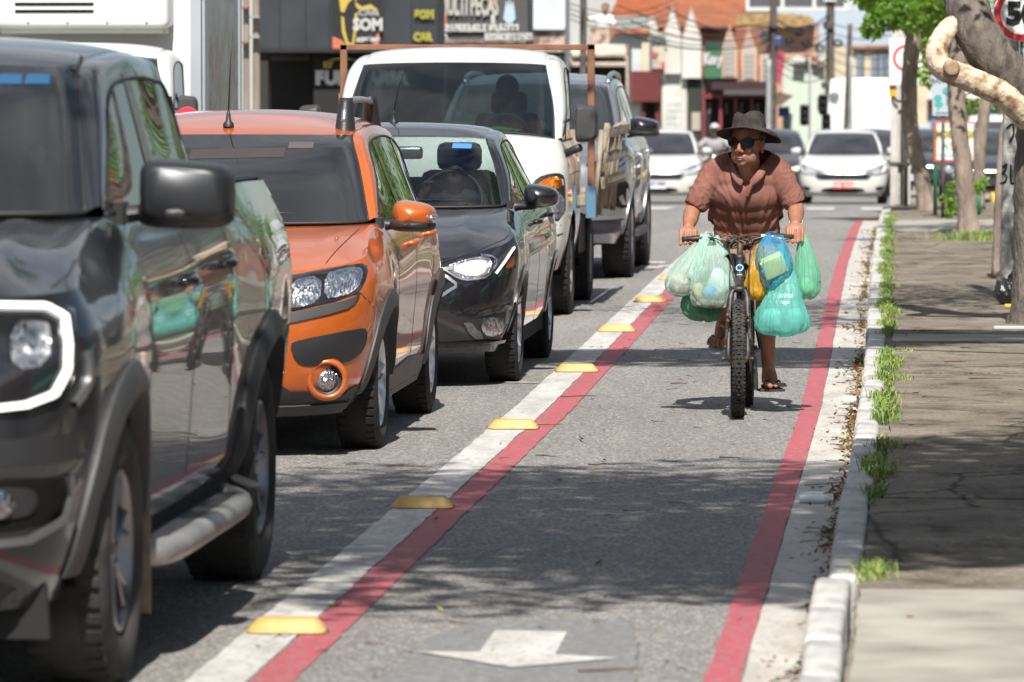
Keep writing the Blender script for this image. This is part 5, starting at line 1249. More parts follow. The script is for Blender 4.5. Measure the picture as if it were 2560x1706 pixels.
def mirror(c, pos, size, m_shell, m_base, arm=None, name='door_mirror', lower=None, tilt=0.0, both=True, shape=1.0, lamp=None, blunt=.12, ex=.6):
    """wing mirror: shell seen from ahead, black lower half, foot on the door"""
    for sgn in ((1,-1) if both else (1,)):
        x0, y0, z0 = pos; w, d, h = size
        bm = B(); rows = []
        for k in range(9):
            t = k/8; y = y0-d*.5+d*t; f = (1-(1-t)**2.6)**.5 if t < 1 else 1.0; f = blunt+(1-blunt)*f if t < .999 else .97
            ring = []
            for i in range(24):
                a = 2*pi*i/24; ca, sa = cos(a), sin(a)
                xx = w/2*abs(ca)**ex*(1 if ca >= 0 else -1); zz = h/2*abs(sa)**(ex+.05)*(1 if sa >= 0 else -1)
                zz *= 1-.22*shape*(xx/(w/2)); zz += -.06*shape*xx
                ring.append(V(sgn*(x0+xx*f), y+.10*max(0,xx)*d/.2, z0+zz*f+tilt*xx))
            rows.append(ring)
        grid(bm, rows, closed=True)
        bm.faces.new([bm.verts.new(p) for p in rows[0]])
        bmesh.ops.remove_doubles(bm, verts=bm.verts, dist=1e-4); bmesh.ops.recalc_face_normals(bm, faces=bm.faces)
        sh = obj(name, bm, m_shell, c.t, smooth=True)
        bm = B(); rows = []
        if lower:
            for k in range(9):
                t = k/8; y = y0-d*.53+d*1.0*t; f = (1-(1-t)**2.6)**.5 if t < 1 else 1.0; f = max(.14, f)
                ring = []
                for i in range(20):
                    a = 2*pi*i/20; ca, sa = cos(a), sin(a)
                    xx = (w/2+.006)*abs(ca)**.55*(1 if ca >= 0 else -1); zz = h*lower*.5*abs(sa)**.7*(1 if sa >= 0 else -1)
                    ring.append(V(sgn*(x0-.01+xx*f), y+.10*max(0,xx)*d/.2, z0-h*.5+h*lower*.32+zz*f-.06*shape*xx*.4+tilt*xx))
                rows.append(ring)
            grid(bm, rows, closed=True); bm.faces.new([bm.verts.new(p) for p in rows[0]])
        a = V(*(arm or (x0-w/2-.12, y0+.03, z0-h*.55)))
        tube(bm, [V(sgn*a.x, a.y, a.z), V(sgn*(a.x*.55+(x0-w*.3)*.45), a.y, a.z+.004), V(sgn*(x0-w*.2), y0, z0-h*.40)], [.035,.03,.028], 8, flat=.8)
        box(bm, (sgn*(a.x-.03), a.y+.04, a.z+.0), (.03,.13,.07))
        bmesh.ops.remove_doubles(bm, verts=bm.verts, dist=1e-4); bmesh.ops.recalc_face_normals(bm, faces=bm.faces)
        obj('mirror_foot', bm, m_base, sh, sharp=50)
        bm = B(); prism(bm, [(w*.44*cos(2*pi*i/20), h*.40*sin(2*pi*i/20)) for i in range(20)], .004, 'xz', 0)
        g_ = obj('mirror_glass', bm, M_CHROME, sh, loc=(sgn*x0, y0+d*.5+.002, z0))
        if lamp and sgn > 0:
            bm = B(); bmesh.ops.create_uvsphere(bm, u_segments=10, v_segments=6, radius=1); 
            for v in bm.verts: v.co = V(v.co.x*.03, v.co.y*.05, v.co.z*.022)+V(x0+w*.44, y0-d*.12, z0-h*.08)
            obj('indicator_lamp', bm, lamp, sh, smooth=True)
def handle(c, y, z, m, L=.18):
    h = c.skin.project(y, z, 'side')
    if not h: return
    p = h[0]
    for sgn in (1,-1):
        bm = B(); tube(bm, [V(sgn*(p.x-.005), y-L/2, z-.004), V(sgn*(p.x+.03), y-L/2+.02, z), V(sgn*(p.x+.036), y, z+.004), V(sgn*(p.x+.032), y+L/2-.02, z+.004), V(sgn*(p.x-.005), y+L/2, z)], [.012,.015,.016,.015,.012], 7)
        obj('door_handle', bm, m, c.t, smooth=True)
def antenna(c, x, y, z, L, lean=(0.03,.0), m=None):
    bm = B(); lathe(bm, [(.028,0),(.026,.018),(.014,.03),(.011,.06),(.006,.08),(.001,.081)], seg=12)
    o = obj('antenna', bm, m or M_BLACKPL, c.t, smooth=True, loc=(x,y,z))
    bm = B(); tube(bm, [V(0,0,.07), V(lean[0]*L*.5, lean[1]*L*.5, .07+L*.5), V(lean[0]*L, lean[1]*L, L)], [.0042,.003,.0022], 5); obj('mast', bm, M_BLACKPL, o, smooth=True)
def mirrored(P): return [(-a, b_) for a, b_ in P]
def both(c, name, P, m, view='front', **k):
    r = c.skin.panel(name, P, m, k.pop('parent', c.t), view, **k)
    if view == 'front': c.skin.panel(name, mirrored(P), m, c.t, view, **k)
    elif view == 'side': c.skin.panel(name, P, m, c.t, 'side-', **k)
    return r
# ------------------------------------------------------------------ the orange hatchback
G_DARK = glass('tinted_glass', (.035,.04,.042), base=.0)
G_SIDE = glass('side_glass', (.05,.055,.055))
G_CLEAR = glass('clear_glass', (.80,.86,.84))
G_FILM = glass('filmed_glass', (.10,.115,.12), base=.12, haze=(.16,.17,.18))
P_ORANGE = car_paint('orange_pearl', (.52,.115,.018), metal=.35, rough=.32)
def orange_car():
    sp = dict(name='hatchback', label='orange high-riding hatchback with black cladding and roof rails, second in the traffic queue', cat='car', loc=(-3.37,24.2,0), paint=P_ORANGE, glass=G_FILM, side_glass=G_SIDE, rear_glass=G_DARK,
      stations=[(.50,[(.72,.21),(.80,.34),(.845,.52),(.868,.70),(.862,.83),(.815,.925)]),
                (.85,[(.80,.20),(.845,.36),(.872,.55),(.895,.72),(.868,.90),(.785,.985)]),
                (1.25,[(.80,.20),(.845,.36),(.862,.55),(.880,.75),(.855,.93),(.775,1.045)]),
                (2.2,[(.80,.20),(.845,.36),(.862,.55),(.878,.75),(.868,.93),(.800,1.06)]),
                (3.0,[(.80,.20),(.845,.36),(.865,.55),(.882,.75),(.868,.95),(.795,1.085)]),
                (3.45,[(.80,.22),(.85,.40),(.875,.58),(.890,.78),(.865,.97),(.77,1.10)]),
                (3.85,[(.76,.26),(.80,.42),(.83,.60),(.85,.78),(.82,.97),(.72,1.10)])],
      front=[(.10,.20,2.6,2.2),(.0,.33,2.6,2.2),(-.02,.50,2.7,2.2),(.0,.66,2.7,2.1),(.08,.77,2.8,2.0),(.20,.845,2.8,1.9)],
      rear=[(4.0,.3,3,3),(4.06,.45,3,3),(4.05,.6,3,3),(4.02,.8,3,3),(3.98,.97,3,3),(3.95,1.08,3,3)],
      arches=[(.85,.315,.365),(3.44,.315,.365)], wheels=[(.85,.318,.205,.215,.855),(3.44,.318,.205,.215,.855)], track_in=.62, ground=.17,
      y_cowl=1.35, hood_mid=[(.45,.90),(.80,.975),(1.10,1.03)], hood_crown=.012, hood_creases=[(.72,.012,.08)],
      cabin=dict(inner=[(.735,1.32,1.055),(.655,1.66,1.30),(.585,1.98,1.455),(.575,2.5,1.500),(.57,3.1,1.495),(.565,3.6,1.44),(.60,3.85,1.13)],
                 outer=[(.780,1.36,1.05),(.735,1.68,1.25),(.665,2.02,1.405),(.655,2.5,1.445),(.655,3.1,1.435),(.67,3.52,1.36),(.73,3.78,1.10)],
                 i_front=2, i_rear=5, wb=(1.12,1.045), wt=(1.88,1.462), rt=(3.72,1.47), rb=(3.95,1.12), roof_mid=[(2.1,1.51),(2.6,1.572),(3.2,1.565)], bulge=.022,
                 bars=[(2.28,-.02,.10),(3.15,.0,.07)], bar_top=1.43))
    c = build_car(sp); T = c.t; sk = c.skin
    # lamps: housing, inner and outer reflectors, amber corner
    HL = [(.415,.815),(.455,.83),(.585,.852),(.79,.888),(.828,.868),(.818,.79),(.775,.735),(.44,.662),(.415,.68)]
    lamp = both(c, 'headlight', HL, M_LENS, off=.006, depth=.03, rnd=1)
    for sg in (1,-1):
        f = (lambda P: P) if sg > 0 else mirrored
        sk.panel('reflector', f([(.487,.808),(.632,.836),(.636,.718),(.53,.688),(.49,.70)]), M_REFL, lamp, off=.010, depth=.004, rnd=1)
        sk.panel('reflector', f([(.645,.838),(.71,.858),(.785,.868),(.808,.845),(.80,.795),(.765,.752),(.70,.735),(.652,.728)]), M_REFL, lamp, off=.012, depth=.004, dome=.008, rnd=1)
        sk.panel('amber_reflector', f([(.425,.79),(.478,.815),(.476,.71),(.43,.70)]), reflector('amber_corner', (.75,.42,.30), .6, 70), lamp, off=.011, depth=.004, rnd=1)
    both(c, 'lamp_eyelid', [(.41,.668),(.44,.655),(.60,.69),(.775,.728),(.80,.765),(.79,.715),(.74,.675),(.45,.612),(.41,.62)], M_GREYPL, off=.012, depth=.03, rnd=1)
    # lower face
    sk.panel('grille', [(-.40,.72),(.40,.72),(.40,.62),(.36,.60),(-.36,.60),(-.40,.62)], M_BLACKPL, T, off=.004, depth=.02, rnd=1)
    both(c, 'bumper_pad', [(.502,.528),(.545,.548),(.80,.592),(.83,.585),(.826,.52),(.79,.458),(.735,.432),(.575,.422),(.53,.445)], M_BLACKPL, off=.004, depth=.02, rnd=1, dome=.012)
    sk.panel('lower_intake', [(-.44,.56),(.44,.56),(.47,.50),(.42,.33),(-.42,.33),(-.47,.50)], M_WELL, T, off=.003, depth=.01, rnd=1)
    SK = [(.0,.205),(.80,.225),(.842,.24),(.862,.345),(.80,.335),(.755,.315),(.72,.285),(.66,.268),(.60,.282),(.57,.31),(.50,.312),(.46,.345),(.0,.345)]
    both(c, 'bumper_skirt', SK, M_GREYPL, off=.010, depth=.02)
    sk.line('skirt_lip', [(-.83,.236),(-.5,.226),(0,.222),(.5,.226),(.83,.236)], M_GREYPL, T, 'front', w=.06, off=.008, h=.012)
    for sg in (1,-1):
        h = sk.project(.660*sg, .362, 'front'); p = h[0]
        Rm = Matrix.Rotation(pi/2, 4, 'X') @ Matrix.Rotation(0, 4, 'Y'); Rm = Matrix.Rotation(.25*sg, 4, 'Z') @ Rm
        bm = B(); lathe(bm, [(.070,.030),(.075,.040),(.088,.038),(.099,.020),(.104,-.01),(.095,-.05)], seg=32, mtx=Rm); bmesh.ops.recalc_face_normals(bm, faces=bm.faces)
        ring = obj('fog_lamp_ring', bm, P_ORANGE, T, smooth=True, loc=p)
        bm = B(); lathe(bm, [(.075,.028),(.072,.008),(.056,.004)], seg=28, mtx=Rm); obj('bezel', bm, M_BLACKPL, ring, smooth=True)
        bm = B(); lathe(bm, [(.056,.006),(.045,.018),(.02,.026),(.001,.028)], seg=24, mtx=Rm); obj('fog_lens', bm, M_REFL, ring, smooth=True)
    # shut lines
    for sg in (1,-1):
        sk.line('shut_line', [(sg*.628,.865),(sg*.66,.93),(sg*.715,1.02),(sg*.735,1.05)], M_RUBBER, T, 'front', w=.006, off=-.002, h=.003)
        sk.line('shut_line', [(sg*.80,.755),(sg*.845,.70),(sg*.868,.655)], M_RUBBER, T, 'front', w=.006, off=-.002, h=.003)
    for v_ in ('side','side-'):
        for P in ([(1.42,1.05),(1.40,.9),(1.36,.6),(1.40,.30)], [(2.28,1.06),(2.27,.6),(2.24,.3)], [(3.2,1.08),(3.16,.85),(3.02,.66),(2.95,.45),(2.9,.3)]):
            sk.line('shut_line', P, M_RUBBER, T, v_, w=.007, off=-.002, h=.003)
        sk.panel('sill_cladding', [(1.24,.20),(3.05,.20),(3.08,.33),(2.2,.36),(1.22,.33)], M_GREYPL, T, v_, off=.010, depth=.02, st=.06)
    for ya in (.85,3.44): arch_flare(c, ya, .315, .362, .075, M_GREYPL, a0=-.03, a1=.99, thick=.02)
    mirror(c, (.955,1.28,1.082), (.21,.17,.135), P_ORANGE, M_BLACKPL, arm=(.815,1.33,1.035), lower=.5, shape=.8, lamp=M_REFL)
    handle(c, 2.05, .93, P_ORANGE); handle(c, 2.95, .95, P_ORANGE)
    # roof rails with black feet
    for sg in (1,-1):
        bm = B(); P = [V(sg*.535,2.08,1.52), V(sg*.535,2.16,1.60), V(sg*.535,2.45,1.625), V(sg*.535,3.0,1.625), V(sg*.54,3.4,1.60), V(sg*.54,3.5,1.53)]
        tube(bm, spline(P, 24), .017, 8); rail = obj('roof_rail', bm, M_SILVER, T, smooth=True)
        for y0 in (2.14, 3.42):
            bm = B(); rows = []
            for k in range(7):
                t = k/6; f = 1-.35*t; rows.append([V(sg*.535+.052*f*cos(a), y0+(.055 if y0 < 3 else -.055)*t+.095*f*sin(a), 1.475+.165*t) for a in [2*pi*i/14 for i in range(14)]])
            rr = grid(bm, rows, closed=True); bm.faces.new(rr[-1]); obj('rail_foot', bm, M_BLACKPL, rail, smooth=True)
    antenna(c, -.03, 2.02, 1.497, .47, (.045,.0))
    bm = B(); tube(bm, [V(-.55,1.06,1.062), V(-.1,1.13,1.082), V(.30,1.20,1.095), V(.50,1.25,1.085)], [.01,.011,.008,.006], 6); tube(bm, [V(.1,1.07,1.052), V(.12,1.14,1.085)], .014, 6); obj('wiper', bm, M_BLACKPL, T, smooth=True)
    sk.panel('windscreen_sticker', [(.30,1.425),(.42,1.425),(.42,1.395),(.30,1.395)], mat('sticker_pale', (.075,.06,.06), .7), T, off=.003, depth=.002)
    sk.panel('windscreen_sticker', [(-.17,1.39),(.29,1.40),(.29,1.355),(-.17,1.345)], mat('sticker_salmon', (.035,.028,.028), .7), T, off=.002, depth=.002)
    bm = B(); rows = [[V(x_, 1.02-.03*(1 if k else 0)+.02, zz) for k, zz in enumerate((1.035,1.06))] for x_ in (-.7,.7)]
    return c
orange_car()
# ------------------------------------------------------------------ the black hatchback and its white sisters far down the street
P_BLACK = car_paint('black_paint', (.004,.004,.006), rough=.3, dust=.03)
P_WHITE = car_paint('white_paint', (.52,.52,.50), rough=.4)
M_GOLD = mat('gold_badge', (.75,.45,.10), .3, metal=.8)
M_LAMP_ON = mat('headlamp_on', (.45,.40,.30), .25, emit=(1.0,.66,.30), estr=.75)
def compact(name, label, loc, paint, rz=0, lit=False, plate=None, group=None, front=None, glassm=None, seats=True, detail=True, mirr=None):
    sp = dict(name=name, label=label, cat='car', loc=loc, rz=rz, group=group, paint=paint, glass=glassm or G_CLEARISH, side_glass=G_SIDE, rear_glass=G_CLEAR, seats=seats,
      stations=[(.44,[(.74,.19),(.79,.30),(.835,.45),(.855,.62),(.862,.755),(.835,.845)]),
                (.80,[(.80,.19),(.835,.33),(.858,.50),(.872,.68),(.852,.83),(.765,.915)]),
                (1.2,[(.79,.19),(.83,.33),(.848,.50),(.858,.68),(.842,.86),(.745,.985)]),
                (2.1,[(.79,.19),(.83,.33),(.848,.50),(.858,.70),(.848,.88),(.775,1.005)]),
                (2.9,[(.79,.19),(.83,.33),(.85,.50),(.862,.72),(.850,.91),(.765,1.04)]),
                (3.35,[(.79,.20),(.84,.36),(.868,.53),(.878,.74),(.845,.94),(.72,1.06)]),
                (3.75,[(.74,.25),(.79,.40),(.815,.56),(.83,.75),(.79,.94),(.66,1.07)])],
      front=[(.06,.20,2.7,2.3),(.0,.27,2.7,2.3),(-.02,.42,2.8,2.2),(-.01,.56,2.7,2.0),(.03,.66,2.7,1.8),(.10,.71,2.9,1.75)], zpow=1.0,
      rear=[(3.88,.28,3,3),(3.93,.4,3,3),(3.92,.56,3,3),(3.9,.75,3,3),(3.86,.94,3,3),(3.82,1.06,3,3)],
      arches=[(.80,.30,.345),(3.33,.30,.345)], wheels=[(.80,.306,.19,.205,.845),(3.33,.306,.19,.205,.845)], track_in=.62, ground=.14, spokes=7,
      y_cowl=1.28, hood_mid=[(.35,.83),(.70,.915),(1.0,.97)], hood_crown=.010, hood_creases=[(.62,.014,.09)],
      cabin=dict(inner=[(.705,1.25,.99),(.635,1.60,1.21),(.560,1.92,1.365),(.545,2.4,1.415),(.535,2.9,1.40),(.52,3.35,1.335),(.555,3.72,1.09)],
                 outer=[(.750,1.29,.985),(.715,1.62,1.165),(.640,1.97,1.315),(.625,2.4,1.355),(.62,2.9,1.335),(.625,3.28,1.26),(.67,3.62,1.06)],
                 i_front=2, i_rear=5, wb=(1.04,.985), wt=(1.84,1.392), rt=(3.45,1.36), rb=(3.80,1.08), roof_mid=[(2.1,1.452),(2.5,1.462),(3.0,1.44)], bulge=.02,
                 bars=[(2.16,-.02,.10),(3.0,.0,.06)], bar_top=1.34))
    c = build_car(sp); T = c.t; sk = c.skin
    HLp = [(.40,.668),(.46,.69),(.60,.735),(.74,.782),(.855,.812),(.872,.775),(.872,.70),(.845,.655),(.785,.617),(.60,.585),(.545,.60)]
    lamp = both(c, 'headlight', HLp, M_LENS if paint is P_BLACK else M_REFLD, off=.005, depth=.03, rnd=1)
    for sg in (1,-1):
        f = (lambda P: P) if sg > 0 else mirrored
        m1 = M_LAMP_ON if lit else M_REFL
        sk.panel('reflector', f([(.465,.675),(.60,.722),(.70,.735),(.735,.69),(.70,.625),(.60,.605),(.56,.615)]), M_REFL, lamp, off=.009, depth=.004, rnd=1)
        if lit: sk.panel('lit_bulb', f([(.50,.665),(.60,.705),(.69,.71),(.705,.68),(.675,.63),(.60,.625)]), M_LAMP_ON, lamp, off=.013, depth=.004, rnd=1)
        if detail:
            sk.line('lamp_trim', f([(.455,.668),(.55,.61),(.60,.602),(.70,.617),(.755,.70),(.735,.725),(.66,.738)]) , M_CHROME, lamp, 'front', w=.011, off=.009, h=.006)
            sk.line('light_guide', f([(.745,.635),(.79,.70),(.835,.775)]), mat('light_guide', (.75,.78,.72), .3), lamp, 'front', w=.012, off=.009, h=.006)
        sk.panel('amber_reflector', f([(.79,.665),(.835,.74),(.845,.70),(.825,.662)]), M_AMBER, lamp, off=.010, depth=.004, rnd=1)
    tr = M_SILVER
    sk.panel('grille', [(-.53,.575),(-.46,.625),(0,.628),(.46,.625),(.53,.575),(.50,.535),(.40,.505),(-.40,.505),(-.50,.535)], M_GLOSSB, T, off=.003, depth=.015)
    sk.line('grille_trim', [(-.43,.502),(-.545,.575),(-.47,.632),(.47,.632),(.545,.575),(.43,.502)], tr, T, 'front', w=.018, off=.004, h=.008)
    sk.panel('upper_grille', [(-.44,.66),(-.40,.70),(.40,.70),(.44,.66)], M_GLOSSB, T, off=.003, depth=.015)
    sk.line('grille_bar', [(-.52,.668),(-.40,.652),(0,.65),(.40,.652),(.52,.668)], M_CHROME, T, 'front', w=.022, off=.004, h=.01)
    sk.panel('badge', [(-.085,.636),(-.07,.662),(-.03,.662),(-.025,.672),(.04,.672),(.035,.662),(.085,.662),(.07,.636),(.03,.636),(.025,.626),(-.04,.626),(-.035,.636)], M_GOLD, T, off=.018, depth=.012)
    if detail:
        for k in range(4): sk.line('grille_slat', [(-.45+.02*k,.525+.026*k),(.45-.02*k,.525+.026*k)], M_BLACKPL, T, 'front', w=.006, off=.006, h=.006, dens=.12)
    sk.panel('lower_intake', [(-.36,.365),(.36,.365),(.46,.262),(-.46,.262)], M_WELL, T, off=.003, depth=.01, rnd=1)
    both(c, 'fog_recess', [(.565,.372),(.78,.418),(.845,.43),(.852,.40),(.862,.285),(.64,.265),(.60,.29)] if paint is P_BLACK else [(.60,.37),(.82,.40),(.84,.30),(.66,.285)], M_BLACKPL if paint is P_BLACK else M_GLOSSB, off=.003, depth=.012, rnd=1)
    if paint is P_BLACK:
        both(c, 'fog_bezel', [(.578,.366),(.62,.366),(.655,.318),(.735,.29),(.80,.345),(.83,.372),(.848,.372),(.85,.292),(.645,.272),(.61,.30)], mat('dusty_bezel', (.06,.06,.06), .8, col2=(.11,.105,.1), vscale=40), off=.008, depth=.006)
        both(c, 'bumper_scoop', [(.60,.40),(.70,.44),(.84,.465),(.85,.50),(.845,.44),(.84,.435),(.72,.41)], P_BLACK, off=.012, depth=.01)
        fl = both(c, 'fog_lamp', oval(.725,.342,.056), M_REFLD, off=.016, depth=.02, dome=.014, st=.014)
    sk.line('front_lip', [(-.80,.258),(-.5,.245),(0,.24),(.5,.245),(.80,.258)], M_GLOSSB if paint is P_BLACK else M_GREYPL, T, 'front', w=.02, off=.01, h=.012)
    if plate:
        h = sk.project(0, .43, 'front'); bm = bbox((0,0,0), (.40,.012,.13), .004)
        pl = obj('number_plate', bm, mat('plate_'+plate[0], plate[1], .5), T, loc=(0, h[0].y-.02, plate[3] if len(plate) > 3 else .40))
        text_mesh(plate[2], .095, mat('plate_text_'+plate[0], plate[4], .5), pl, Matrix.Translation((0,-.008,0)) @ FACE, 'plate_number', .001, .002)
        if plate[0] == 'blue': obj('plate_band', bbox((0,-.0075,.052), (.395,.002,.024), .0005), mat('plate_band', (.01,.04,.25), .5), pl)
    for sg in (1,-1):
        sk.line('shut_line', [(sg*.40,.69),(sg*.62,.755),(sg*.80,.83),(sg*.80,.90),(sg*.74,.985)] , M_RUBBER, T, 'front', w=.007, off=-.002, h=.003)
    for v_ in ('side','side-'):
        for P in ([(1.36,.98),(1.33,.85),(1.28,.6),(1.28,.25)], [(2.16,1.0),(2.15,.6),(2.12,.25)], [(3.02,1.03),(2.98,.8),(2.86,.6),(2.8,.3)]):
            sk.line('shut_line', P, M_RUBBER, T, v_, w=.007, off=-.002, h=.003)
    mirror(c, mirr or (.935,1.22,1.045), (.205,.16,.135), paint if paint is not P_BLACK else P_BLACK, M_BLACKPL, arm=(.775,1.27,.985), lower=None, shape=.9)
    handle(c, 1.95, .88, paint); handle(c, 2.8, .90, paint)
    bm = B(); tube(bm, [V(-.50,.98,1.0), V(-.1,1.06,1.022), V(.35,1.13,1.025)], [.01,.01,.006], 6); obj('wiper', bm, M_BLACKPL, T, smooth=True)
    return c
G_CLEARISH = glass('windscreen_glass', (.36,.43,.425))
c = compact('hatchback', 'black hatchback with its headlights on between the orange car and the white flatbed truck', (-3.12,29.7,0), P_BLACK, lit=True, mirr=(.93,1.22,1.045))
T = c.t
antenna(c, -.03, 2.30, 1.455, .30, (.20,.0))
bm = bbox((.10,1.70,1.29), (.20,.03,.075), .02, 3); obj('mirror_inside', bm, M_SILVER, T, smooth=True)
c.skin.panel('windscreen_sticker', [(.375,1.345),(.485,1.342),(.485,1.315),(.375,1.318)], mat('sticker_blue', (.05,.20,.62), .5), T, off=.002, depth=.002)
for sg in (1,-1):
    for ya in (.8,3.33): arch_flare(c, ya, .30, .342, .03, P_BLACK, a0=.0, a1=1.0, thick=.006, name='arch_lip')
    break
G_WTINT = glass('white_car_glass', (.03,.033,.036), base=.25, haze=(.10,.105,.12))
cw = compact('sedan', 'white sedan with a red number plate stopped beside the concrete post', (-1.48,103.2,zg(104)), P_WHITE, plate=('red',(.42,.03,.04),'PNB 7A23',.40,(.75,.72,.70)), glassm=G_WTINT, seats=False, group='white sedans waiting beyond the crossing')
cw2 = compact('sedan', 'white sedan with a white and blue number plate, partly hidden by the silver vehicle', (-5.08,103.2,zg(104)), P_WHITE, plate=('blue',(.70,.71,.72),'QRX 4F81',.40,(.03,.04,.10)), glassm=G_WTINT, seats=False, group='white sedans waiting beyond the crossing')
P_DGREY = car_paint('dark_grey_paint', (.035,.037,.042), metal=.3, rough=.3)
P_NAVY = car_paint('slate_paint', (.05,.055,.065), metal=.4, rough=.3)
compact('hatchback', 'dark grey hatchback half hidden behind the cyclist, between the two white sedans', (-3.15,110.0,zg(111)), P_NAVY, lit=True, glassm=G_WTINT, seats=False, detail=False)
compact('hatchback', 'dark hatchback directly behind the white sedan with the red plate', (-1.15,116.0,zg(117)), P_DGREY, glassm=G_WTINT, seats=False, detail=False)
# ------------------------------------------------------------------ the dark grey pickup in the foreground
P_GREY = car_paint('graphite_pearl', (.020,.021,.025), metal=.45, rough=.34)
def pickup():
    sp = dict(name='pickup_truck', label='large dark grey double-cab pickup with a glowing lamp bracket, nearest vehicle in the queue', cat='pickup truck', loc=(-3.205,14.36,0), paint=P_GREY, glass=glass('pickup_glass', (.045,.055,.06), base=.10, haze=(.16,.17,.18)), side_glass=G_SIDE, rear_glass=G_DARK,
      stations=[(.50,[(.80,.30),(.86,.45),(.905,.70),(.925,.92),(.915,1.05),(.855,1.17)]),
                (.92,[(.85,.36),(.90,.52),(.925,.75),(.945,.98),(.915,1.14),(.80,1.265)]),
                (1.45,[(.84,.36),(.885,.50),(.905,.75),(.92,.98),(.895,1.18),(.785,1.345)]),
                (2.5,[(.84,.36),(.885,.50),(.905,.75),(.92,.98),(.90,1.18),(.81,1.355)]),
                (3.45,[(.84,.38),(.885,.50),(.905,.75),(.92,.98),(.905,1.18),(.83,1.37)]),
                (4.2,[(.84,.40),(.90,.55),(.935,.78),(.95,1.0),(.92,1.19),(.83,1.385)]),
                (5.15,[(.80,.45),(.86,.58),(.89,.78),(.905,1.0),(.885,1.18),(.80,1.375)])],
      front=[(.10,.28,2.8,2.4),(.0,.42,2.8,2.4),(-.02,.66,3.0,2.4),(.0,.90,3.0,2.3),(.05,1.04,3.0,2.2),(.14,1.145,3.0,2.2)],
      rear=[(5.28,.5,4,4),(5.32,.62,4,4),(5.32,.8,4,4),(5.31,1.0,4,4),(5.30,1.2,4,4),(5.28,1.375,4,4)],
      arches=[(.92,.39,.47),(4.19,.39,.47)], wheels=[(.92,.392,.265,.235,.925),(4.19,.392,.265,.235,.925)], track_in=.66, ground=.22, rim=mat('shaded_dirty_alloy', (.20,.205,.215), .38, metal=1.0), tyre=M_TYRE_DUSTY, spokes=6, double=True,  # shade and dirt on the rims put into one darker alloy colour
      y_cowl=1.42, hood_mid=[(.45,1.22),(.85,1.29),(1.2,1.34)], hood_crown=.015, hood_creases=[(.66,.028,.07)],
      cabin=dict(inner=[(.735,1.38,1.355),(.675,1.68,1.58),(.615,2.0,1.775),(.62,2.5,1.83),(.62,3.0,1.825),(.625,3.25,1.78),(.66,3.42,1.40)],
                 outer=[(.785,1.44,1.35),(.748,1.72,1.535),(.705,2.06,1.715),(.71,2.5,1.755),(.715,2.95,1.745),(.73,3.15,1.70),(.79,3.34,1.39)],
                 i_front=2, i_rear=5, wb=(1.16,1.355), wt=(1.86,1.80), rt=(3.28,1.80), rb=(3.46,1.39), roof_mid=[(2.1,1.855),(2.5,1.885),(2.95,1.875)], bulge=.026,
                 bars=[(2.42,-.02,.12),(3.2,.0,.05)], bar_top=1.76), seat_y=2.55)
    c = build_car(sp); T = c.t; sk = c.skin
    bm = B(); box(bm, (0,4.35,1.32), (1.50,1.78,.06)); bevel(bm, .02); obj('load_cover', bm, M_BLACKPL, T, smooth=False)
    for sg in (1,-1):
        bm = B(); tube(bm, [V(sg*.785,3.5,1.372), V(sg*.79,4.2,1.392), V(sg*.765,5.12,1.385)], .026, 8, flat=.6); obj('bed_rail', bm, M_BLACKPL, T, smooth=True)
    bm = B(); box(bm, (0,5.24,1.375), (1.5,.08,.04)); bevel(bm,.015); obj('tailgate_cap', bm, M_BLACKPL, T)
    # lamps: C-shaped light guide round a dark housing
    HO = [(.50,1.10),(.56,1.132),(.83,1.13),(.868,1.105),(.878,.93),(.835,.862),(.76,.84),(.50,.832)]
    lamp = both(c, 'headlight', HO, M_LENS, off=.008, depth=.05, rnd=1)
    drl = mat('lamp_light_guide', (.85,.85,.82), .3, emit=(1,.98,.93), estr=.30)
    for sg in (1,-1):
        f = (lambda P: P) if sg > 0 else mirrored
        sk.line('light_guide', f([(.52,1.118),(.66,1.122),(.79,1.118),(.838,1.09),(.852,1.02),(.853,.95),(.825,.888),(.76,.862),(.64,.850),(.52,.848)]), drl, lamp, 'front', w=.020, off=.012, h=.010, dens=.012)
        sk.panel('reflector', f([(.715,1.085),(.79,1.085),(.812,1.07),(.815,.965),(.72,.955)]), M_REFL, lamp, off=.013, depth=.004, rnd=1)
        h = sk.project(sg*.62,.985,'front'); Rm = Matrix.Rotation(.12*sg,4,'Z') @ Matrix.Rotation(pi/2,4,'X')
        bm = B(); lathe(bm, [(.075,.0),(.072,.02),(.062,.022),(.056,.006)], seg=28, mtx=Rm); obj('projector_ring', bm, M_SILVER, lamp, smooth=True, loc=h[0])
        bm = B(); lathe(bm, [(.056,.008),(.04,.022),(.02,.03),(.001,.032)], seg=24, mtx=Rm); obj('projector_lens', bm, M_LENS, lamp, smooth=True, loc=h[0])
    for sg in (1,-1):
        f = (lambda P: P) if sg > 0 else mirrored
        sk.line('lamp_chrome', f([(.898,1.0),(.905,.95),(.90,.90),(.872,.855)]), M_SILVER, T, 'front', w=.022, off=.006, h=.01)
    sk.panel('grille', [(-.49,1.06),(.49,1.06),(.48,.80),(.44,.74),(-.44,.74),(-.48,.80)], M_BLACKPL, T, off=.004, depth=.03, rnd=1)
    for z in (.87,.97): sk.line('grille_bar', [(-.47,z),(.47,z)], M_GREYPL, T, 'front', w=.05, off=.01, h=.02, dens=.1)
    sk.panel('bumper_band', [(-.90,.775),(-.5,.76),(.5,.76),(.90,.775),(.905,.70),(.5,.695),(-.5,.695),(-.905,.70)], M_BLACKPL, T, off=.003, depth=.02)
    both(c, 'fog_recess', [(.50,.655),(.84,.66),(.858,.64),(.85,.55),(.79,.515),(.50,.505)], M_WELL, off=.003, depth=.01, rnd=1)
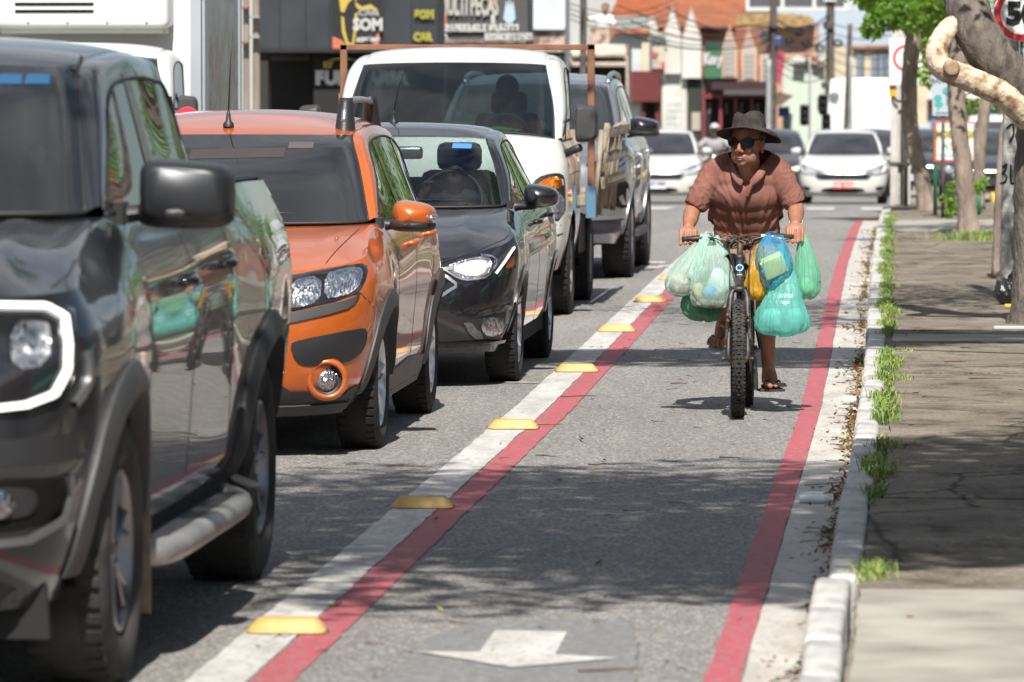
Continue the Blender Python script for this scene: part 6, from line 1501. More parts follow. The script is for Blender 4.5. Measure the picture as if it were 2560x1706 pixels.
    both(c, 'fog_bezel', [(.60,.635),(.75,.638),(.785,.62),(.785,.57),(.75,.55),(.60,.545)], M_BLACKPL, off=.008, depth=.01, rnd=1)
    both(c, 'fog_lamp', oval(.672,.592,.06,.042), M_REFLD, off=.014, depth=.02, dome=.016, st=.014)
    for sg in (1,-1):
        f = (lambda P: P) if sg > 0 else mirrored
        sk.line('bumper_trim', f([(.0,.468),(.5,.472),(.76,.488),(.84,.535),(.858,.60),(.858,.66)]), mat('trim_dark_silver', (.22,.225,.235), .35, metal=.8), T, 'front', w=.02, off=.005, h=.010, dens=.02)
    sk.panel('skid_plate', [(-.55,.44),(.55,.44),(.72,.35),(.66,.30),(-.66,.30),(-.72,.35)], M_BLACKPL, T, off=.006, depth=.02)
    bm = B(); prism(bm, [(-.80,.20),(.80,.20),(.79,.36),(-.79,.36)], .03, 'xz', .30); obj('air_dam', bm, M_UNDER, T)
    for sg in (1,-1):
        sk.line('shut_line', [(sg*.78,1.15),(sg*.815,1.20),(sg*.80,1.27),(sg*.765,1.35)], M_RUBBER, T, 'front', w=.008, off=-.002, h=.003)
        sk.line('shut_line', [(sg*.895,.90),(sg*.93,.88)], M_RUBBER, T, 'front', w=.006, off=-.002, h=.003)
    for v_ in ('side','side-'):
        for P in ([(1.50,1.34),(1.48,1.0),(1.50,.5)], [(2.46,1.35),(2.46,.9),(2.44,.5)], [(3.40,1.36),(3.36,.98),(3.42,.80),(3.45,.5)]):
            sk.line('shut_line', P, M_RUBBER, T, v_, w=.008, off=-.002, h=.003)
        sk.line('body_crease', [(1.6,1.06),(3.4,1.06)], P_GREY, T, v_, w=.012, off=.0, h=.004, dens=.15)
    for ya in (.92,4.19): arch_flare(c, ya, .39, .468, .085, M_GREYPL, a0=-.015, a1=.99, thick=.028)
    for sg in (-1,1):
        bm = B(); tube(bm, spline([V(sg*.86,1.50,.33), V(sg*.945,1.66,.33), V(sg*.955,2.5,.33), V(sg*.945,3.34,.33), V(sg*.86,3.50,.35)], 22), .042, 10)
        o = obj('side_step', bm, mat('step_alloy', (.22,.21,.20), .45, metal=.6, col2=(.35,.34,.33), vscale=5), T, smooth=True)
        bm = B(); box(bm, (sg*.86,2.5,.355), (.16,1.7,.03))
        for y in (1.75,3.2): box(bm, (sg*.80,y,.33), (.2,.06,.05))
        obj('step_tread', bm, M_BLACKPL, o)
        bm = B(); box(bm, (sg*.80,1.43,.36), (.24,.015,.40)); obj('mud_flap', bm, mat('mud_flap', (.16,.12,.075), .9, col2=(.25,.20,.14), vscale=15), T)
    mirror(c, (1.005,1.60,1.412), (.285,.17,.19), mat('mirror_cap_satin', (.030,.032,.036), .38, metal=.5), M_BLACKPL, arm=(.83,1.62,1.345), lower=.50, shape=.35, blunt=.72, ex=.38)
    bm = B(); tube(bm, [V(-.6,1.15,1.375), V(0,1.22,1.385), V(.55,1.34,1.385)], [.011,.011,.006], 6); obj('wiper', bm, M_BLACKPL, T, smooth=True)
    bm = B(); tube(bm, spline([V(-.3,1.235,1.48), V(.1,1.27,1.475), V(.4,1.33,1.45), V(.62,1.42,1.39)], 14), .008, 5); obj('wiper_arm', bm, M_BLACKPL, T, smooth=True)
    handle(c, 2.25, 1.12, M_GLOSSB); handle(c, 3.2, 1.14, M_GLOSSB)
    for x0, x1 in ((.40,.47),(.485,.55)):
        sk.panel('windscreen_sticker', [(x0,1.765),(x1,1.765),(x1+.008,1.735),(x0,1.735)], mat('sticker_sky', (.012,.07,.16), .5), T, off=.003, depth=.002)
    sk.line('roof_ditch', [(.60,1.82),(.615,1.78),(.625,1.755)], M_RUBBER, T, 'front', w=.012, off=0, h=.003)
    return c
pickup()
# ------------------------------------------------------------------ the silver off-road wagon beyond the flatbed
P_SILVER = car_paint('silver_blue_paint', (.26,.28,.31), metal=.75, rough=.32)
def wagon():
    sp = dict(name='suv', label='silver off-road wagon with roof rails behind the wooden bed of the flatbed truck', cat='car', loc=(-3.37,44.9,0), paint=P_SILVER, glass=G_FILM2, side_glass=G_SIDE, rear_glass=G_CLEAR,
      stations=[(.52,[(.80,.30),(.86,.44),(.90,.65),(.915,.82),(.905,.97),(.85,1.085)]),
                (.95,[(.82,.34),(.88,.50),(.915,.72),(.93,.92),(.90,1.06),(.80,1.165)]),
                (1.45,[(.82,.34),(.875,.48),(.89,.72),(.90,.94),(.88,1.10),(.78,1.215)]),
                (2.6,[(.82,.34),(.875,.48),(.89,.72),(.90,.94),(.89,1.10),(.81,1.235)]),
                (3.5,[(.82,.36),(.88,.50),(.91,.74),(.925,.96),(.895,1.12),(.80,1.26)]),
                (4.55,[(.78,.42),(.84,.56),(.86,.76),(.87,.98),(.84,1.14),(.74,1.28)])],
      front=[(.12,.32,2.8,2.3),(.0,.44,2.8,2.3),(-.02,.66,2.9,2.2),(.0,.84,2.8,2.0),(.06,.97,2.8,1.9),(.16,1.045,2.8,1.9)],
      rear=[(4.7,.5,4,4),(4.76,.6,4,4),(4.76,.8,4,4),(4.74,1.0,4,4),(4.70,1.14,4,4),(4.66,1.28,4,4)],
      arches=[(.95,.385,.45),(3.695,.385,.45)], wheels=[(.95,.388,.26,.23,.92),(3.695,.388,.26,.23,.92)], track_in=.66, ground=.2, spokes=6,
      y_cowl=1.45, hood_mid=[(.45,1.10),(.85,1.16),(1.2,1.205)], hood_crown=.012, hood_creases=[(.66,.022,.08)],
      cabin=dict(inner=[(.735,1.42,1.22),(.685,1.72,1.44),(.625,2.05,1.63),(.61,2.7,1.70),(.60,3.6,1.69),(.59,4.3,1.60),(.64,4.6,1.31)],
                 outer=[(.78,1.47,1.215),(.755,1.76,1.40),(.705,2.1,1.575),(.695,2.7,1.63),(.69,3.6,1.61),(.69,4.2,1.53),(.73,4.5,1.28)],
                 i_front=2, i_rear=5, wb=(1.22,1.215), wt=(1.92,1.655), rt=(4.38,1.64), rb=(4.64,1.29), roof_mid=[(2.2,1.715),(2.7,1.745),(3.6,1.735)], bulge=.024,
                 bars=[(2.5,-.02,.11),(3.55,.0,.08)], bar_top=1.62), seat_y=2.6)
    c = build_car(sp); T = c.t; sk = c.skin
    lamp = both(c, 'headlight', [(.55,.985),(.62,1.0),(.80,1.045),(.90,1.06),(.905,1.02),(.86,.955),(.70,.925),(.60,.93)], M_LENS, off=.006, depth=.03, rnd=1)
    for sg in (1,-1):
        f = (lambda P: P) if sg > 0 else mirrored
        sk.panel('reflector', f(oval(.765,.985,.035,.035)), M_REFL, lamp, off=.012, depth=.004)
        sk.line('light_guide', f([(.66,.945),(.82,.965),(.875,1.02)]), M_SILVER, lamp, 'front', w=.018, off=.01, h=.008)
    sk.panel('grille', [(-.52,.98),(.52,.98),(.50,.70),(.44,.62),(-.44,.62),(-.50,.70)], M_GLOSSB, T, off=.004, depth=.03, rnd=1)
    for z in (.78,.88): sk.line('grille_bar', [(-.47,z),(.47,z)], M_CHROME, T, 'front', w=.03, off=.01, h=.02, dens=.1)
    both(c, 'fog_recess', [(.765,.80),(.83,.835),(.90,.838),(.91,.76),(.915,.61),(.88,.60),(.80,.625),(.775,.68)], M_WELL, off=.004, depth=.012, rnd=1)
    both(c, 'fog_lamp', [(.825,.70),(.86,.725),(.875,.66),(.885,.635),(.85,.64)], M_REFLD, off=.010, depth=.01)
    for sg in (1,-1):
        f = (lambda P: P) if sg > 0 else mirrored
        sk.line('bumper_trim', f([(0,.525),(.5,.525),(.80,.535),(.87,.545)]), M_SILVER, T, 'front', w=.03, off=.006, h=.012)
        sk.panel('bumper_valance', f([(0,.50),(.80,.51),(.90,.53),(.905,.44),(.80,.40),(0,.36)]), mat('valance_blue_black', (.02,.022,.035), .4), T, off=.006, depth=.02)
    for ya in (.95,3.695): arch_flare(c, ya, .385, .447, .03, P_SILVER, a0=0, a1=1, thick=.01, name='arch_lip')
    for v_ in ('side','side-'):
        for P in ([(1.55,1.21),(1.52,.9),(1.54,.45)], [(2.55,1.23),(2.54,.8),(2.52,.45)], [(3.5,1.25),(3.42,.95),(3.2,.7),(3.15,.45)]): sk.line('shut_line', P, M_RUBBER, T, v_, w=.008, off=-.002, h=.003)
    mirror(c, (.985,1.52,1.285), (.26,.20,.155), P_BLACK, M_BLACKPL, arm=(.83,1.55,1.21), lower=.45, shape=1.0)
    handle(c, 2.35, 1.03, M_CHROME); handle(c, 3.3, 1.05, M_CHROME)
    for sg in (1,-1):
        bm = B(); tube(bm, spline([V(sg*.63,2.15,1.665), V(sg*.63,2.30,1.712), V(sg*.63,2.9,1.745), V(sg*.62,3.9,1.725), V(sg*.62,4.05,1.67)], 24), .022, 8); obj('roof_rail', bm, M_SILVER, T, smooth=True)
    for sg in (1,-1):
        bm = B(); box(bm, (sg*.87,2.3,.36), (.14,1.7,.05)); obj('side_step', bm, M_GREYPL, T)
    return c
G_FILM2 = glass('wagon_glass', (.30,.36,.36), base=.12, haze=(.18,.22,.23))
wagon()
# ------------------------------------------------------------------ the two light trucks
P_TRUCK = car_paint('truck_white', (.52,.52,.50), rough=.38, dust=.10)
M_RUST = mat('rusty_brown_steel', (.16,.062,.035), .7, col2=(.22,.10,.055), vscale=9, detail=8, bump=.2, bscale=60)
M_WOOD = mat('weathered_wood', (.20,.16,.12), .9, col2=(.36,.30,.23), vscale=7, detail=9, bump=.5, bscale=40, stretch=(3,3,.4))
M_BLUEST = mat('blue_steel', (.07,.16,.26), .55, col2=(.10,.20,.30), vscale=8)
G_TRUCK = glass('truck_windscreen', (.22,.29,.30), base=.03, haze=(.20,.24,.26))
def cabover(name, label, loc, detail=True, seats=True):
    sp = dict(name=name, label=label, cat='truck', loc=loc, paint=P_TRUCK, glass=G_TRUCK if detail else G_WTINT, side_glass=G_SIDE, rear_glass=G_CLEAR,
      stations=[(.43,[(.80,.36),(.845,.52),(.865,.70),(.868,.92),(.862,1.10),(.815,1.26)]),
                (.90,[(.82,.36),(.86,.54),(.875,.72),(.875,.93),(.868,1.10),(.815,1.262)]),
                (1.35,[(.82,.36),(.86,.54),(.872,.72),(.872,.93),(.868,1.10),(.815,1.265)]),
                (1.74,[(.82,.40),(.855,.55),(.868,.72),(.868,.93),(.862,1.10),(.81,1.265)])],
      front=[(.03,.32,3.6,3.2),(-.03,.46,3.6,3.2),(-.02,.64,3.6,3.0),(.05,.88,3.4,2.6),(.13,1.12,3.2,2.4),(.215,1.30,3.2,2.4)],
      rear=[(1.78,.45,6,6),(1.79,.6,6,6),(1.79,.75,6,6),(1.79,.93,6,6),(1.79,1.1,6,6),(1.78,1.265,6,6)],
      arches=[(.90,.35,.41),(2.6,.3,.05)], wheels=[(.90,.345,.195,.20,.865)], track_in=.60, ground=.24, rim=M_STEEL_RIM, tyre=M_TYRE,
      y_cowl=.52, hood_mid=[(.25,1.325)], hood_crown=.0,
      cabin=dict(inner=[(.765,.50,1.265),(.735,.72,1.53),(.665,.97,1.805),(.655,1.3,1.885),(.655,1.58,1.875),(.68,1.70,1.80),(.72,1.76,1.275)],
                 outer=[(.815,.56,1.262),(.825,.80,1.49),(.795,1.02,1.73),(.785,1.3,1.79),(.785,1.52,1.78),(.79,1.60,1.72),(.80,1.66,1.27)],
                 i_front=2, i_rear=5, wb=(.295,1.338), wt=(.86,1.832), rt=(1.71,1.815), rb=(1.78,1.275), roof_mid=[(1.05,1.925),(1.3,1.945),(1.55,1.93)], bulge=.03,
                 bars=[(.95,.12,.05)], bar_top=1.70), seats=seats, seat_y=1.45, spokes=6)
    sp['stations'] = sp['stations']; c = build_car(sp); T = c.t; sk = c.skin
    both(c, 'lamp_surround', [(.615,.94),(.66,1.01),(.76,1.04),(.835,1.035),(.852,.98),(.858,.70),(.68,.69),(.62,.80)], M_RUBBER, off=.003, depth=.02, rnd=1)
    lamp = both(c, 'headlight', [(.64,.90),(.70,.90),(.842,.905),(.848,.715),(.70,.705),(.645,.80)], M_REFL, off=.009, depth=.02, rnd=1)
    both(c, 'indicator_lamp', [(.645,.925),(.685,.985),(.76,1.015),(.825,1.01),(.838,.918)], M_AMBER, off=.010, depth=.02, rnd=1)
    for v_ in ('side','side-'):
        sk.panel('side_repeater', oval(.56,.885,.035,.025), M_AMBER2, T, v_, off=.012, depth=.02, st=.012)
        for P in ([(.50,1.26),(.47,1.0),(.50,.80)], [(1.50,1.26),(1.50,.8),(1.46,.4)], [(.55,1.02),(1.0,1.03),(1.6,1.03)]): sk.line('shut_line', P, M_RUBBER, T, v_, w=.007, off=-.002, h=.003)
    sk.panel('grille', [(-.46,.90),(.46,.90),(.44,.78),(-.44,.78)], M_BLACKPL, T, off=.004, depth=.02, rnd=1)
    sk.panel('lower_intake', [(-.42,.56),(.42,.56),(.40,.44),(-.40,.44)], M_WELL, T, off=.003, depth=.02, rnd=1)
    for sg in (1,-1):
        sk.line('shut_line', [(sg*.60,.675),(sg*.75,.672),(sg*.862,.665)], M_RUBBER, T, 'front', w=.008, off=-.002, h=.003)
    sk.panel('bumper_scrape', [(.80,.60),(.86,.615),(.84,.60),(.81,.588)], M_RUBBER, T, off=.003, depth=.002)
    for v_ in ('side','side-'): sk.panel('cab_vent', [(1.02,1.70),(1.0,1.62),(.94,1.53),(.92,1.55),(.98,1.70)], M_BLACKPL, T, v_, off=.010, depth=.02) if detail else None
    for sg in (1,-1):
        bm = B(); P = [V(sg*.82,.50,1.16), V(sg*.90,.42,1.20), V(sg*.955,.38,1.22)]; tube(bm, P, .03, 8); foot = obj('mirror_arm', bm, M_BLACKPL, T, smooth=True)
        bm = B(); tube(bm, spline([V(sg*.83,.55,1.40), V(sg*.90,.44,1.42), V(sg*.95,.39,1.36)], 8), .012, 6); obj('mirror_stay', bm, M_BLACKPL, foot, smooth=True)
        bm = B(); rows = []
        for k in range(6):
            t = k/5; f = (.80,.93,1,1,.99,.9)[k]
            rows.append([V(sg*(1.0+.082*f*abs(cos(a))**.4*(1 if cos(a)>0 else -1)), .33+.11*t, 1.392+(.132 - .018*cos(a))*f*abs(sin(a))**.4*(1 if sin(a)>0 else -1)) for a in [2*pi*i/28 for i in range(28)]])
        R_ = grid(bm, rows, closed=True); bm.faces.new(R_[0]); bm.faces.new(R_[-1]); bmesh.ops.recalc_face_normals(bm, faces=bm.faces)
        obj('mirror_head', bm, M_GREYPL, foot, sharp=50)
    bm = B()
    for a, b_ in (((.10,.27,1.345),(.62,.37,1.275)), ((-.55,.33,1.31),(.0,.27,1.36))):
        tube(bm, [V(*a), V(*b_)], [.012,.02], 6)
    tube(bm, [V(.42,.29,1.255), V(.62,.37,1.275)], .022, 7)
    obj('wiper', bm, M_BLACKPL, T, smooth=True)
    return c
c = cabover('flatbed_truck', 'white flatbed truck with a rusty steel hoop behind the cab and a stake bed', (-3.39,38.0,0)); T = c.t
# bed: deck, rusty hoop, stakes and rails
bm = B(); box(bm, (0,3.35,.80), (1.86,2.9,.08)); bevel(bm,.008); obj('bed_deck', bm, M_WOOD, T)
for sg in (1,-1): obj('chassis_rail', bbox((sg*.36,3.2,.60), (.07,3.1,.16), .01), M_UNDER, T)
bm = B()
for x in (-.915,.94): box(bm, (x,1.92,1.33), (.052,.05,1.28))
box(bm, (.0125,1.92,1.945), (1.907,.05,.042)); bevel(bm,.004,1); hoop = obj('steel_hoop', bm, M_RUST, T)
for x in (-.915,.94): obj('hoop_socket', bbox((x,1.90,.79), (.075,.07,.24), .004), M_BLUEST, hoop)
rr = random.Random(4)
bm = bbox((0,1.97,1.08), (1.72,.03,.50), .004); obj('headboard', bm, M_WOOD, T)
for sg in (1,-1):
    for k in range(9):
        y = 2.05+k*.30; z0, z1 = .72+rr.uniform(-.06,.02), 1.34+rr.uniform(-.02,.05)
        bm = B(); tube(bm, [V(sg*.955,y,z0), V(sg*(.975+rr.uniform(0,.02)),y+rr.uniform(-.02,.02),(z0+z1)/2), V(sg*(1.03+rr.uniform(-.02,.03)),y+rr.uniform(-.03,.03),z1)], [.024,.022,.020], 6, flat=1.3)
        o = obj('stake', bm, M_WOOD, T, smooth=True)
    for z, x in ((1.31,1.035),(1.12,1.02),(.93,1.0)):
        bm = B(); box(bm, (0,0,0), (.028,2.75,.075)); bmesh.ops.subdivide_edges(bm, edges=[e for e in bm.edges if abs((e.verts[0].co-e.verts[1].co).y) > 1], cuts=8)
        for v in bm.verts: v.co += V(rr.uniform(-.006,.006), 0, rr.uniform(-.008,.008))
        o = obj('rail', bm, M_WOOD, T, loc=(sg*(x+.02),3.4,z))
    for k in range(9):
        y = 2.05+k*.30
        for z in (1.31,1.12,.95):
            bm = B(); tube(bm, [V(sg*1.055,y-.02,z-.03), V(sg*1.066,y,z), V(sg*1.055,y+.02,z+.03), V(sg*1.02,y,z)], .006, 5); obj('lashing', bm, mat('old_rope', (.10,.085,.07), .95), T)
for sg in (1,-1):
    wheel(T, sg*.76, 3.32, .33, .20, .20, 6, M_STEEL_RIM, M_TYRE, sg)
bm = B(); box(bm, (.80,2.1,.55), (.14,.5,.3)); bevel(bm,.03); obj('tool_box', bm, M_UNDER, T)
bm = B()
for x,y,z,s in ((.32,.36,1.335,.05),(.40,.38,1.33,.06),(.47,.40,1.325,.045),(.36,.42,1.345,.04)):
    v = bmesh.ops.create_icosphere(bm, subdivisions=2, radius=1)['verts']
    for w_ in v: w_.co = V(w_.co.x*s*1.4, w_.co.y*s, w_.co.z*s*.35)+V(x,y+.14,z+.012)
o = obj('cloth', bm, mat('green_cloth', (.20,.50,.10), .9), smooth=True); o.location = T.location; tag(o, 'crumpled bright green cloth on the dashboard of the white flatbed truck', 'cloth')
# box truck in the next lane
c2 = cabover('box_truck', 'white refrigerated box truck towering behind the grey pickup in the next lane', (-6.87,42.35,0), detail=False); T2 = c2.t; T2.scale = (1,1,1.03)
M_BOXW = mat('box_panel_white', (.60,.61,.61), .45, coat=.3)
M_ALU = mat('aluminium_edge', (.38,.42,.46), .4, metal=.3)
def mural():
    m = bpy.data.materials.new('faded_mural'); m.use_nodes = True; N, L = nodes(m); b = N['Principled BSDF']; b.inputs['Roughness'].default_value = .5
    t = N.new('ShaderNodeTexCoord'); mp_ = N.new('ShaderNodeMapping'); mp_.inputs['Scale'].default_value = (1,2.6,.9); L.new(t.outputs['Object'], mp_.inputs[0])
    n = N.new('ShaderNodeTexNoise'); n.inputs['Scale'].default_value = 2.6; n.inputs['Detail'].default_value = 7; n.inputs['Roughness'].default_value = .65; L.new(mp_.outputs[0], n.inputs['Vector'])
    r = N.new('ShaderNodeValToRGB'); e = r.color_ramp.elements; e[0].position = .30; e[0].color = (.07,.17,.06,1); e[1].position = .75; e[1].color = (.40,.45,.47,1)
    for p, cc in ((.40,(.30,.33,.28,1)),(.455,(.24,.10,.09,1)),(.50,(.38,.39,.39,1)),(.56,(.25,.30,.20,1)),(.60,(.40,.43,.45,1))): x = e.new(p); x.color = cc
    L.new(n.outputs['Fac'], r.inputs[0])
    s_ = N.new('ShaderNodeSeparateXYZ'); L.new(t.outputs['Object'], s_.inputs[0])
    mr = N.new('ShaderNodeMapRange'); mr.inputs['From Min'].default_value = 1.9; mr.inputs['From Max'].default_value = 2.5; L.new(s_.outputs['Z'], mr.inputs[0])
    x = N.new('ShaderNodeMix'); x.data_type = 'RGBA'; x.inputs['B'].default_value = (.42,.46,.48,1); L.new(r.outputs[0], x.inputs['A']); L.new(mr.outputs[0], x.inputs[0]); L.new(x.outputs['Result'], b.inputs['Base Color']); return m
bm = B(); box(bm, (0,3.20,1.98), (1.80,2.40,2.5)); bevel(bm,.02,2); bx = obj('cargo_box', bm, M_BOXW, T2)
for sg in (1,-1):
    bm = B(); box(bm, (sg*.855,1.985,1.98), (.10,.03,2.5)); box(bm, (sg*.91,2.10,1.98), (.03,.26,2.52)); box(bm, (sg*.91,4.36,1.98), (.03,.12,2.52)); box(bm, (sg*.91,3.2,.78), (.03,2.4,.10)); obj('corner_post', bm, M_ALU, bx)
for sg in (1,-1): obj('side_picture', bbox((sg*.904,3.26,2.02), (.012,2.06,2.36), .002), mural(), bx)
M_LBL = mat('mural_lettering', (.05,.12,.35), .5)
for k, s_ in enumerate(('loria','Fortal')): text_mesh(s_, .20, M_LBL, bx, Matrix.Translation((.914,3.7,2.62-.22*k)) @ Matrix.Rotation(pi/2,4,'Z') @ FACE, 'lettering', .001)
bm = B(); box(bm, (-.06,1.80,2.41), (1.46,.36,.72)); bevel(bm,.07,4); fr = obj('fridge_unit', bm, M_BOXW, T2, smooth=False, sharp=40)
for k in range(5): obj('vent_slot', bbox((-.28,1.617,2.195+.058*k), (.66+.02*(4-k)*0,.02,.022), .008), M_WELL, fr)
bm = B(); box(bm, (-.06,1.83,2.04), (1.38,.30,.05)); bevel(bm,.02,2); obj('fridge_tray', bm, mat('tray_ivory', (.50,.50,.44), .5), fr)
for k in range(4):
    bm = B(); lathe(bm, [(.008,0),(.006,.004),(.001,.005)], c=(-.5+.33*k,1.618,2.10), axis='y', seg=8); obj('rivet', bm, M_GREYPL, fr)
for sg in (1,-1): wheel(T2, sg*.76, 3.32, .33, .20, .20, 6, M_STEEL_RIM, M_TYRE, sg)
for sg in (1,-1): obj('chassis_rail', bbox((sg*.36,3.2,.60), (.07,3.1,.16), .01), M_UNDER, T2)
# white van and other vehicles beyond the crossing
def van(name, label, loc, paint, w=1.9, L=4.6, h=2.3, rz=0, box_only=False):
    t = thing(name, label, 'van', loc, rz)
    prof = [(0,.35),(0,.75),(.18,.98),(.75,1.12),(1.35,h*.93),(1.6,h),(L,h),(L,.35)] if not box_only else [(0,.4),(0,1.1),(.1,h),(L,h),(L,.4)]
    bm = B(); n = 8; rows = []
    for y, z in prof:
        k = .86 if z > 1.3 else 1.0
        rows.append([V((w/2)*k*(-1+2*i/n), y, z-.03*abs(-1+2*i/n)**4) for i in range(n+1)])
    R_ = grid(bm, rows)
    for sg, c_ in ((1,-1),(0,0)):
        bm.faces.new([r[c_] for r in R_])
    bmesh.ops.remove_doubles(bm, verts=bm.verts, dist=1e-4); bevel(bm,.05,2)
    b = obj('body', bm, paint, t, sharp=40)
    if not box_only:
        obj('windscreen', bbox((0,1.03,(1.12+h*.93)/2), (w*.74,.03,.62), .01, rot=Matrix.Rotation(-.62,3,'X')), G_WTINT2, t)
        obj('grille', bbox((0,-.01,.72), (w*.5,.04,.12), .01), M_BLACKPL, t)
        for sg in (1,-1): obj('headlight', bbox((sg*w*.38,.02,.80), (.28,.06,.16), .03), M_REFLD, t); obj('side_window', bbox((sg*(w*.44),1.75,h*.72), (.03,.8,.45), .01), G_WTINT2, t); obj('door_mirror', bbox((sg*(w*.5+.10),1.0,1.25), (.16,.10,.22), .03), M_BLACKPL, t)
        obj('bumper', bbox((0,0,.48), (w*.98,.14,.2), .04), M_GREYPL, t)
    for y in (.8,L-.9):
        for sg in (1,-1): wheel(t, sg*(w/2-.12), y, .33, .2, .2, 5, M_STEEL_RIM, M_TYRE, sg)
    return t
G_WTINT2 = mat('far_window', (.035,.037,.042), .08, coat=1)
P_WHITE2 = car_paint('far_white', (.60,.61,.61), rough=.45)
van('box_van', 'tall white box van behind the white sedan with the red plate', (-1.25,131,zg(133)), P_WHITE2, w=2.2, L=5.5, h=2.72, box_only=True)
c3 = compact('hatchback', 'dark blue-grey car with one lamp lit, seen between the concrete post and the leaning trunk', (-.02,119,zg(120)), P_NAVY, plate=('pale',(.62,.65,.75),'ORS 3D15',.40,(.05,.05,.15)), glassm=G_WTINT, seats=False, detail=False)
van('suv', 'white utility car with a black bumper past the sign posts on the side street', (1.78,112,zg(113)), P_WHITE2, w=1.75, L=4.4, h=1.75)
compact('hatchback', 'dark hatchback in front of the white utility car on the side street', (1.22,108,zg(109)), P_DGREY, glassm=G_WTINT, seats=False, detail=False)
# ================================================================== PEOPLE
from mathutils import noise as mnoise
M_SKIN = mat('skin_tanned', (.235,.102,.062), .48, col2=(.34,.16,.10), vscale=22, detail=9, spec=.35, sss=.10, bump=.22, bscale=110, lo=.3, hi=.7)
M_SKIN2 = mat('skin_brown', (.26,.12,.07), .55)
def blob(bm, c, r, R3=None, sub=3):
    v = bmesh.ops.create_icosphere(bm, subdivisions=sub, radius=1)['verts']
    for w in v:
        p = V(w.co.x*r[0], w.co.y*r[1], w.co.z*r[2])
        if R3 is not None: p = R3 @ p
        w.co = p+V(*c)
def bone(bm, P, R, flat=1.0):
    """a tapered limb with rounded ends"""
    P = [V(*p) for p in P]; tube(bm, spline(P, len(P)*6) if len(P) > 2 else [P[0].lerp(P[1], k/6) for k in range(7)],
         [cat([V(x,0,0) for x in R], (len(R)-1)*k/(len(P)*6-1 if len(P) > 2 else 6)).x for k in range(len(P)*6 if len(P) > 2 else 7)], 14)
    for p, r in zip(P, R): blob(bm, p, (r,r,r), sub=2)
def fuse(name, bm, vox, m, parent, smooth=2, edit=None):
    """melt overlapping shapes into one continuous skin"""
    o = obj(name, bm, m, None); md = o.modifiers.new('r', 'REMESH'); md.mode = 'VOXEL'; md.voxel_size = vox; md.use_smooth_shade = True
    if smooth: s_ = o.modifiers.new('s', 'SMOOTH'); s_.iterations = smooth; s_.factor = .5
    bpy.context.view_layer.update()
    me = bpy.data.meshes.new_from_object(o.evaluated_get(bpy.context.evaluated_depsgraph_get()))
    old = o.data; o.modifiers.clear(); o.data = me; bpy.data.meshes.remove(old); me.name = name
    if not me.materials: me.materials.append(m)
    if edit:
        b2 = bmesh.new(); b2.from_mesh(me); edit(b2); b2.to_mesh(me); b2.free()
    me.polygons.foreach_set('use_smooth', [True]*len(me.polygons)); me.update()
    if parent is not None: o.parent = parent
    return o
BIKE = V(-.925, 27.32, .0)
# ------------------------------------------------------------------ the bicycle
M_BIKE = mat('worn_black_frame', (.022,.02,.02), .5, col2=(.10,.085,.075), vscale=16, detail=9, lo=.5, hi=.75, metal=.2)
M_RUSTM = mat('grimy_metal', (.06,.045,.035), .6, metal=.6, col2=(.14,.09,.06), vscale=30)
M_GREYM = mat('worn_alloy', (.30,.29,.28), .42, metal=.9, var=.25, vscale=20)
M_GRIP = mat('grip_rubber', (.012,.012,.013), .75)
M_KNOB = mat('knobbly_tyre', (.018,.018,.019), .88, col2=(.05,.045,.04), vscale=30, spec=.25)
bk = thing('bicycle', 'old black mountain bicycle hung with plastic carrier bags, ridden up the bike lane', 'bicycle', tuple(BIKE))
def bike_wheel(name, c, R, tw, steer):
    Rz = Matrix.Rotation(steer,3,'Z'); bm = B(); lathe(bm, [(R-.040,-tw*.32),(R-.028,-tw*.5),(R-.012,-tw*.46),(R-.005,-tw*.2),(R-.004,tw*.2),(R-.012,tw*.46),(R-.028,tw*.5),(R-.040,tw*.32)], axis='x', seg=64)
    for k in range(84):
        a = 2*pi*k/84; Rm = Matrix.Rotation(a,3,'X'); q = lambda r_, x: V(x, r_*cos(a), r_*sin(a))
        if k % 2 == 0: box(bm, q(R-.002,0), (tw*.26,.010,.008), Rm)
        else:
            for s in (-1,1): box(bm, q(R-.003,s*tw*.16), (tw*.17,.010,.008), Rm)
        for s in (-1,1): box(bm, q(R-.011,s*tw*.43), (tw*.17,.011 if k%2 else .007,.009), Rm)
    for v in bm.verts: v.co = Rz @ v.co
    bmesh.ops.recalc_face_normals(bm, faces=bm.faces)
    w = obj(name, bm, M_KNOB, bk, sharp=35, loc=c)
    bm = B(); lathe(bm, [(R-.040,-.016),(R-.040,.016),(R-.054,.012),(R-.054,-.012),(R-.040,-.016)], axis='x', seg=64)
    for v in bm.verts: v.co = Rz @ v.co
    obj('rim', bm, M_GREYM, w, sharp=40)
    bm = B(); tube(bm, [Rz @ V(-.05,0,0), Rz @ V(.05,0,0)], .018, 12); tube(bm, [Rz @ V(-.075,0,0), Rz @ V(.075,0,0)], .007, 8)
    for s in (-1,1): tube(bm, [Rz @ V(s*.066,0,0), Rz @ V(s*.082,0,0)], .011, 6)
    obj('hub', bm, M_RUSTM, w, smooth=True)
    bm = B()
    for k in range(32):
        a = 2*pi*k/32; s = .030 if k % 2 else -.030; d = .25 if (k//2) % 2 else -.25
        tube(bm, [Rz @ V(s, .020*cos(a+d), .020*sin(a+d)), Rz @ V(0, (R-.052)*cos(a), (R-.052)*sin(a))], .0012, 3, cap=False)
    sp_ = obj('spokes', bm, M_GREYM, w); sp_['kind'] = 'stuff'
    return w
STR = .055
bike_wheel('front_wheel', (0,0,.303), .303, .064, STR); bike_wheel('rear_wheel', (.02,.98,.303), .303, .054, 0)
bm = B()
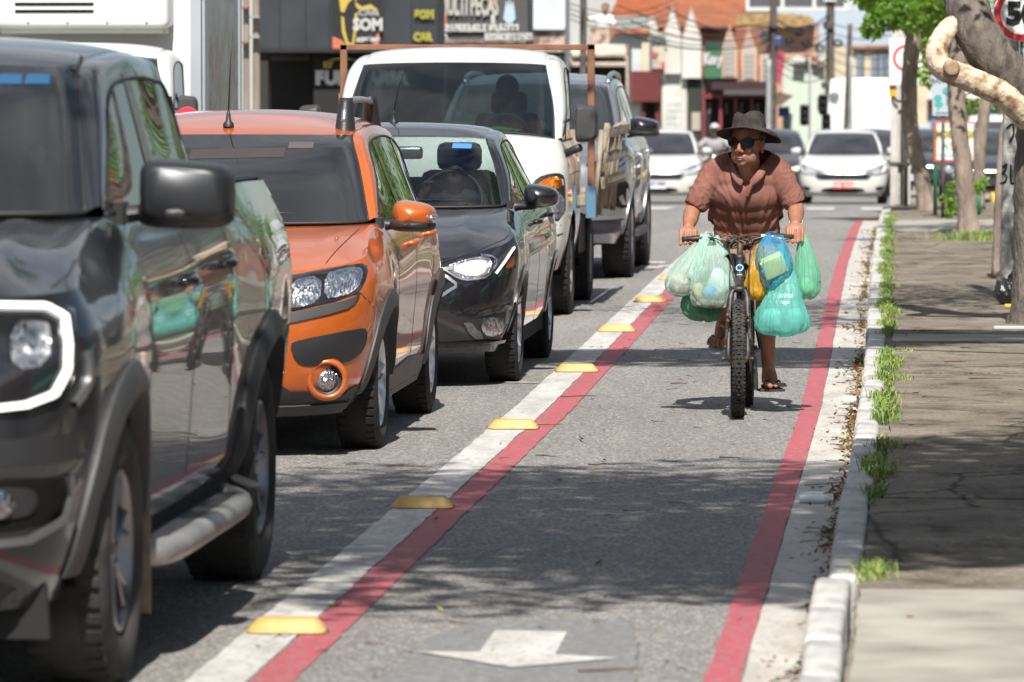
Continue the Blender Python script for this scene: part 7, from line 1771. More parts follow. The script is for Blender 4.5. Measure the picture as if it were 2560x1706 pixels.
for s in (-1,1):
    tube(bm, spline([V(s*.026,.155,.655), V(s*.042,.13,.61), V(s*.048,.07,.46), V(s*.050,.01,.33), V(s*.050,.0,.30)], 14), [.014]*3+[.0165]*4+[.015]*4+[.011]*3, 10)
box(bm, (0,.155,.652), (.085,.035,.03)); fk = obj('fork', bm, M_BIKE, bk, smooth=True)
for s in (-1,1):
    bm = B(); tube(bm, [V(s*.060,.035,.40), V(s*.052,.04,.53)], [.010,.008], 8); bevel(bm,.002,1); arm = obj('brake_arm', bm, M_GREYM, fk, smooth=True)
    for z in (.525,.495):
        bm = B(); lathe(bm, [(.001,-.012),(.011,-.012),(.011,.004),(.001,.004)], c=(s*.053,.015,z), axis='y', seg=10); obj('brake_bolt', bm, M_RUSTM, arm, smooth=True)
    obj('brake_pad', bbox((s*.040,.045,.505), (.014,.05,.014), .003), M_GRIP, arm)
ht0, ht1 = V(.002,.185,.655), V(0,.275,.81)
bm = B(); d = (ht1-ht0); tube(bm, [ht0-d*.02, ht0, ht0, ht0+d*.06, ht0+d*.08, ht0+d*.92, ht0+d*.94, ht1, ht1+d*.05], [.026,.027,.027,.026,.022,.022,.026,.027,.024], 16); obj('head_tube', bm, M_BIKE, bk, smooth=True)
n_ = V(0,-.86,.5).normalized(); cb = ht0.lerp(ht1,.60)+n_*.0235; Rb = Matrix.Rotation(-atan2(d.y,d.z),4,'X')
bm = B(); ring(bm, .0145, .019, y=-.002, d=.004)
for a in (.8,-.8): tube(bm, [V(-.011,-.001,-.011*a*1.2), V(.011,-.001,.011*a*1.2)], .0028, 4)
for v in bm.verts: v.co = Rb.to_3x3() @ v.co
obj('head_badge', bm, mat('badge_blue', (.05,.16,.38), .4, metal=.3), bk, loc=cb)
obj('badge_plate', bbox((0,0,0),(.030,.003,.010),.001), M_GREYM, bk, loc=ht0.lerp(ht1,.36)+n_*.023)
bm = B(); st0 = ht1+d*.05; tube(bm, [st0, st0+d*.35, V(-.008,.345,.893)], [.016,.016,.019], 12); tube(bm, [V(-.04,.345,.893),V(.026,.345,.893)], .021, 12); obj('stem', bm, M_RUSTM, bk, smooth=True)
bar = spline([V(-.302,.372,.899), V(-.20,.365,.909), V(-.115,.350,.903), V(-.05,.345,.893), V(.03,.345,.893), V(.095,.352,.908), V(.17,.366,.920), V(.275,.376,.913)], 40)
bm = B(); tube(bm, bar, .0115, 10); hb = obj('handlebar', bm, M_BIKE, bk, smooth=True)
for s in (-1,1):
    P = bar[:9] if s < 0 else bar[-8:]; bm = B(); tube(bm, P, .0155, 12); obj('grip', bm, M_GRIP, hb, smooth=True)
    x0 = -.19 if s < 0 else .165; bm = B(); tube(bm, [V(x0,.352,.913), V(x0+s*.01,.335,.910), V(x0+s*.085,.325,.905)], [.008,.007,.006], 6); tube(bm, [V(x0-.018*s,.36,.912), V(x0+.018*s,.36,.912)], .017, 8); obj('brake_lever', bm, M_GREYM if s > 0 else M_BIKE, hb, smooth=True)
obj('lever_clamp', bbox((.118,.350,.922),(.024,.02,.016),.004), mat('clamp_pale', (.55,.55,.54), .4), hb)
for P in ([(.115,.35,.922),(.05,.32,.925),(-.03,.30,.90),(-.055,.27,.84),(-.01,.22,.72),(.03,.12,.62)],[(-.18,.35,.915),(-.10,.30,.895),(-.035,.27,.80),(-.028,.24,.74),(.02,.5,.62)],[(-.16,.35,.91),(-.06,.31,.86),(-.05,.22,.70),(-.045,.15,.58),(-.05,.04,.53)],[(.14,.35,.915),(.06,.30,.86),(.05,.22,.72),(.06,.10,.45)]):
    bm = B(); tube(bm, spline([V(*p) for p in P], 26), .0032, 5); obj('cable', bm, M_GRIP, bk, smooth=True)
r = random.Random(15); bm = B(); P = []
for k in range(90): P.append(V(-.01+.062*sin(k*.83+.3)*(1+.3*sin(k*.21)), .335+.032*cos(k*1.31), .885+.026*sin(k*1.71)+.012*cos(k*.37)))
tube(bm, P, .0052, 5); obj('lock_chain', bm, M_RUSTM, bk, smooth=True)
bb = V(.0,.57,.285)
bm = B()
for a, b_, r_ in ((ht1-d*.12, V(0,.72,.70), .017),(ht0+d*.18, bb, .019),(V(0,.72,.70), bb, .016)): tube(bm, [a, b_], r_, 10)
for s in (-1,1): tube(bm, [V(s*.02,.72,.68), V(s*.065+.02,.98,.303)], .008, 8); tube(bm, [bb+V(s*.03,0,0), V(s*.065+.02,.98,.303)], .009, 8)
tube(bm, [V(0,.72,.70), V(0,.755,.80)], .013, 8); obj('frame', bm, M_BIKE, bk, smooth=True)
bm = B(); 
for t_, w_ in ((0,.02),(.3,.03),(.6,.06),(.85,.075),(1,.05)): pass
rows = [[V(w_*cos(a), .66+.24*t_, .835+.02*sin(a)) for a in [2*pi*k/14 for k in range(14)]] for t_, w_ in ((0,.016),(.1,.022),(.4,.035),(.7,.07),(.9,.07),(1,.05))]
R_ = grid(bm, rows, closed=True); bm.faces.new(R_[0]); bm.faces.new(R_[-1]); obj('saddle', bm, M_GRIP, bk, smooth=True)
bm = B(); lathe(bm, [(.092,-.002),(.092,.002),(.03,.004),(.03,-.004),(.092,-.002)], c=bb+V(.045,0,0), axis='x', seg=36); ck = obj('chainring', bm, M_RUSTM, bk)
pr, pl_ = V(.122,.545,.112), V(-.104,.555,.355)+V(0,.0,.0)
for s, pp in ((1,pr),(-1,pl_)):
    a = bb+V(s*.062,0,0); b_ = V(s*.078, pp.y, pp.z) if s > 0 else V(-.078, pp.y, pp.z)
    bm = B(); tube(bm, [a, a.lerp(b_,.5)+V(s*.004,0,0), b_], [.014,.011,.010], 8, flat=.8); o_ = obj('crank_arm', bm, M_GREYM, bk, smooth=True)
    bm = B(); tube(bm, [b_, b_+V(s*.09,0,0)], .007, 6); box(bm, b_+V(s*.058,0,0), (.085,.06,.018)); bevel(bm,.003,1); pd_ = obj('pedal', bm, M_GRIP, o_)
    obj('pedal_reflector', bbox(b_+V(s*.040,-.032,0),(.034,.006,.015),.001), M_AMBER2, pd_)
# ------------------------------------------------------------------ the rider
rd = thing('person', 'man in a dark brimmed hat, sunglasses and brown polo shirt riding the bicycle in sandals', 'person', tuple(BIKE))
HC = V(.026,.500,1.396)
HR = (Matrix.Rotation(radians(-19),3,'Z') @ Matrix.Rotation(radians(4),3,'Y') @ Matrix.Rotation(radians(7),3,'X')) @ Matrix.Scale(1.05,3)
def hp(x, y, z): return HC + HR @ V(x, y, z)
bm = B()
blob(bm, hp(0,.012,.022), (.076,.096,.105), HR, 4); blob(bm, hp(0,-.030,-.055), (.058,.058,.058), HR); blob(bm, hp(0,-.066,-.088), (.026,.022,.020), HR)
for s in (-1,1):
    blob(bm, hp(s*.040,-.020,-.058), (.026,.052,.044), HR); blob(bm, hp(s*.036,-.068,-.018), (.022,.020,.020), HR); blob(bm, hp(s*.028,-.076,.034), (.024,.014,.011), HR)
    blob(bm, hp(s*.079,.018,-.006), (.010,.022,.033), HR @ Matrix.Rotation(s*.35,3,'Z')); blob(bm, hp(s*.078,.014,-.034), (.008,.011,.012), HR)
    blob(bm, hp(s*.014,-.096,-.026), (.010,.012,.009), HR)
bone(bm, [hp(0,-.082,.028), hp(0,-.096,.005), hp(0,-.106,-.018)], [.010,.011,.0125])
blob(bm, hp(0,-.082,-.052), (.026,.014,.0085), HR); blob(bm, hp(0,-.080,-.068), (.024,.013,.0085), HR); blob(bm, hp(0,-.076,-.058), (.030,.016,.020), HR)
bone(bm, [(.033,.60,1.22), (.034,.56,1.30), hp(0,.02,-.06)], [.066,.060,.058]); bone(bm, [(.033,.57,1.21), hp(0,-.025,-.085)], [.05,.035])
# trunk
for p, r_ in (((.012,.80,.86),(.155,.12,.12)),((.015,.765,.98),(.160,.108,.12)),((.017,.690,1.10),(.155,.095,.12)),((.018,.625,1.19),(.170,.095,.085)),((.02,.615,1.225),(.150,.075,.06))): blob(bm, p, r_, sub=4)
# arms, wrists, fists closed on the grips
for s, sh, el, wr in ((-1,(-.148,.610,1.222),(-.258,.580,1.045),(-.272,.437,.962)),(1,(.188,.610,1.236),(.282,.580,1.060),(.282,.440,.978))):
    m1 = tuple((a*.5+b_*.5) for a, b_ in zip(sh, el)); m2 = tuple(a*.62+b_*.38 for a, b_ in zip(el, wr))
    bone(bm, [sh, m1, el], [.058,.050,.042]); bone(bm, [el, m2, wr], [.042,.043,.0285])
    hx = wr[0]; hz = wr[2]; blob(bm, (hx-s*.002,.412,hz-.016), (.044,.032,.022), Matrix.Rotation(.5,3,'X'))
    for k in range(4):
        x = hx+(-.0375+.025*k); ln = (.0,.004,.003,-.003)[k]*s
        bone(bm, [(x,.400,hz-.014), (x,.380,hz-.040-ln), (x,.368,hz-.078-ln), (x,.350,hz-.086-ln)], [.0112,.0104,.0098,.0088])
    bone(bm, [(hx-s*.034,.422,hz-.022), (hx-s*.054,.400,hz-.044), (hx-s*.058,.372,hz-.066)], [.014,.0125,.0105])
# legs and feet
def leg(s, hip, knee, ank, foot):
    bone(bm, [hip, tuple(a*.5+b_*.5 for a, b_ in zip(hip, knee)), knee], [.088,.076,.056]); cf = tuple(a*.70+b_*.30 for a, b_ in zip(knee, ank)); cf = (cf[0], cf[1]+.018, cf[2])
    bone(bm, [knee, cf, tuple(a*.35+b_*.65 for a, b_ in zip(knee, ank)), ank], [.054,.056,.042,.034])
    heel, ball, tip, spread = foot
    bone(bm, [ank, heel], [.034,.030]); bone(bm, [ank, tuple((a+b_)/2 for a, b_ in zip(ank, ball)), ball], [.032,.033,.026]); bone(bm, [heel, ball], [.028,.024])
    B0, T0, sp_ = V(*ball), V(*tip), V(*spread)
    for k, (f, r_, ln) in enumerate(((-.038,.0135,1.10),(-.010,.0095,1.14),(.011,.009,1.04),(.030,.0085,.92),(.047,.0085,.78))):
        q = B0+sp_*f*.85; e = B0+(T0-B0)*ln+sp_*f; bone(bm, [tuple(q), tuple(q.lerp(e,.6)+V(0,0,.006)), tuple(e)], [r_*1.25,r_*1.1,r_])
leg(1, (.095,.80,.835), (.128,.475,.640), (.138,.635,.222), ((.130,.668,.158),(.168,.520,.140),(.190,.448,.138),(1,.15,.0)))
leg(-1, (-.080,.80,.835), (-.085,.395,.735), (-.100,.628,.462), ((-.098,.655,.405),(-.116,.512,.382),(-.126,.447,.350),(-1,.05,.06)))
def face_soft(b2):
    fv = [v for v in b2.verts if v.co.z > 1.20]
    for _ in range(7): bmesh.ops.smooth_vert(b2, verts=fv, factor=.5, use_axis_x=True, use_axis_y=True, use_axis_z=True)
body = fuse('body', bm, .0036, M_SKIN, rd, smooth=2, edit=face_soft)
# beard stubble grows on the lower face
M_STUB = bpy.data.materials.new('grey_stubble'); M_STUB.use_nodes = True; N, L = nodes(M_STUB)
b_ = N['Principled BSDF']; b_.inputs['Base Color'].default_value = (.36,.31,.27,1); b_.inputs['Roughness'].default_value = .9
t_ = N.new('ShaderNodeTexCoord'); n2 = N.new('ShaderNodeTexNoise'); n2.inputs['Scale'].default_value = 420; n2.inputs['Detail'].default_value = 2; L.new(t_.outputs['Object'], n2.inputs['Vector'])
rr_ = N.new('ShaderNodeMapRange'); rr_.inputs['From Min'].default_value = .52; rr_.inputs['From Max'].default_value = .70; L.new(n2.outputs['Fac'], rr_.inputs[0]); L.new(rr_.outputs[0], b_.inputs['Alpha'])
inv = HR.inverted(); b2 = bmesh.new(); b2.from_mesh(body.data); dead = []
for f in b2.faces:
    p = inv @ (f.calc_center_median()-HC)
    ok = p.z < -.030 and p.z > -.112 and p.y < .012 and p.y > -.105 and not (abs(p.x) < .027 and -.078 < p.z < -.040) and abs(p.x) > (.0 if p.z < -.066 else .026) and p.z < -.020-.25*abs(p.x-.0)*0
    if not ok: dead.append(f)
bmesh.ops.delete(b2, geom=dead, context='FACES')
for v in b2.verts: v.co += v.normal*.0012
obj('stubble', b2, M_STUB, rd, smooth=True)
# lips
bm = B(); bone(bm, [hp(-.021,-.089,-.060), hp(0,-.0965,-.058), hp(.021,-.089,-.060)], [.002,.0042,.002]); bone(bm, [hp(-.017,-.087,-.0665), hp(0,-.094,-.0685), hp(.017,-.087,-.0665)], [.002,.0048,.002]); obj('lips', bm, mat('lips', (.26,.09,.065), .45), rd, smooth=True)
# shirt with sleeves, folds pressed in
M_SHIRT = mat('brown_pique', (.15,.067,.052), .92, col2=(.24,.11,.086), vscale=7, detail=8, spec=.12, bump=.25, bscale=320, lo=.35, hi=.7)
bm = B()
for p, r_ in (((.012,.805,.875),(.197,.142,.10)),((.013,.782,.93),(.198,.142,.12)),((.015,.738,1.01),(.197,.138,.12)),((.017,.690,1.075),(.196,.134,.12)),((.018,.642,1.135),(.194,.126,.12)),((.019,.625,1.205),(.184,.104,.080)),((.02,.615,1.240),(.155,.082,.058))): blob(bm, p, r_, sub=4)
bone(bm, [(.03,.60,1.23),(.034,.580,1.268)], [.085,.072]); bone(bm, [(-.125,.630,1.258),(-.07,.655,1.292),(.025,.665,1.318),(.105,.655,1.306),(.165,.630,1.272)], [.062,.056,.052,.056,.062]); blob(bm, (.02,.70,1.24), (.16,.085,.09))
for s, sh, el in ((-1,(-.140,.620,1.242),(-.234,.590,1.088)),(1,(.180,.620,1.255),(.264,.590,1.098))): bone(bm, [sh, tuple(a*.55+b_*.45 for a, b_ in zip(sh, el)), el], [.070,.067,.063])
CUFF = {}
def shirt_edit(b2):
    kill = []
    for f in b2.faces:
        c = f.calc_center_median(); x, y, z = c
        hem = .815-.035*max(0,1-abs(x-.06)/.15)
        k = z < hem
        # open neck and V placket
        if y < .64 and z > 1.165 and (z-1.165)*.62 > abs(x-.022-(z-1.165)*.10): k = True
        if z > 1.262 and y < .60 and (x-.034)**2+(y-.55)**2 < .075**2: k = True
        for s, sh, el in ((-1,V(-.140,.620,1.242),V(-.234,.590,1.088)),(1,V(.180,.620,1.255),V(.264,.590,1.098))):
            d_ = (el-sh).normalized()
            if (c-el).dot(d_) > .030 and s*(x-.02) > .17: k = True
        if k: kill.append(f)
    bmesh.ops.delete(b2, geom=kill, context='FACES')
    lone = [v for v in b2.verts if not v.link_faces]; bmesh.ops.delete(b2, geom=lone, context='VERTS')
    b2.normal_update()
    for v in b2.verts:
        p = v.co; arm = abs(p.x-.02) > .19 and p.z > 1.03
        if arm: q = V(p.x*20+p.z*12, p.y*9, p.z*26-p.x*26)
        else: q = V(math.atan2(p.x-.03, p.z-.74)*6.0, (V(p.x-.03,0,p.z-.74)).length*2.0+.8*mnoise.noise(V(p.x*6,0,p.z*6)), p.y*1.5)
        n1 = mnoise.noise(q); n2_ = mnoise.noise(q*2.3+V(7,3,1)); n3 = mnoise.noise(q*.9+V(1,9,4)); rid = 1-abs(n1)*2.4; rid = max(0,rid)**2.2+.6*max(0,1-abs(n3)*4.5)**2; amp = .0042 if arm else .0070
        edge = 1.0 if arm else max(.25, min(1, (p.z-.80)/.06))
        v.co += v.normal*edge*(amp*(rid-.35) + .0016*n2_)
    bnd = [v for v in b2.verts if any(len(e.link_faces) == 1 for e in v.link_edges)]
    for _ in range(6): bmesh.ops.smooth_vert(b2, verts=bnd, factor=.5, use_axis_x=True, use_axis_y=True, use_axis_z=True)
shirt = fuse('polo_shirt', bm, .0058, M_SHIRT, rd, smooth=18, edit=shirt_edit)
md = shirt.modifiers.new('cloth', 'SOLIDIFY'); md.thickness = .0035; md.offset = 1
# front tail hanging over the bar
bm = B(); rows = []
for j in range(9):
    t = j/8; rows.append([V(-.02+.17*(i/14)+.02*t, .655-.02*t+.010*sin(i*1.5+j*.4)-.015*sin(pi*i/14), .850-.085*t*(.55+.45*(i/14))+.0-.012*sin(i*.8)) for i in range(15)])
grid(bm, rows); o = obj('shirt_tail', bm, M_SHIRT, shirt, smooth=True); md = o.modifiers.new('cloth','SOLIDIFY'); md.thickness = .004
# collar flaps and placket
def strip_mesh(name, A_, B_, th=.004, n=14, mm=None):
    a, b_ = spline(A_, n), spline(B_, n); bm = B(); grid(bm, [[p.lerp(q, k/4)+V(0,-.006*sin(pi*k/4),0) for k in range(5)] for p, q in zip(a, b_)]); o = obj(name, bm, mm or M_SHIRT, shirt, smooth=True); m_ = o.modifiers.new('cloth','SOLIDIFY'); m_.thickness = th; m_.offset = 0; return o
strip_mesh('collar', [V(.110,0.603,1.300),V(.104,0.548,1.285),V(.085,0.508,1.255),V(.060,0.493,1.225),V(.040,0.493,1.198)], [V(.128,0.598,1.262),V(.126,0.533,1.248),V(.112,0.493,1.222),V(.088,0.483,1.196),V(.058,0.486,1.170)])
strip_mesh('collar', [V(-.042,0.603,1.292),V(-.036,0.548,1.278),V(-.022,0.508,1.252),V(-.004,0.493,1.225),V(.010,0.493,1.200)], [V(-.062,0.598,1.254),V(-.060,0.538,1.240),V(-.046,0.500,1.214),V(-.026,0.486,1.188),V(-.004,0.488,1.170)])
strip_mesh('placket', [V(.050,0.488,1.200),V(.032,0.486,1.165),V(.020,0.493,1.120)], [V(.066,0.488,1.190),V(.050,0.488,1.150),V(.036,0.496,1.115)])
bm = B(); lathe(bm, [(.001,0),(.0055,0),(.0055,.003),(.003,.0045)], c=(-.012,.484,1.196), axis='y', seg=12); obj('button', bm, mat('button_pearl', (.5,.48,.45), .3), shirt, smooth=True)
# shorts
M_KHAKI = mat('khaki_shorts', (.17,.125,.085), .9, col2=(.24,.185,.135), vscale=6, detail=7, bump=.3, bscale=70)
bm = B(); blob(bm, (.01,.80,.835), (.168,.132,.10), sub=4)
bone(bm, [(.085,.78,.825),(.112,.62,.745),(.128,.515,.672)], [.100,.094,.080]); bone(bm, [(-.070,.78,.825),(-.080,.58,.790),(-.085,.445,.755)], [.100,.094,.082])
def shorts_edit(b2):
    kill = [f for f in b2.faces if (f.calc_center_median()-V(.128,.515,.672)).dot(V(.10,-.85,-.5).normalized()) > .028 and f.calc_center_median().x > .02 or ((f.calc_center_median()-V(-.085,.445,.755)).dot(V(-.02,-.96,-.25).normalized()) > .020 and f.calc_center_median().x < .02)]
    bmesh.ops.delete(b2, geom=kill, context='FACES'); b2.normal_update()
    for v in b2.verts:
        p = v.co; v.co += v.normal*(.010*(1-abs(mnoise.noise(V(p.x*14,p.y*7,p.z*16)))*2.2-.5))
fuse('shorts', bm, .0065, M_KHAKI, rd, smooth=3, edit=shorts_edit)
# hat
M_FELT = mat('hat_felt', (.030,.025,.023), .97, col2=(.055,.046,.043), vscale=26, detail=8, spec=.1, bump=.25, bscale=120)
HT = HC + HR @ V(.006,.012,.049); HRh = HR @ Matrix.Scale(1/1.05,3) @ Matrix.Rotation(radians(-9),3,'Y') @ Matrix.Rotation(radians(-19),3,'X')
bm = B(); rows = []; n = 48
prof = [(.168,-.004,1),(.150,.003,1),(.125,.004,1),(.103,.006,1),(.0905,.012,0),(.088,.03,0),(.085,.055,0),(.080,.082,0),(.074,.100,0),(.062,.111,0),(.042,.112,0),(.020,.108,0),(.001,.106,0)]
for r_, z, br in prof:
    ring_ = []
    for k in range(n):
        a = 2*pi*k/n; x, y = cos(a), sin(a); rx, ry = r_, r_*1.14 if not br else r_*1.05
        zz = z
        if br:
            e = (r_-.095)/.073; zz += e*e*(-.034*max(0,x)**2*(1.0+.6*max(0,y)) + .004*(1 if x < 0 else 0)*abs(x)**2 - .012*max(0,y) + .002*max(0,-y)) + .012*e*max(0,x)*(1-e)*3
        else:
            h = max(0,(z-.05)/.06); zz += -.024*h*math.exp(-(x*r_/.030)**2)*(1 if z > .09 else .3)*(.7+.3*(-y)); rx *= 1-.06*h*max(0,-y)
        ring_.append(HT + HRh @ V(rx*x, ry*y, zz))
    rows.append(ring_)
R_ = grid(bm, rows, closed=True); bmesh.ops.remove_doubles(bm, verts=bm.verts, dist=1e-4); bmesh.ops.recalc_face_normals(bm, faces=bm.faces)
hat = obj('hat', bm, M_FELT, rd, smooth=True); md = hat.modifiers.new('felt','SOLIDIFY'); md.thickness = .003
# hair at the nape and temples, sunglasses
bm = B(); 
for s in (-1,1): blob(bm, hp(s*.070,.030,.030), (.012,.045,.028), HR)
blob(bm, hp(0,.085,.0), (.06,.03,.05), HR); obj('hair', bm, mat('grey_hair', (.09,.08,.075), .8, bump=.5, bscale=200), rd, smooth=True)
M_SHADE = mat('sunglass_lens', (.004,.004,.005), .18, spec=.25)
gl = None
for s in (-1,1):
    bm = B(); pts = [(s*(.0375+.0325*abs(cos(a))**.75*(1 if cos(a) > 0 else -1)), .017+.0265*abs(sin(a))**.8*(1 if sin(a) > 0 else -1)+.004*cos(a)) for a in [2*pi*k/26 for k in range(26)]]
    f_ = []; bk_ = []
    for x, z in pts: y = -.104+.62*x*x*8; f_.append(bm.verts.new(hp(x, y, z))); bk_.append(bm.verts.new(hp(x, y+.006, z)))
    bm.faces.new(f_ if s > 0 else f_[::-1]); 
    for k in range(26): bm.faces.new((f_[k],f_[(k+1)%26],bk_[(k+1)%26],bk_[k]))
    bmesh.ops.recalc_face_normals(bm, faces=bm.faces)
    if gl is None: gl = obj('sunglasses', bm, M_SHADE, rd)
    else: obj('lens', bm, M_SHADE, gl)
bm = B(); tube(bm, [hp(-.010,-.104,.026), hp(0,-.107,.029), hp(.010,-.104,.026)], .0035, 6)
for s in (-1,1): tube(bm, spline([hp(s*.060,-.085,.030), hp(s*.072,-.045,.030), hp(s*.080,.0,.026), hp(s*.082,.03,.012)], 12), .0035, 6)
obj('frame', bm, M_SHADE, gl, smooth=True)
# bracelet and flip-flops
bm = B(); lathe(bm, [(.034,-.003),(.036,0),(.034,.003),(.032,0),(.034,-.003)], c=(.284,.455,.992), axis='z', seg=24, mtx=Matrix.Rotation(.6,4,'X')); obj('bracelet', bm, mat('bracelet_mint', (.40,.52,.40), .5), rd, smooth=True)
M_SOLE = mat('flipflop_sole', (.035,.035,.04), .8); M_SOLE2 = mat('flipflop_edge', (.30,.34,.36), .8)
for s, heel, ball, tip, dz in ((1,V(.128,.685,.132),V(.168,.520,.116),V(.196,.425,.117),0),(-1,V(-.096,.678,.375),V(-.117,.520,.352),V(-.130,.425,.312),0)):
    d1 = (tip-heel).normalized(); sd = d1.cross(V(0,0,1)).normalized(); up = sd.cross(d1); rows = []
    for j in range(11):
        t = j/10; c = cat([heel,ball,tip], t*2); w = .034+.014*sin(pi*min(1,t*.9))+(-.022 if t in (0,1) else 0)
        rows.append([c+sd*w-up*.007, c+sd*w+up*.005, c-sd*w+up*.005, c-sd*w-up*.007])
    bm = B(); R_ = grid(bm, rows, closed=True); bm.faces.new(R_[0][::-1]); bm.faces.new(R_[-1]); bmesh.ops.recalc_face_normals(bm, faces=bm.faces); fl_ = obj('flip_flop', bm, M_SOLE if s > 0 else M_SOLE2, rd, sharp=50)
    bm = B(); toe = ball.lerp(tip,.42)+up*.012-sd*(-.012*s)*1.0
    for q in (-1,1): tube(bm, spline([heel.lerp(ball,.72)+sd*q*.046+up*.008, heel.lerp(ball,.95)+sd*q*.032+up*.045, toe+up*.014], 10), .005, 6)
    tube(bm, [toe+up*.018, toe-up*.01], .004, 5); obj('strap', bm, M_GRIP, fl_, smooth=True)
# ------------------------------------------------------------------ carrier bags
def plastic(name, col, clear=.35, tr=.45, tint=None):
    m = bpy.data.materials.new(name); m.use_nodes = True; N, L = nodes(m); N.clear()
    o = N.new('ShaderNodeOutputMaterial'); p = N.new('ShaderNodeBsdfPrincipled'); p.inputs['Base Color'].default_value = (*col,1); p.inputs['Roughness'].default_value = .32; p.inputs['Specular IOR Level'].default_value = .6
    t = N.new('ShaderNodeBsdfTranslucent'); t.inputs[0].default_value = (*[min(1,c*1.15) for c in col],1); x = N.new('ShaderNodeBsdfTransparent'); x.inputs[0].default_value = (*(tint or [min(1,.35+.65*c/max(col)) for c in col]),1)
    a = N.new('ShaderNodeMixShader'); a.inputs[0].default_value = tr; L.new(p.outputs[0], a.inputs[1]); L.new(t.outputs[0], a.inputs[2])
    b_ = N.new('ShaderNodeMixShader'); L.new(a.outputs[0], b_.inputs[1]); L.new(x.outputs[0], b_.inputs[2])
    lw = N.new('ShaderNodeLayerWeight'); lw.inputs[0].default_value = .45; mr = N.new('ShaderNodeMapRange'); mr.inputs['To Min'].default_value = clear; mr.inputs['To Max'].default_value = clear*.15; L.new(lw.outputs['Facing'], mr.inputs[0]); L.new(mr.outputs[0], b_.inputs[0])
    tc_ = N.new('ShaderNodeTexCoord'); mp_ = N.new('ShaderNodeMapping'); mp_.inputs['Scale'].default_value = (70,70,9); n_ = N.new('ShaderNodeTexNoise'); n_.inputs['Scale'].default_value = 1.0; n_.inputs['Detail'].default_value = 5; L.new(tc_.outputs['Object'], mp_.inputs[0]); L.new(mp_.outputs[0], n_.inputs['Vector'])
    bp = N.new('ShaderNodeBump'); bp.inputs['Strength'].default_value = .9; bp.inputs['Distance'].default_value = .008; L.new(n_.outputs['Fac'], bp.inputs['Height']); L.new(bp.outputs[0], p.inputs['Normal']); L.new(b_.outputs[0], o.inputs[0]); return m
M_TEALB = plastic('teal_film', (.20,.60,.54), .38); M_GREENB = plastic('green_film', (.27,.62,.45), .42); M_CLEARB = plastic('pale_film', (.56,.72,.66), .58); M_DGREENB = plastic('bottle_green_film', (.12,.33,.22), .25); M_YELB = plastic('yellow_film', (.62,.36,.03), .12); M_BLUEB = plastic('blue_film', (.10,.40,.66), .80, tint=(.80,.92,1.0))
def bag(label, m, top, sect, seed, lobes=0, pleat=.10, goods=(), handles=(), n=110, group='carrier bags hanging from the handlebar'):
    """sect: (cx, cy, z, rx, ry) rings from the gathered neck down to the base"""
    rr = random.Random(seed); t = thing('carrier_bag', label, 'bag', tuple(BIKE+V(*top)), 0, group); o = V(*top); bm = B(); rows = []
    ph = [rr.uniform(0,6.28) for _ in range(6)]; m_ = 46
    for j in range(m_):
        f = (len(sect)-1)*j/(m_-1); s = [cat([V(q[k],0,0) for q in sect], f).x for k in range(5)]; tt = j/(m_-1); row = []
        for k in range(n):
            a = 2*pi*k/n; pl = pleat*(1-tt)**1.1*(.5*sin(11*a+ph[0])+.4*sin(19*a+ph[1]+tt*2)+.45*sin(31*a+ph[4]+tt*3)) + .022*abs(mnoise.noise(V(cos(a)*7+seed,sin(a)*7,tt*3)))*2-.02
            bul = .07*sin(3*a+ph[2]+tt*3)*sin(pi*tt)+.05*sin(5*a+ph[3])*tt + .05*mnoise.noise(V(cos(a)*2+seed, sin(a)*2, tt*5))
            if lobes: bul += .10*abs(cos(lobes*a/2+ph[5]))*tt-.05*tt
            cq = V(cos(a)*2.6+seed*3, sin(a)*2.6, tt*4.2); bul += .075*(abs(mnoise.noise(cq))-.22)*2*min(1,tt*2.2) - .045*max(0,1-abs(mnoise.noise(cq*2.3))*5)*min(1,tt*1.6)
            q = 1+pl+bul; row.append(V(s[0]+s[3]*cos(a)*q, s[1]+s[4]*sin(a)*q, s[2]+(.018*mnoise.noise(V(cos(a)*2.5,sin(a)*2.5,seed)) if tt > .6 else 0))-o)
        rows.append(row)
    R_ = grid(bm, rows, closed=True); 
    try: bm.faces.new(R_[-1])
    except ValueError: pass
    bmesh.ops.recalc_face_normals(bm, faces=bm.faces); obj('sack', bm, m, t, smooth=True)
    for P, w in handles:
        Q = spline([V(*p)-o for p in P], 18); bm = B(); rows = []
        for i, p in enumerate(Q):
            d_ = (Q[min(i+1,17)]-Q[max(i-1,0)]).normalized(); u = d_.cross(V(0,1,0)); u = u.normalized() if u.length > .1 else V(1,0,0); ww = w*(1-.35*sin(pi*i/17))
            rows.append([p+u*ww*(k/6-.5)*2+V(0,-.004*sin(k*2.1+i*.3),0) for k in range(7)])
        grid(bm, rows); h_ = obj('handle', bm, m, t, smooth=True); md = h_.modifiers.new('film','SOLIDIFY'); md.thickness = .0015
    for nm, c, r_, mm, sq in goods:
        bm = B()
        if sq: box(bm, (0,0,0), [x*2 for x in r_], Euler(sq).to_matrix()); bevel(bm,.006,2)
        else:
            blob(bm, (0,0,0), r_, sub=3)
            for v in bm.verts: v.co *= 1+.30*mnoise.noise(v.co*26+V(*c)*40)+.12*mnoise.noise(v.co*70)
        for v in bm.verts: v.co += V(*c)-o
        g_ = obj(nm, bm, mm, None, smooth=not sq); g_.location = BIKE+V(*top); tag(g_, goods_label[nm], nm.replace('_',' '))
    return t
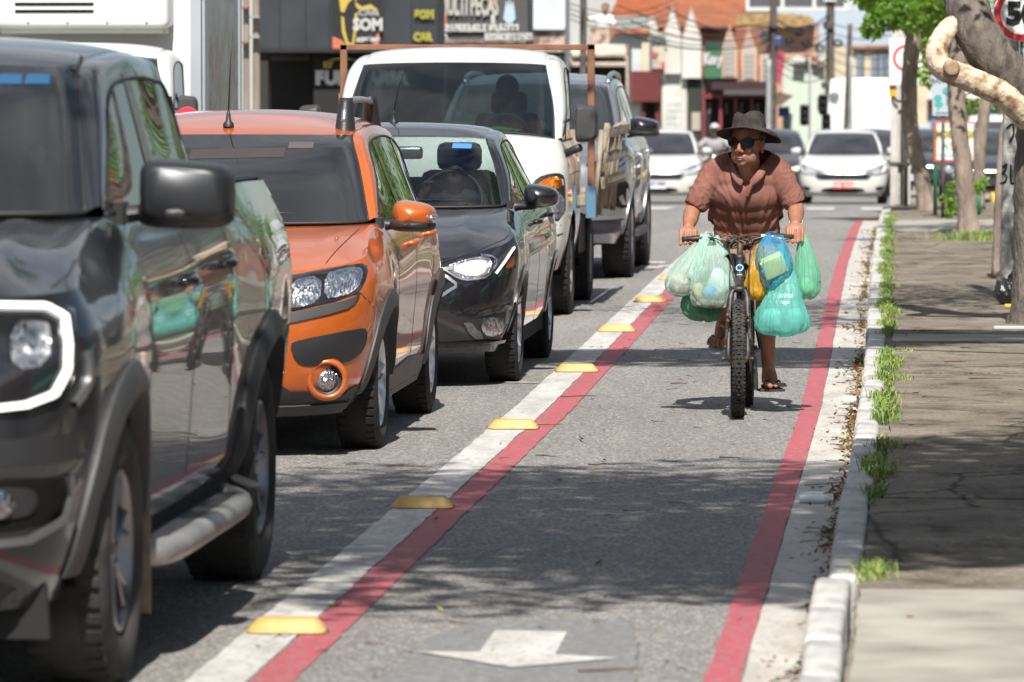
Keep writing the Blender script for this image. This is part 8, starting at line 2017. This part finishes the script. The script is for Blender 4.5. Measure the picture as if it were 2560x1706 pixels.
goods_label = {'fruit':'pinkish fruit inside the leftmost pale carrier bag','blue_packet':'blue packet inside the big pale carrier bag','bread':'tan bread packet low inside the big pale carrier bag','tray':'grey-brown tray at the bottom of the big pale carrier bag','white_parcel':'white parcel filling the big pale carrier bag','yellow_carton':'yellow and green carton wrapped in the blue carrier bag','melon':'pale round parcel inside the green bag under the right hand','tin':'pale tub inside the teal carrier bag','jar':'second pale tub inside the teal carrier bag','dark_parcel':'dark parcel inside the low bottle-green bag'}
bag('leftmost pale green carrier bag hanging under the right hand, pinkish fruit inside', M_CLEARB, (-.20,.335,.90), [(-.215,.335,.885,.020,.018),(-.235,.33,.83,.050,.035),(-.268,.325,.76,.078,.055),(-.295,.32,.70,.088,.065),(-.305,.32,.655,.086,.066),(-.300,.32,.625,.066,.052),(-.298,.32,.612,.022,.02)], 1, pleat=.16,
    goods=[('fruit',(-.300,.32,.668),(.068,.05,.048),mat('fruit_pink', (.50,.22,.24), .5, col2=(.56,.44,.42), vscale=30, lo=.4, hi=.6),None)], handles=[([(-.20,.30,.80),(-.195,.325,.89),(-.19,.358,.932),(-.19,.39,.91),(-.20,.39,.84)],.026)])
bag('big pale translucent carrier bag left of the front wheel, blue and tan packets inside', M_CLEARB, (-.15,.30,.90), [(-.155,.31,.872,.030,.02),(-.150,.295,.82,.066,.04),(-.148,.285,.75,.098,.062),(-.147,.28,.68,.112,.075),(-.150,.28,.62,.110,.078),(-.150,.28,.572,.095,.070),(-.150,.28,.556,.03,.03)], 2, pleat=.15, lobes=3,
    goods=[('white_parcel',(-.11,.29,.68),(.055,.045,.07),mat('parcel_white', (.58,.60,.57), .6),None),('blue_packet',(-.145,.245,.632),(.045,.03,.032),mat('packet_blue', (.06,.30,.55), .5),None),('bread',(-.215,.265,.635),(.030,.032,.045),mat('packet_tan', (.52,.36,.16), .6),None),('tray',(-.15,.28,.578),(.078,.055,.018),mat('tray_brown', (.22,.19,.13), .7),(.05,.1,.1))],
    handles=[([(-.245,.25,.70),(-.215,.29,.80),(-.185,.325,.89),(-.165,.355,.930),(-.165,.385,.91),(-.17,.39,.85)],.030),([(-.075,.285,.82),(-.105,.315,.875),(-.125,.34,.918),(-.125,.365,.91),(-.12,.37,.86)],.022)])
bag('bottle-green carrier bag hanging lowest on the left, beneath the pale bags', M_DGREENB, (-.19,.37,.88), [(-.19,.37,.86,.02,.02),(-.19,.375,.75,.06,.05),(-.195,.38,.62,.095,.07),(-.195,.38,.56,.108,.075),(-.19,.38,.515,.096,.07),(-.185,.38,.490,.066,.05),(-.185,.38,.480,.02,.02)], 3, pleat=.08, goods=[('dark_parcel',(-.17,.385,.545),(.06,.05,.045),mat('parcel_dark', (.05,.07,.05), .6),None)])
bag('yellow carrier bag squeezed between the head tube and the blue bag', M_YELB, (.09,.335,.90), [(.10,.335,.88,.018,.015),(.09,.325,.80,.036,.03),(.082,.31,.73,.046,.045),(.080,.305,.67,.058,.050),(.080,.30,.625,.058,.05),(.080,.30,.600,.036,.034),(.080,.30,.592,.012,.012)], 4, pleat=.10)
t = bag('blue carrier bag wrapped round a yellow carton, hanging right of the stem', M_BLUEB, (.175,.335,.92), [(.175,.345,.925,.045,.022),(.172,.325,.900,.060,.036),(.170,.295,.855,.080,.052),(.178,.275,.80,.094,.064),(.180,.270,.75,.088,.066),(.165,.270,.70,.072,.055),(.152,.270,.672,.045,.035),(.150,.270,.660,.015,.014)], 5, pleat=.07,
    goods=[('yellow_carton',(.172,.283,.768),(.063,.034,.052),mat('carton_lime', (.66,.62,.10), .5, col2=(.60,.64,.32), vscale=20),(.25,-.42,.12))], handles=[([(.14,.30,.88),(.15,.345,.925),(.17,.375,.928),(.19,.38,.90)],.022)])
bag('large teal carrier bag with faint lettering hanging lowest on the right', M_TEALB, (.225,.33,.90), [(.215,.335,.88,.02,.018),(.222,.325,.80,.035,.03),(.232,.315,.72,.055,.045),(.232,.30,.65,.078,.06),(.225,.29,.57,.112,.075),(.222,.285,.50,.138,.085),(.218,.285,.445,.135,.082),(.212,.285,.420,.10,.06),(.205,.285,.412,.03,.02)], 6, lobes=3, pleat=.13,
    goods=[('tin',(.17,.28,.50),(.052,.045,.055),mat('tub_white', (.55,.62,.60), .5),None),('jar',(.28,.29,.505),(.05,.045,.045),mat('tub_pale', (.50,.60,.58), .5),None)])
tb = [o for o in bpy.data.objects if o.name.startswith('carrier_bag') and 'teal' in o['label']][0]; sk_ = [o for o in tb.children if o.name.startswith('sack')][0]
tree_ = BVHTree.FromPolygons([v.co.copy() for v in sk_.data.vertices], [tuple(p.vertices) for p in sk_.data.polygons])
for s_, z_, q_ in (('REFRI', -.285, .030), ('0800', -.318, .022)):
    tx = text_mesh(s_, q_, mat('print_faded', (.34,.55,.60), .5), tb, Matrix.Translation((.012,-.3,z_)) @ FACE, 'bag_print', .0, .0006)
    for v in tx.data.vertices:
        h = tree_.ray_cast(V(v.co.x,-.5,v.co.z), V(0,1,0))
        if h[0] is not None: v.co = h[0]+V(0,-.0012,0)
bag('green carrier bag hanging from the left hand, at the outer right', M_GREENB, (.325,.40,.94), [(.325,.40,.925,.016,.014),(.330,.39,.86,.036,.03),(.340,.385,.79,.055,.045),(.345,.38,.72,.066,.055),(.346,.38,.66,.068,.056),(.346,.38,.615,.054,.046),(.346,.38,.596,.018,.016)], 7, pleat=.13, goods=[('melon',(.346,.38,.655),(.048,.042,.046),mat('parcel_pale', (.52,.60,.52), .6),None)])
# ------------------------------------------------------------------ people in and beyond the traffic
def simple_person(name, label, loc, shirt, pose, skin=M_SKIN2, hair=(.02,.018,.016), helmet=None, rz=0, cap=None):
    t = thing(name, label, 'person', loc, rz); p = pose; bm = B()
    blob(bm, p['head'], (.078,.095,.112), sub=3); blob(bm, V(*p['head'])+V(0,-.045,-.06), (.05,.05,.05)); bone(bm, [V(*p['head'])+V(0,.02,-.08), V(*p['chest'])+V(0,0,.12)], [.05,.06])
    blob(bm, V(*p['head'])+V(0,-.10,-.01), (.014,.018,.02))
    blob(bm, p['chest'], (.17,.11,.17)); blob(bm, p['hip'], (.16,.12,.12)); bone(bm, [p['chest'], p['hip']], [.13,.13])
    for a in p['arms']: bone(bm, a, [.05,.042,.032]); 
    for a in p['arms']:
        h = V(*a[-1]); dd = (h-V(*a[-2])).normalized(); sx = dd.cross(V(0,0,1)); sx = sx.normalized() if sx.length > .1 else V(1,0,0)
        for k in range(4): bone(bm, [h+sx*(.018*(k-1.5)), h+dd*.045+sx*(.02*(k-1.5)), h+dd*.07+V(0,0,-.02)+sx*(.02*(k-1.5))], [.011,.010,.008])
        bone(bm, [h, h+dd*.03+sx*.045], [.013,.009])
    for a in p.get('legs', []): bone(bm, a, [.08,.06,.045][:len(a)]); 
    fuse('body', bm, .012, skin, t, smooth=1)
    bm = B(); blob(bm, p['chest'], (.19,.13,.185)); blob(bm, p['hip'], (.172,.135,.10)); bone(bm, [p['chest'], p['hip']], [.15,.148])
    for a in p['arms']: bone(bm, [a[0], V(*a[0]).lerp(V(*a[1]),.75)], [.068,.062])
    fuse('shirt', bm, .016, shirt, t, smooth=2)
    if p.get('legs'):
        bm = B()
        for a in p['legs']: bone(bm, [a[0], a[1]], [.10,.08])
        fuse('trousers', bm, .018, mat('trousers_dark', (.03,.035,.05), .9), t, smooth=1)
    bm = B(); blob(bm, V(*p['head'])+V(0,.018,.030), (.086,.098,.094) if not helmet else (.100,.118,.106), sub=3)
    if not helmet: 
        kill = [f for f in bm.faces if f.calc_center_median().y < p['head'][1]-.055 and f.calc_center_median().z < p['head'][2]+.06]; bmesh.ops.delete(bm, geom=kill, context='FACES')
    h_ = obj('helmet' if helmet else ('cap' if cap else 'hair'), bm, helmet or cap or mat('hair_dark', hair, .8), t, smooth=True)
    if helmet:
        bm = B(); blob(bm, V(*p['head'])+V(0,-.030,.0), (.105,.11,.055), sub=3); obj('visor', bm, M_GLOSSB, h_, smooth=True)
    return t
M_TDARK = mat('tshirt_dark', (.05,.035,.035), .9); M_TWHITE = mat('tshirt_white', (.60,.60,.60), .9); M_TRED = mat('tshirt_maroon', (.16,.03,.03), .9); M_TGREY = mat('tshirt_grey', (.25,.25,.26), .9)
DRV = lambda x, y, z: dict(head=(x,y,z+.50), chest=(x,y+.06,z+.18), hip=(x,y+.04,z-.12), arms=[[(x+.17,y+.05,z+.28),(x+.24,y-.14,z+.08),(x+.13,y-.36,z+.12)],[(x-.17,y+.05,z+.28),(x-.22,y-.14,z+.06),(x-.12,y-.36,z+.12)]])
T = V(-3.39,38.0,0); simple_person('person', 'driver in a dark maroon shirt behind the wheel of the white flatbed truck', tuple(T), M_TRED, DRV(.36,1.28,1.12))
D2 = dict(head=(.36,2.10,1.19), chest=(.37,2.16,.90), hip=(.36,2.16,.64), arms=[[(.54,2.13,.98),(.60,1.90,.84),(.46,1.72,.97)],[(.20,2.13,.98),(.14,1.88,.90),(.215,1.78,1.08)]])
simple_person('person', 'driver of the black hatchback raising a pale hand near the face', (-3.12,29.7,0), M_TDARK, D2, skin=mat('skin_driver_shaded', (.16,.08,.05), .6), cap=mat('cap_dark', (.015,.015,.017), .9))  # cabin shade put into darker skin and an added dark cap
simple_person('person', 'passenger leaning in the cab of the white box truck', (-7.03,42.35,0), M_TGREY, DRV(.36,1.28,1.12))
P0 = sv(1388,64,119); simple_person('person', 'person in a white shirt with dark hair up on the parapet above the cream awnings', tuple(P0), M_TWHITE, dict(head=(.05,-.05,.42), chest=(.0,.0,.12), hip=(-.02,.05,-.18), arms=[[(.16,0,.22),(.26,-.1,.02),(.20,-.15,-.2)],[(-.16,0,.22),(-.32,-.06,.18),(-.46,-.1,.30)]], legs=[[(.08,.05,-.22),(.10,-.1,-.55),(.10,.0,-.9)],[(-.08,.05,-.22),(-.10,-.1,-.55),(-.10,.0,-.9)]]))
def motorbike(label, loc, body):
    t = thing('motorcycle', label, 'motorcycle', loc)
    for y, s_ in ((0,'front'),(1.28,'rear')):
        bm = B(); lathe(bm, [(.22,-.03),(.28,-.045),(.30,0),(.28,.045),(.22,.03)], axis='x', seg=28); bmesh.ops.recalc_face_normals(bm, faces=bm.faces); w_ = obj('wheel', bm, M_TYRE, t, smooth=True, loc=(0,y,.30)); bm = B(); lathe(bm, [(.225,-.02),(.225,.02),(.02,.03),(.02,-.03)], axis='x', seg=20); obj('rim', bm, M_STEEL_RIM, w_, smooth=True)
    bm = B()
    for s in (-1,1): tube(bm, [V(s*.09,0,.30), V(s*.09,.22,.95)], .022, 8)
    obj('fork', bm, M_GREYM, t, smooth=True)
    bm = B(); tube(bm, spline([V(-.36,.38,1.05), V(-.2,.28,1.06), V(0,.25,1.02), V(.2,.28,1.06), V(.36,.38,1.05)], 16), .014, 8); obj('handlebar', bm, M_GRIP, t, smooth=True)
    obj('headlight', bbox((0,.12,.88), (.18,.12,.18), .05), M_REFLD, t, smooth=True); obj('tank', bbox((0,.52,.82), (.26,.42,.24), .08), body, t, smooth=True); obj('seat', bbox((0,.98,.82), (.26,.6,.10), .04), M_GRIP, t, smooth=True); obj('engine', bbox((0,.55,.45), (.28,.4,.34), .06), M_STEEL_RIM, t); obj('mudguard', bbox((0,.02,.62), (.12,.36,.05), .02), body, t, smooth=True)
    for s in (-1,1):
        bm = B(); tube(bm, [V(s*.28,.30,1.06), V(s*.34,.26,1.22)], .008, 6); blob(bm, (s*.36,.24,1.25), (.07,.02,.045), sub=2); obj('mirror', bm, M_GRIP, t, smooth=True)
    return t
RID = dict(head=(0,.62,1.44), chest=(0,.72,1.12), hip=(0,.85,.90), arms=[[(.18,.70,1.22),(.34,.56,1.08),(.34,.40,1.06)],[(-.18,.70,1.22),(-.34,.56,1.08),(-.34,.40,1.06)]], legs=[[(.10,.85,.86),(.20,.45,.72),(.18,.62,.36)],[(-.10,.85,.86),(-.20,.45,.72),(-.18,.62,.36)]])
motorbike('small motorcycle filtering between the lanes behind the orange car', (-5.20,37.2,0), mat('bike_red', (.3,.03,.03), .4)); simple_person('person', 'motorcyclist whose red helmet shows beside the box truck mirror', (-5.20,37.2,-.06), M_TDARK, RID, helmet=mat('helmet_red', (.50,.02,.04), .35))
zz = zg(107); motorbike('grey motorcycle waiting behind the cyclist between the white sedan and the dark car', (-4.10,106.5,zz), mat('bike_grey', (.3,.3,.31), .4)); simple_person('person', 'helmeted motorcyclist in grey waiting behind the cyclist', (-4.10,106.5,zz+.02), M_TGREY, RID, helmet=mat('helmet_grey', (.36,.36,.37), .35))
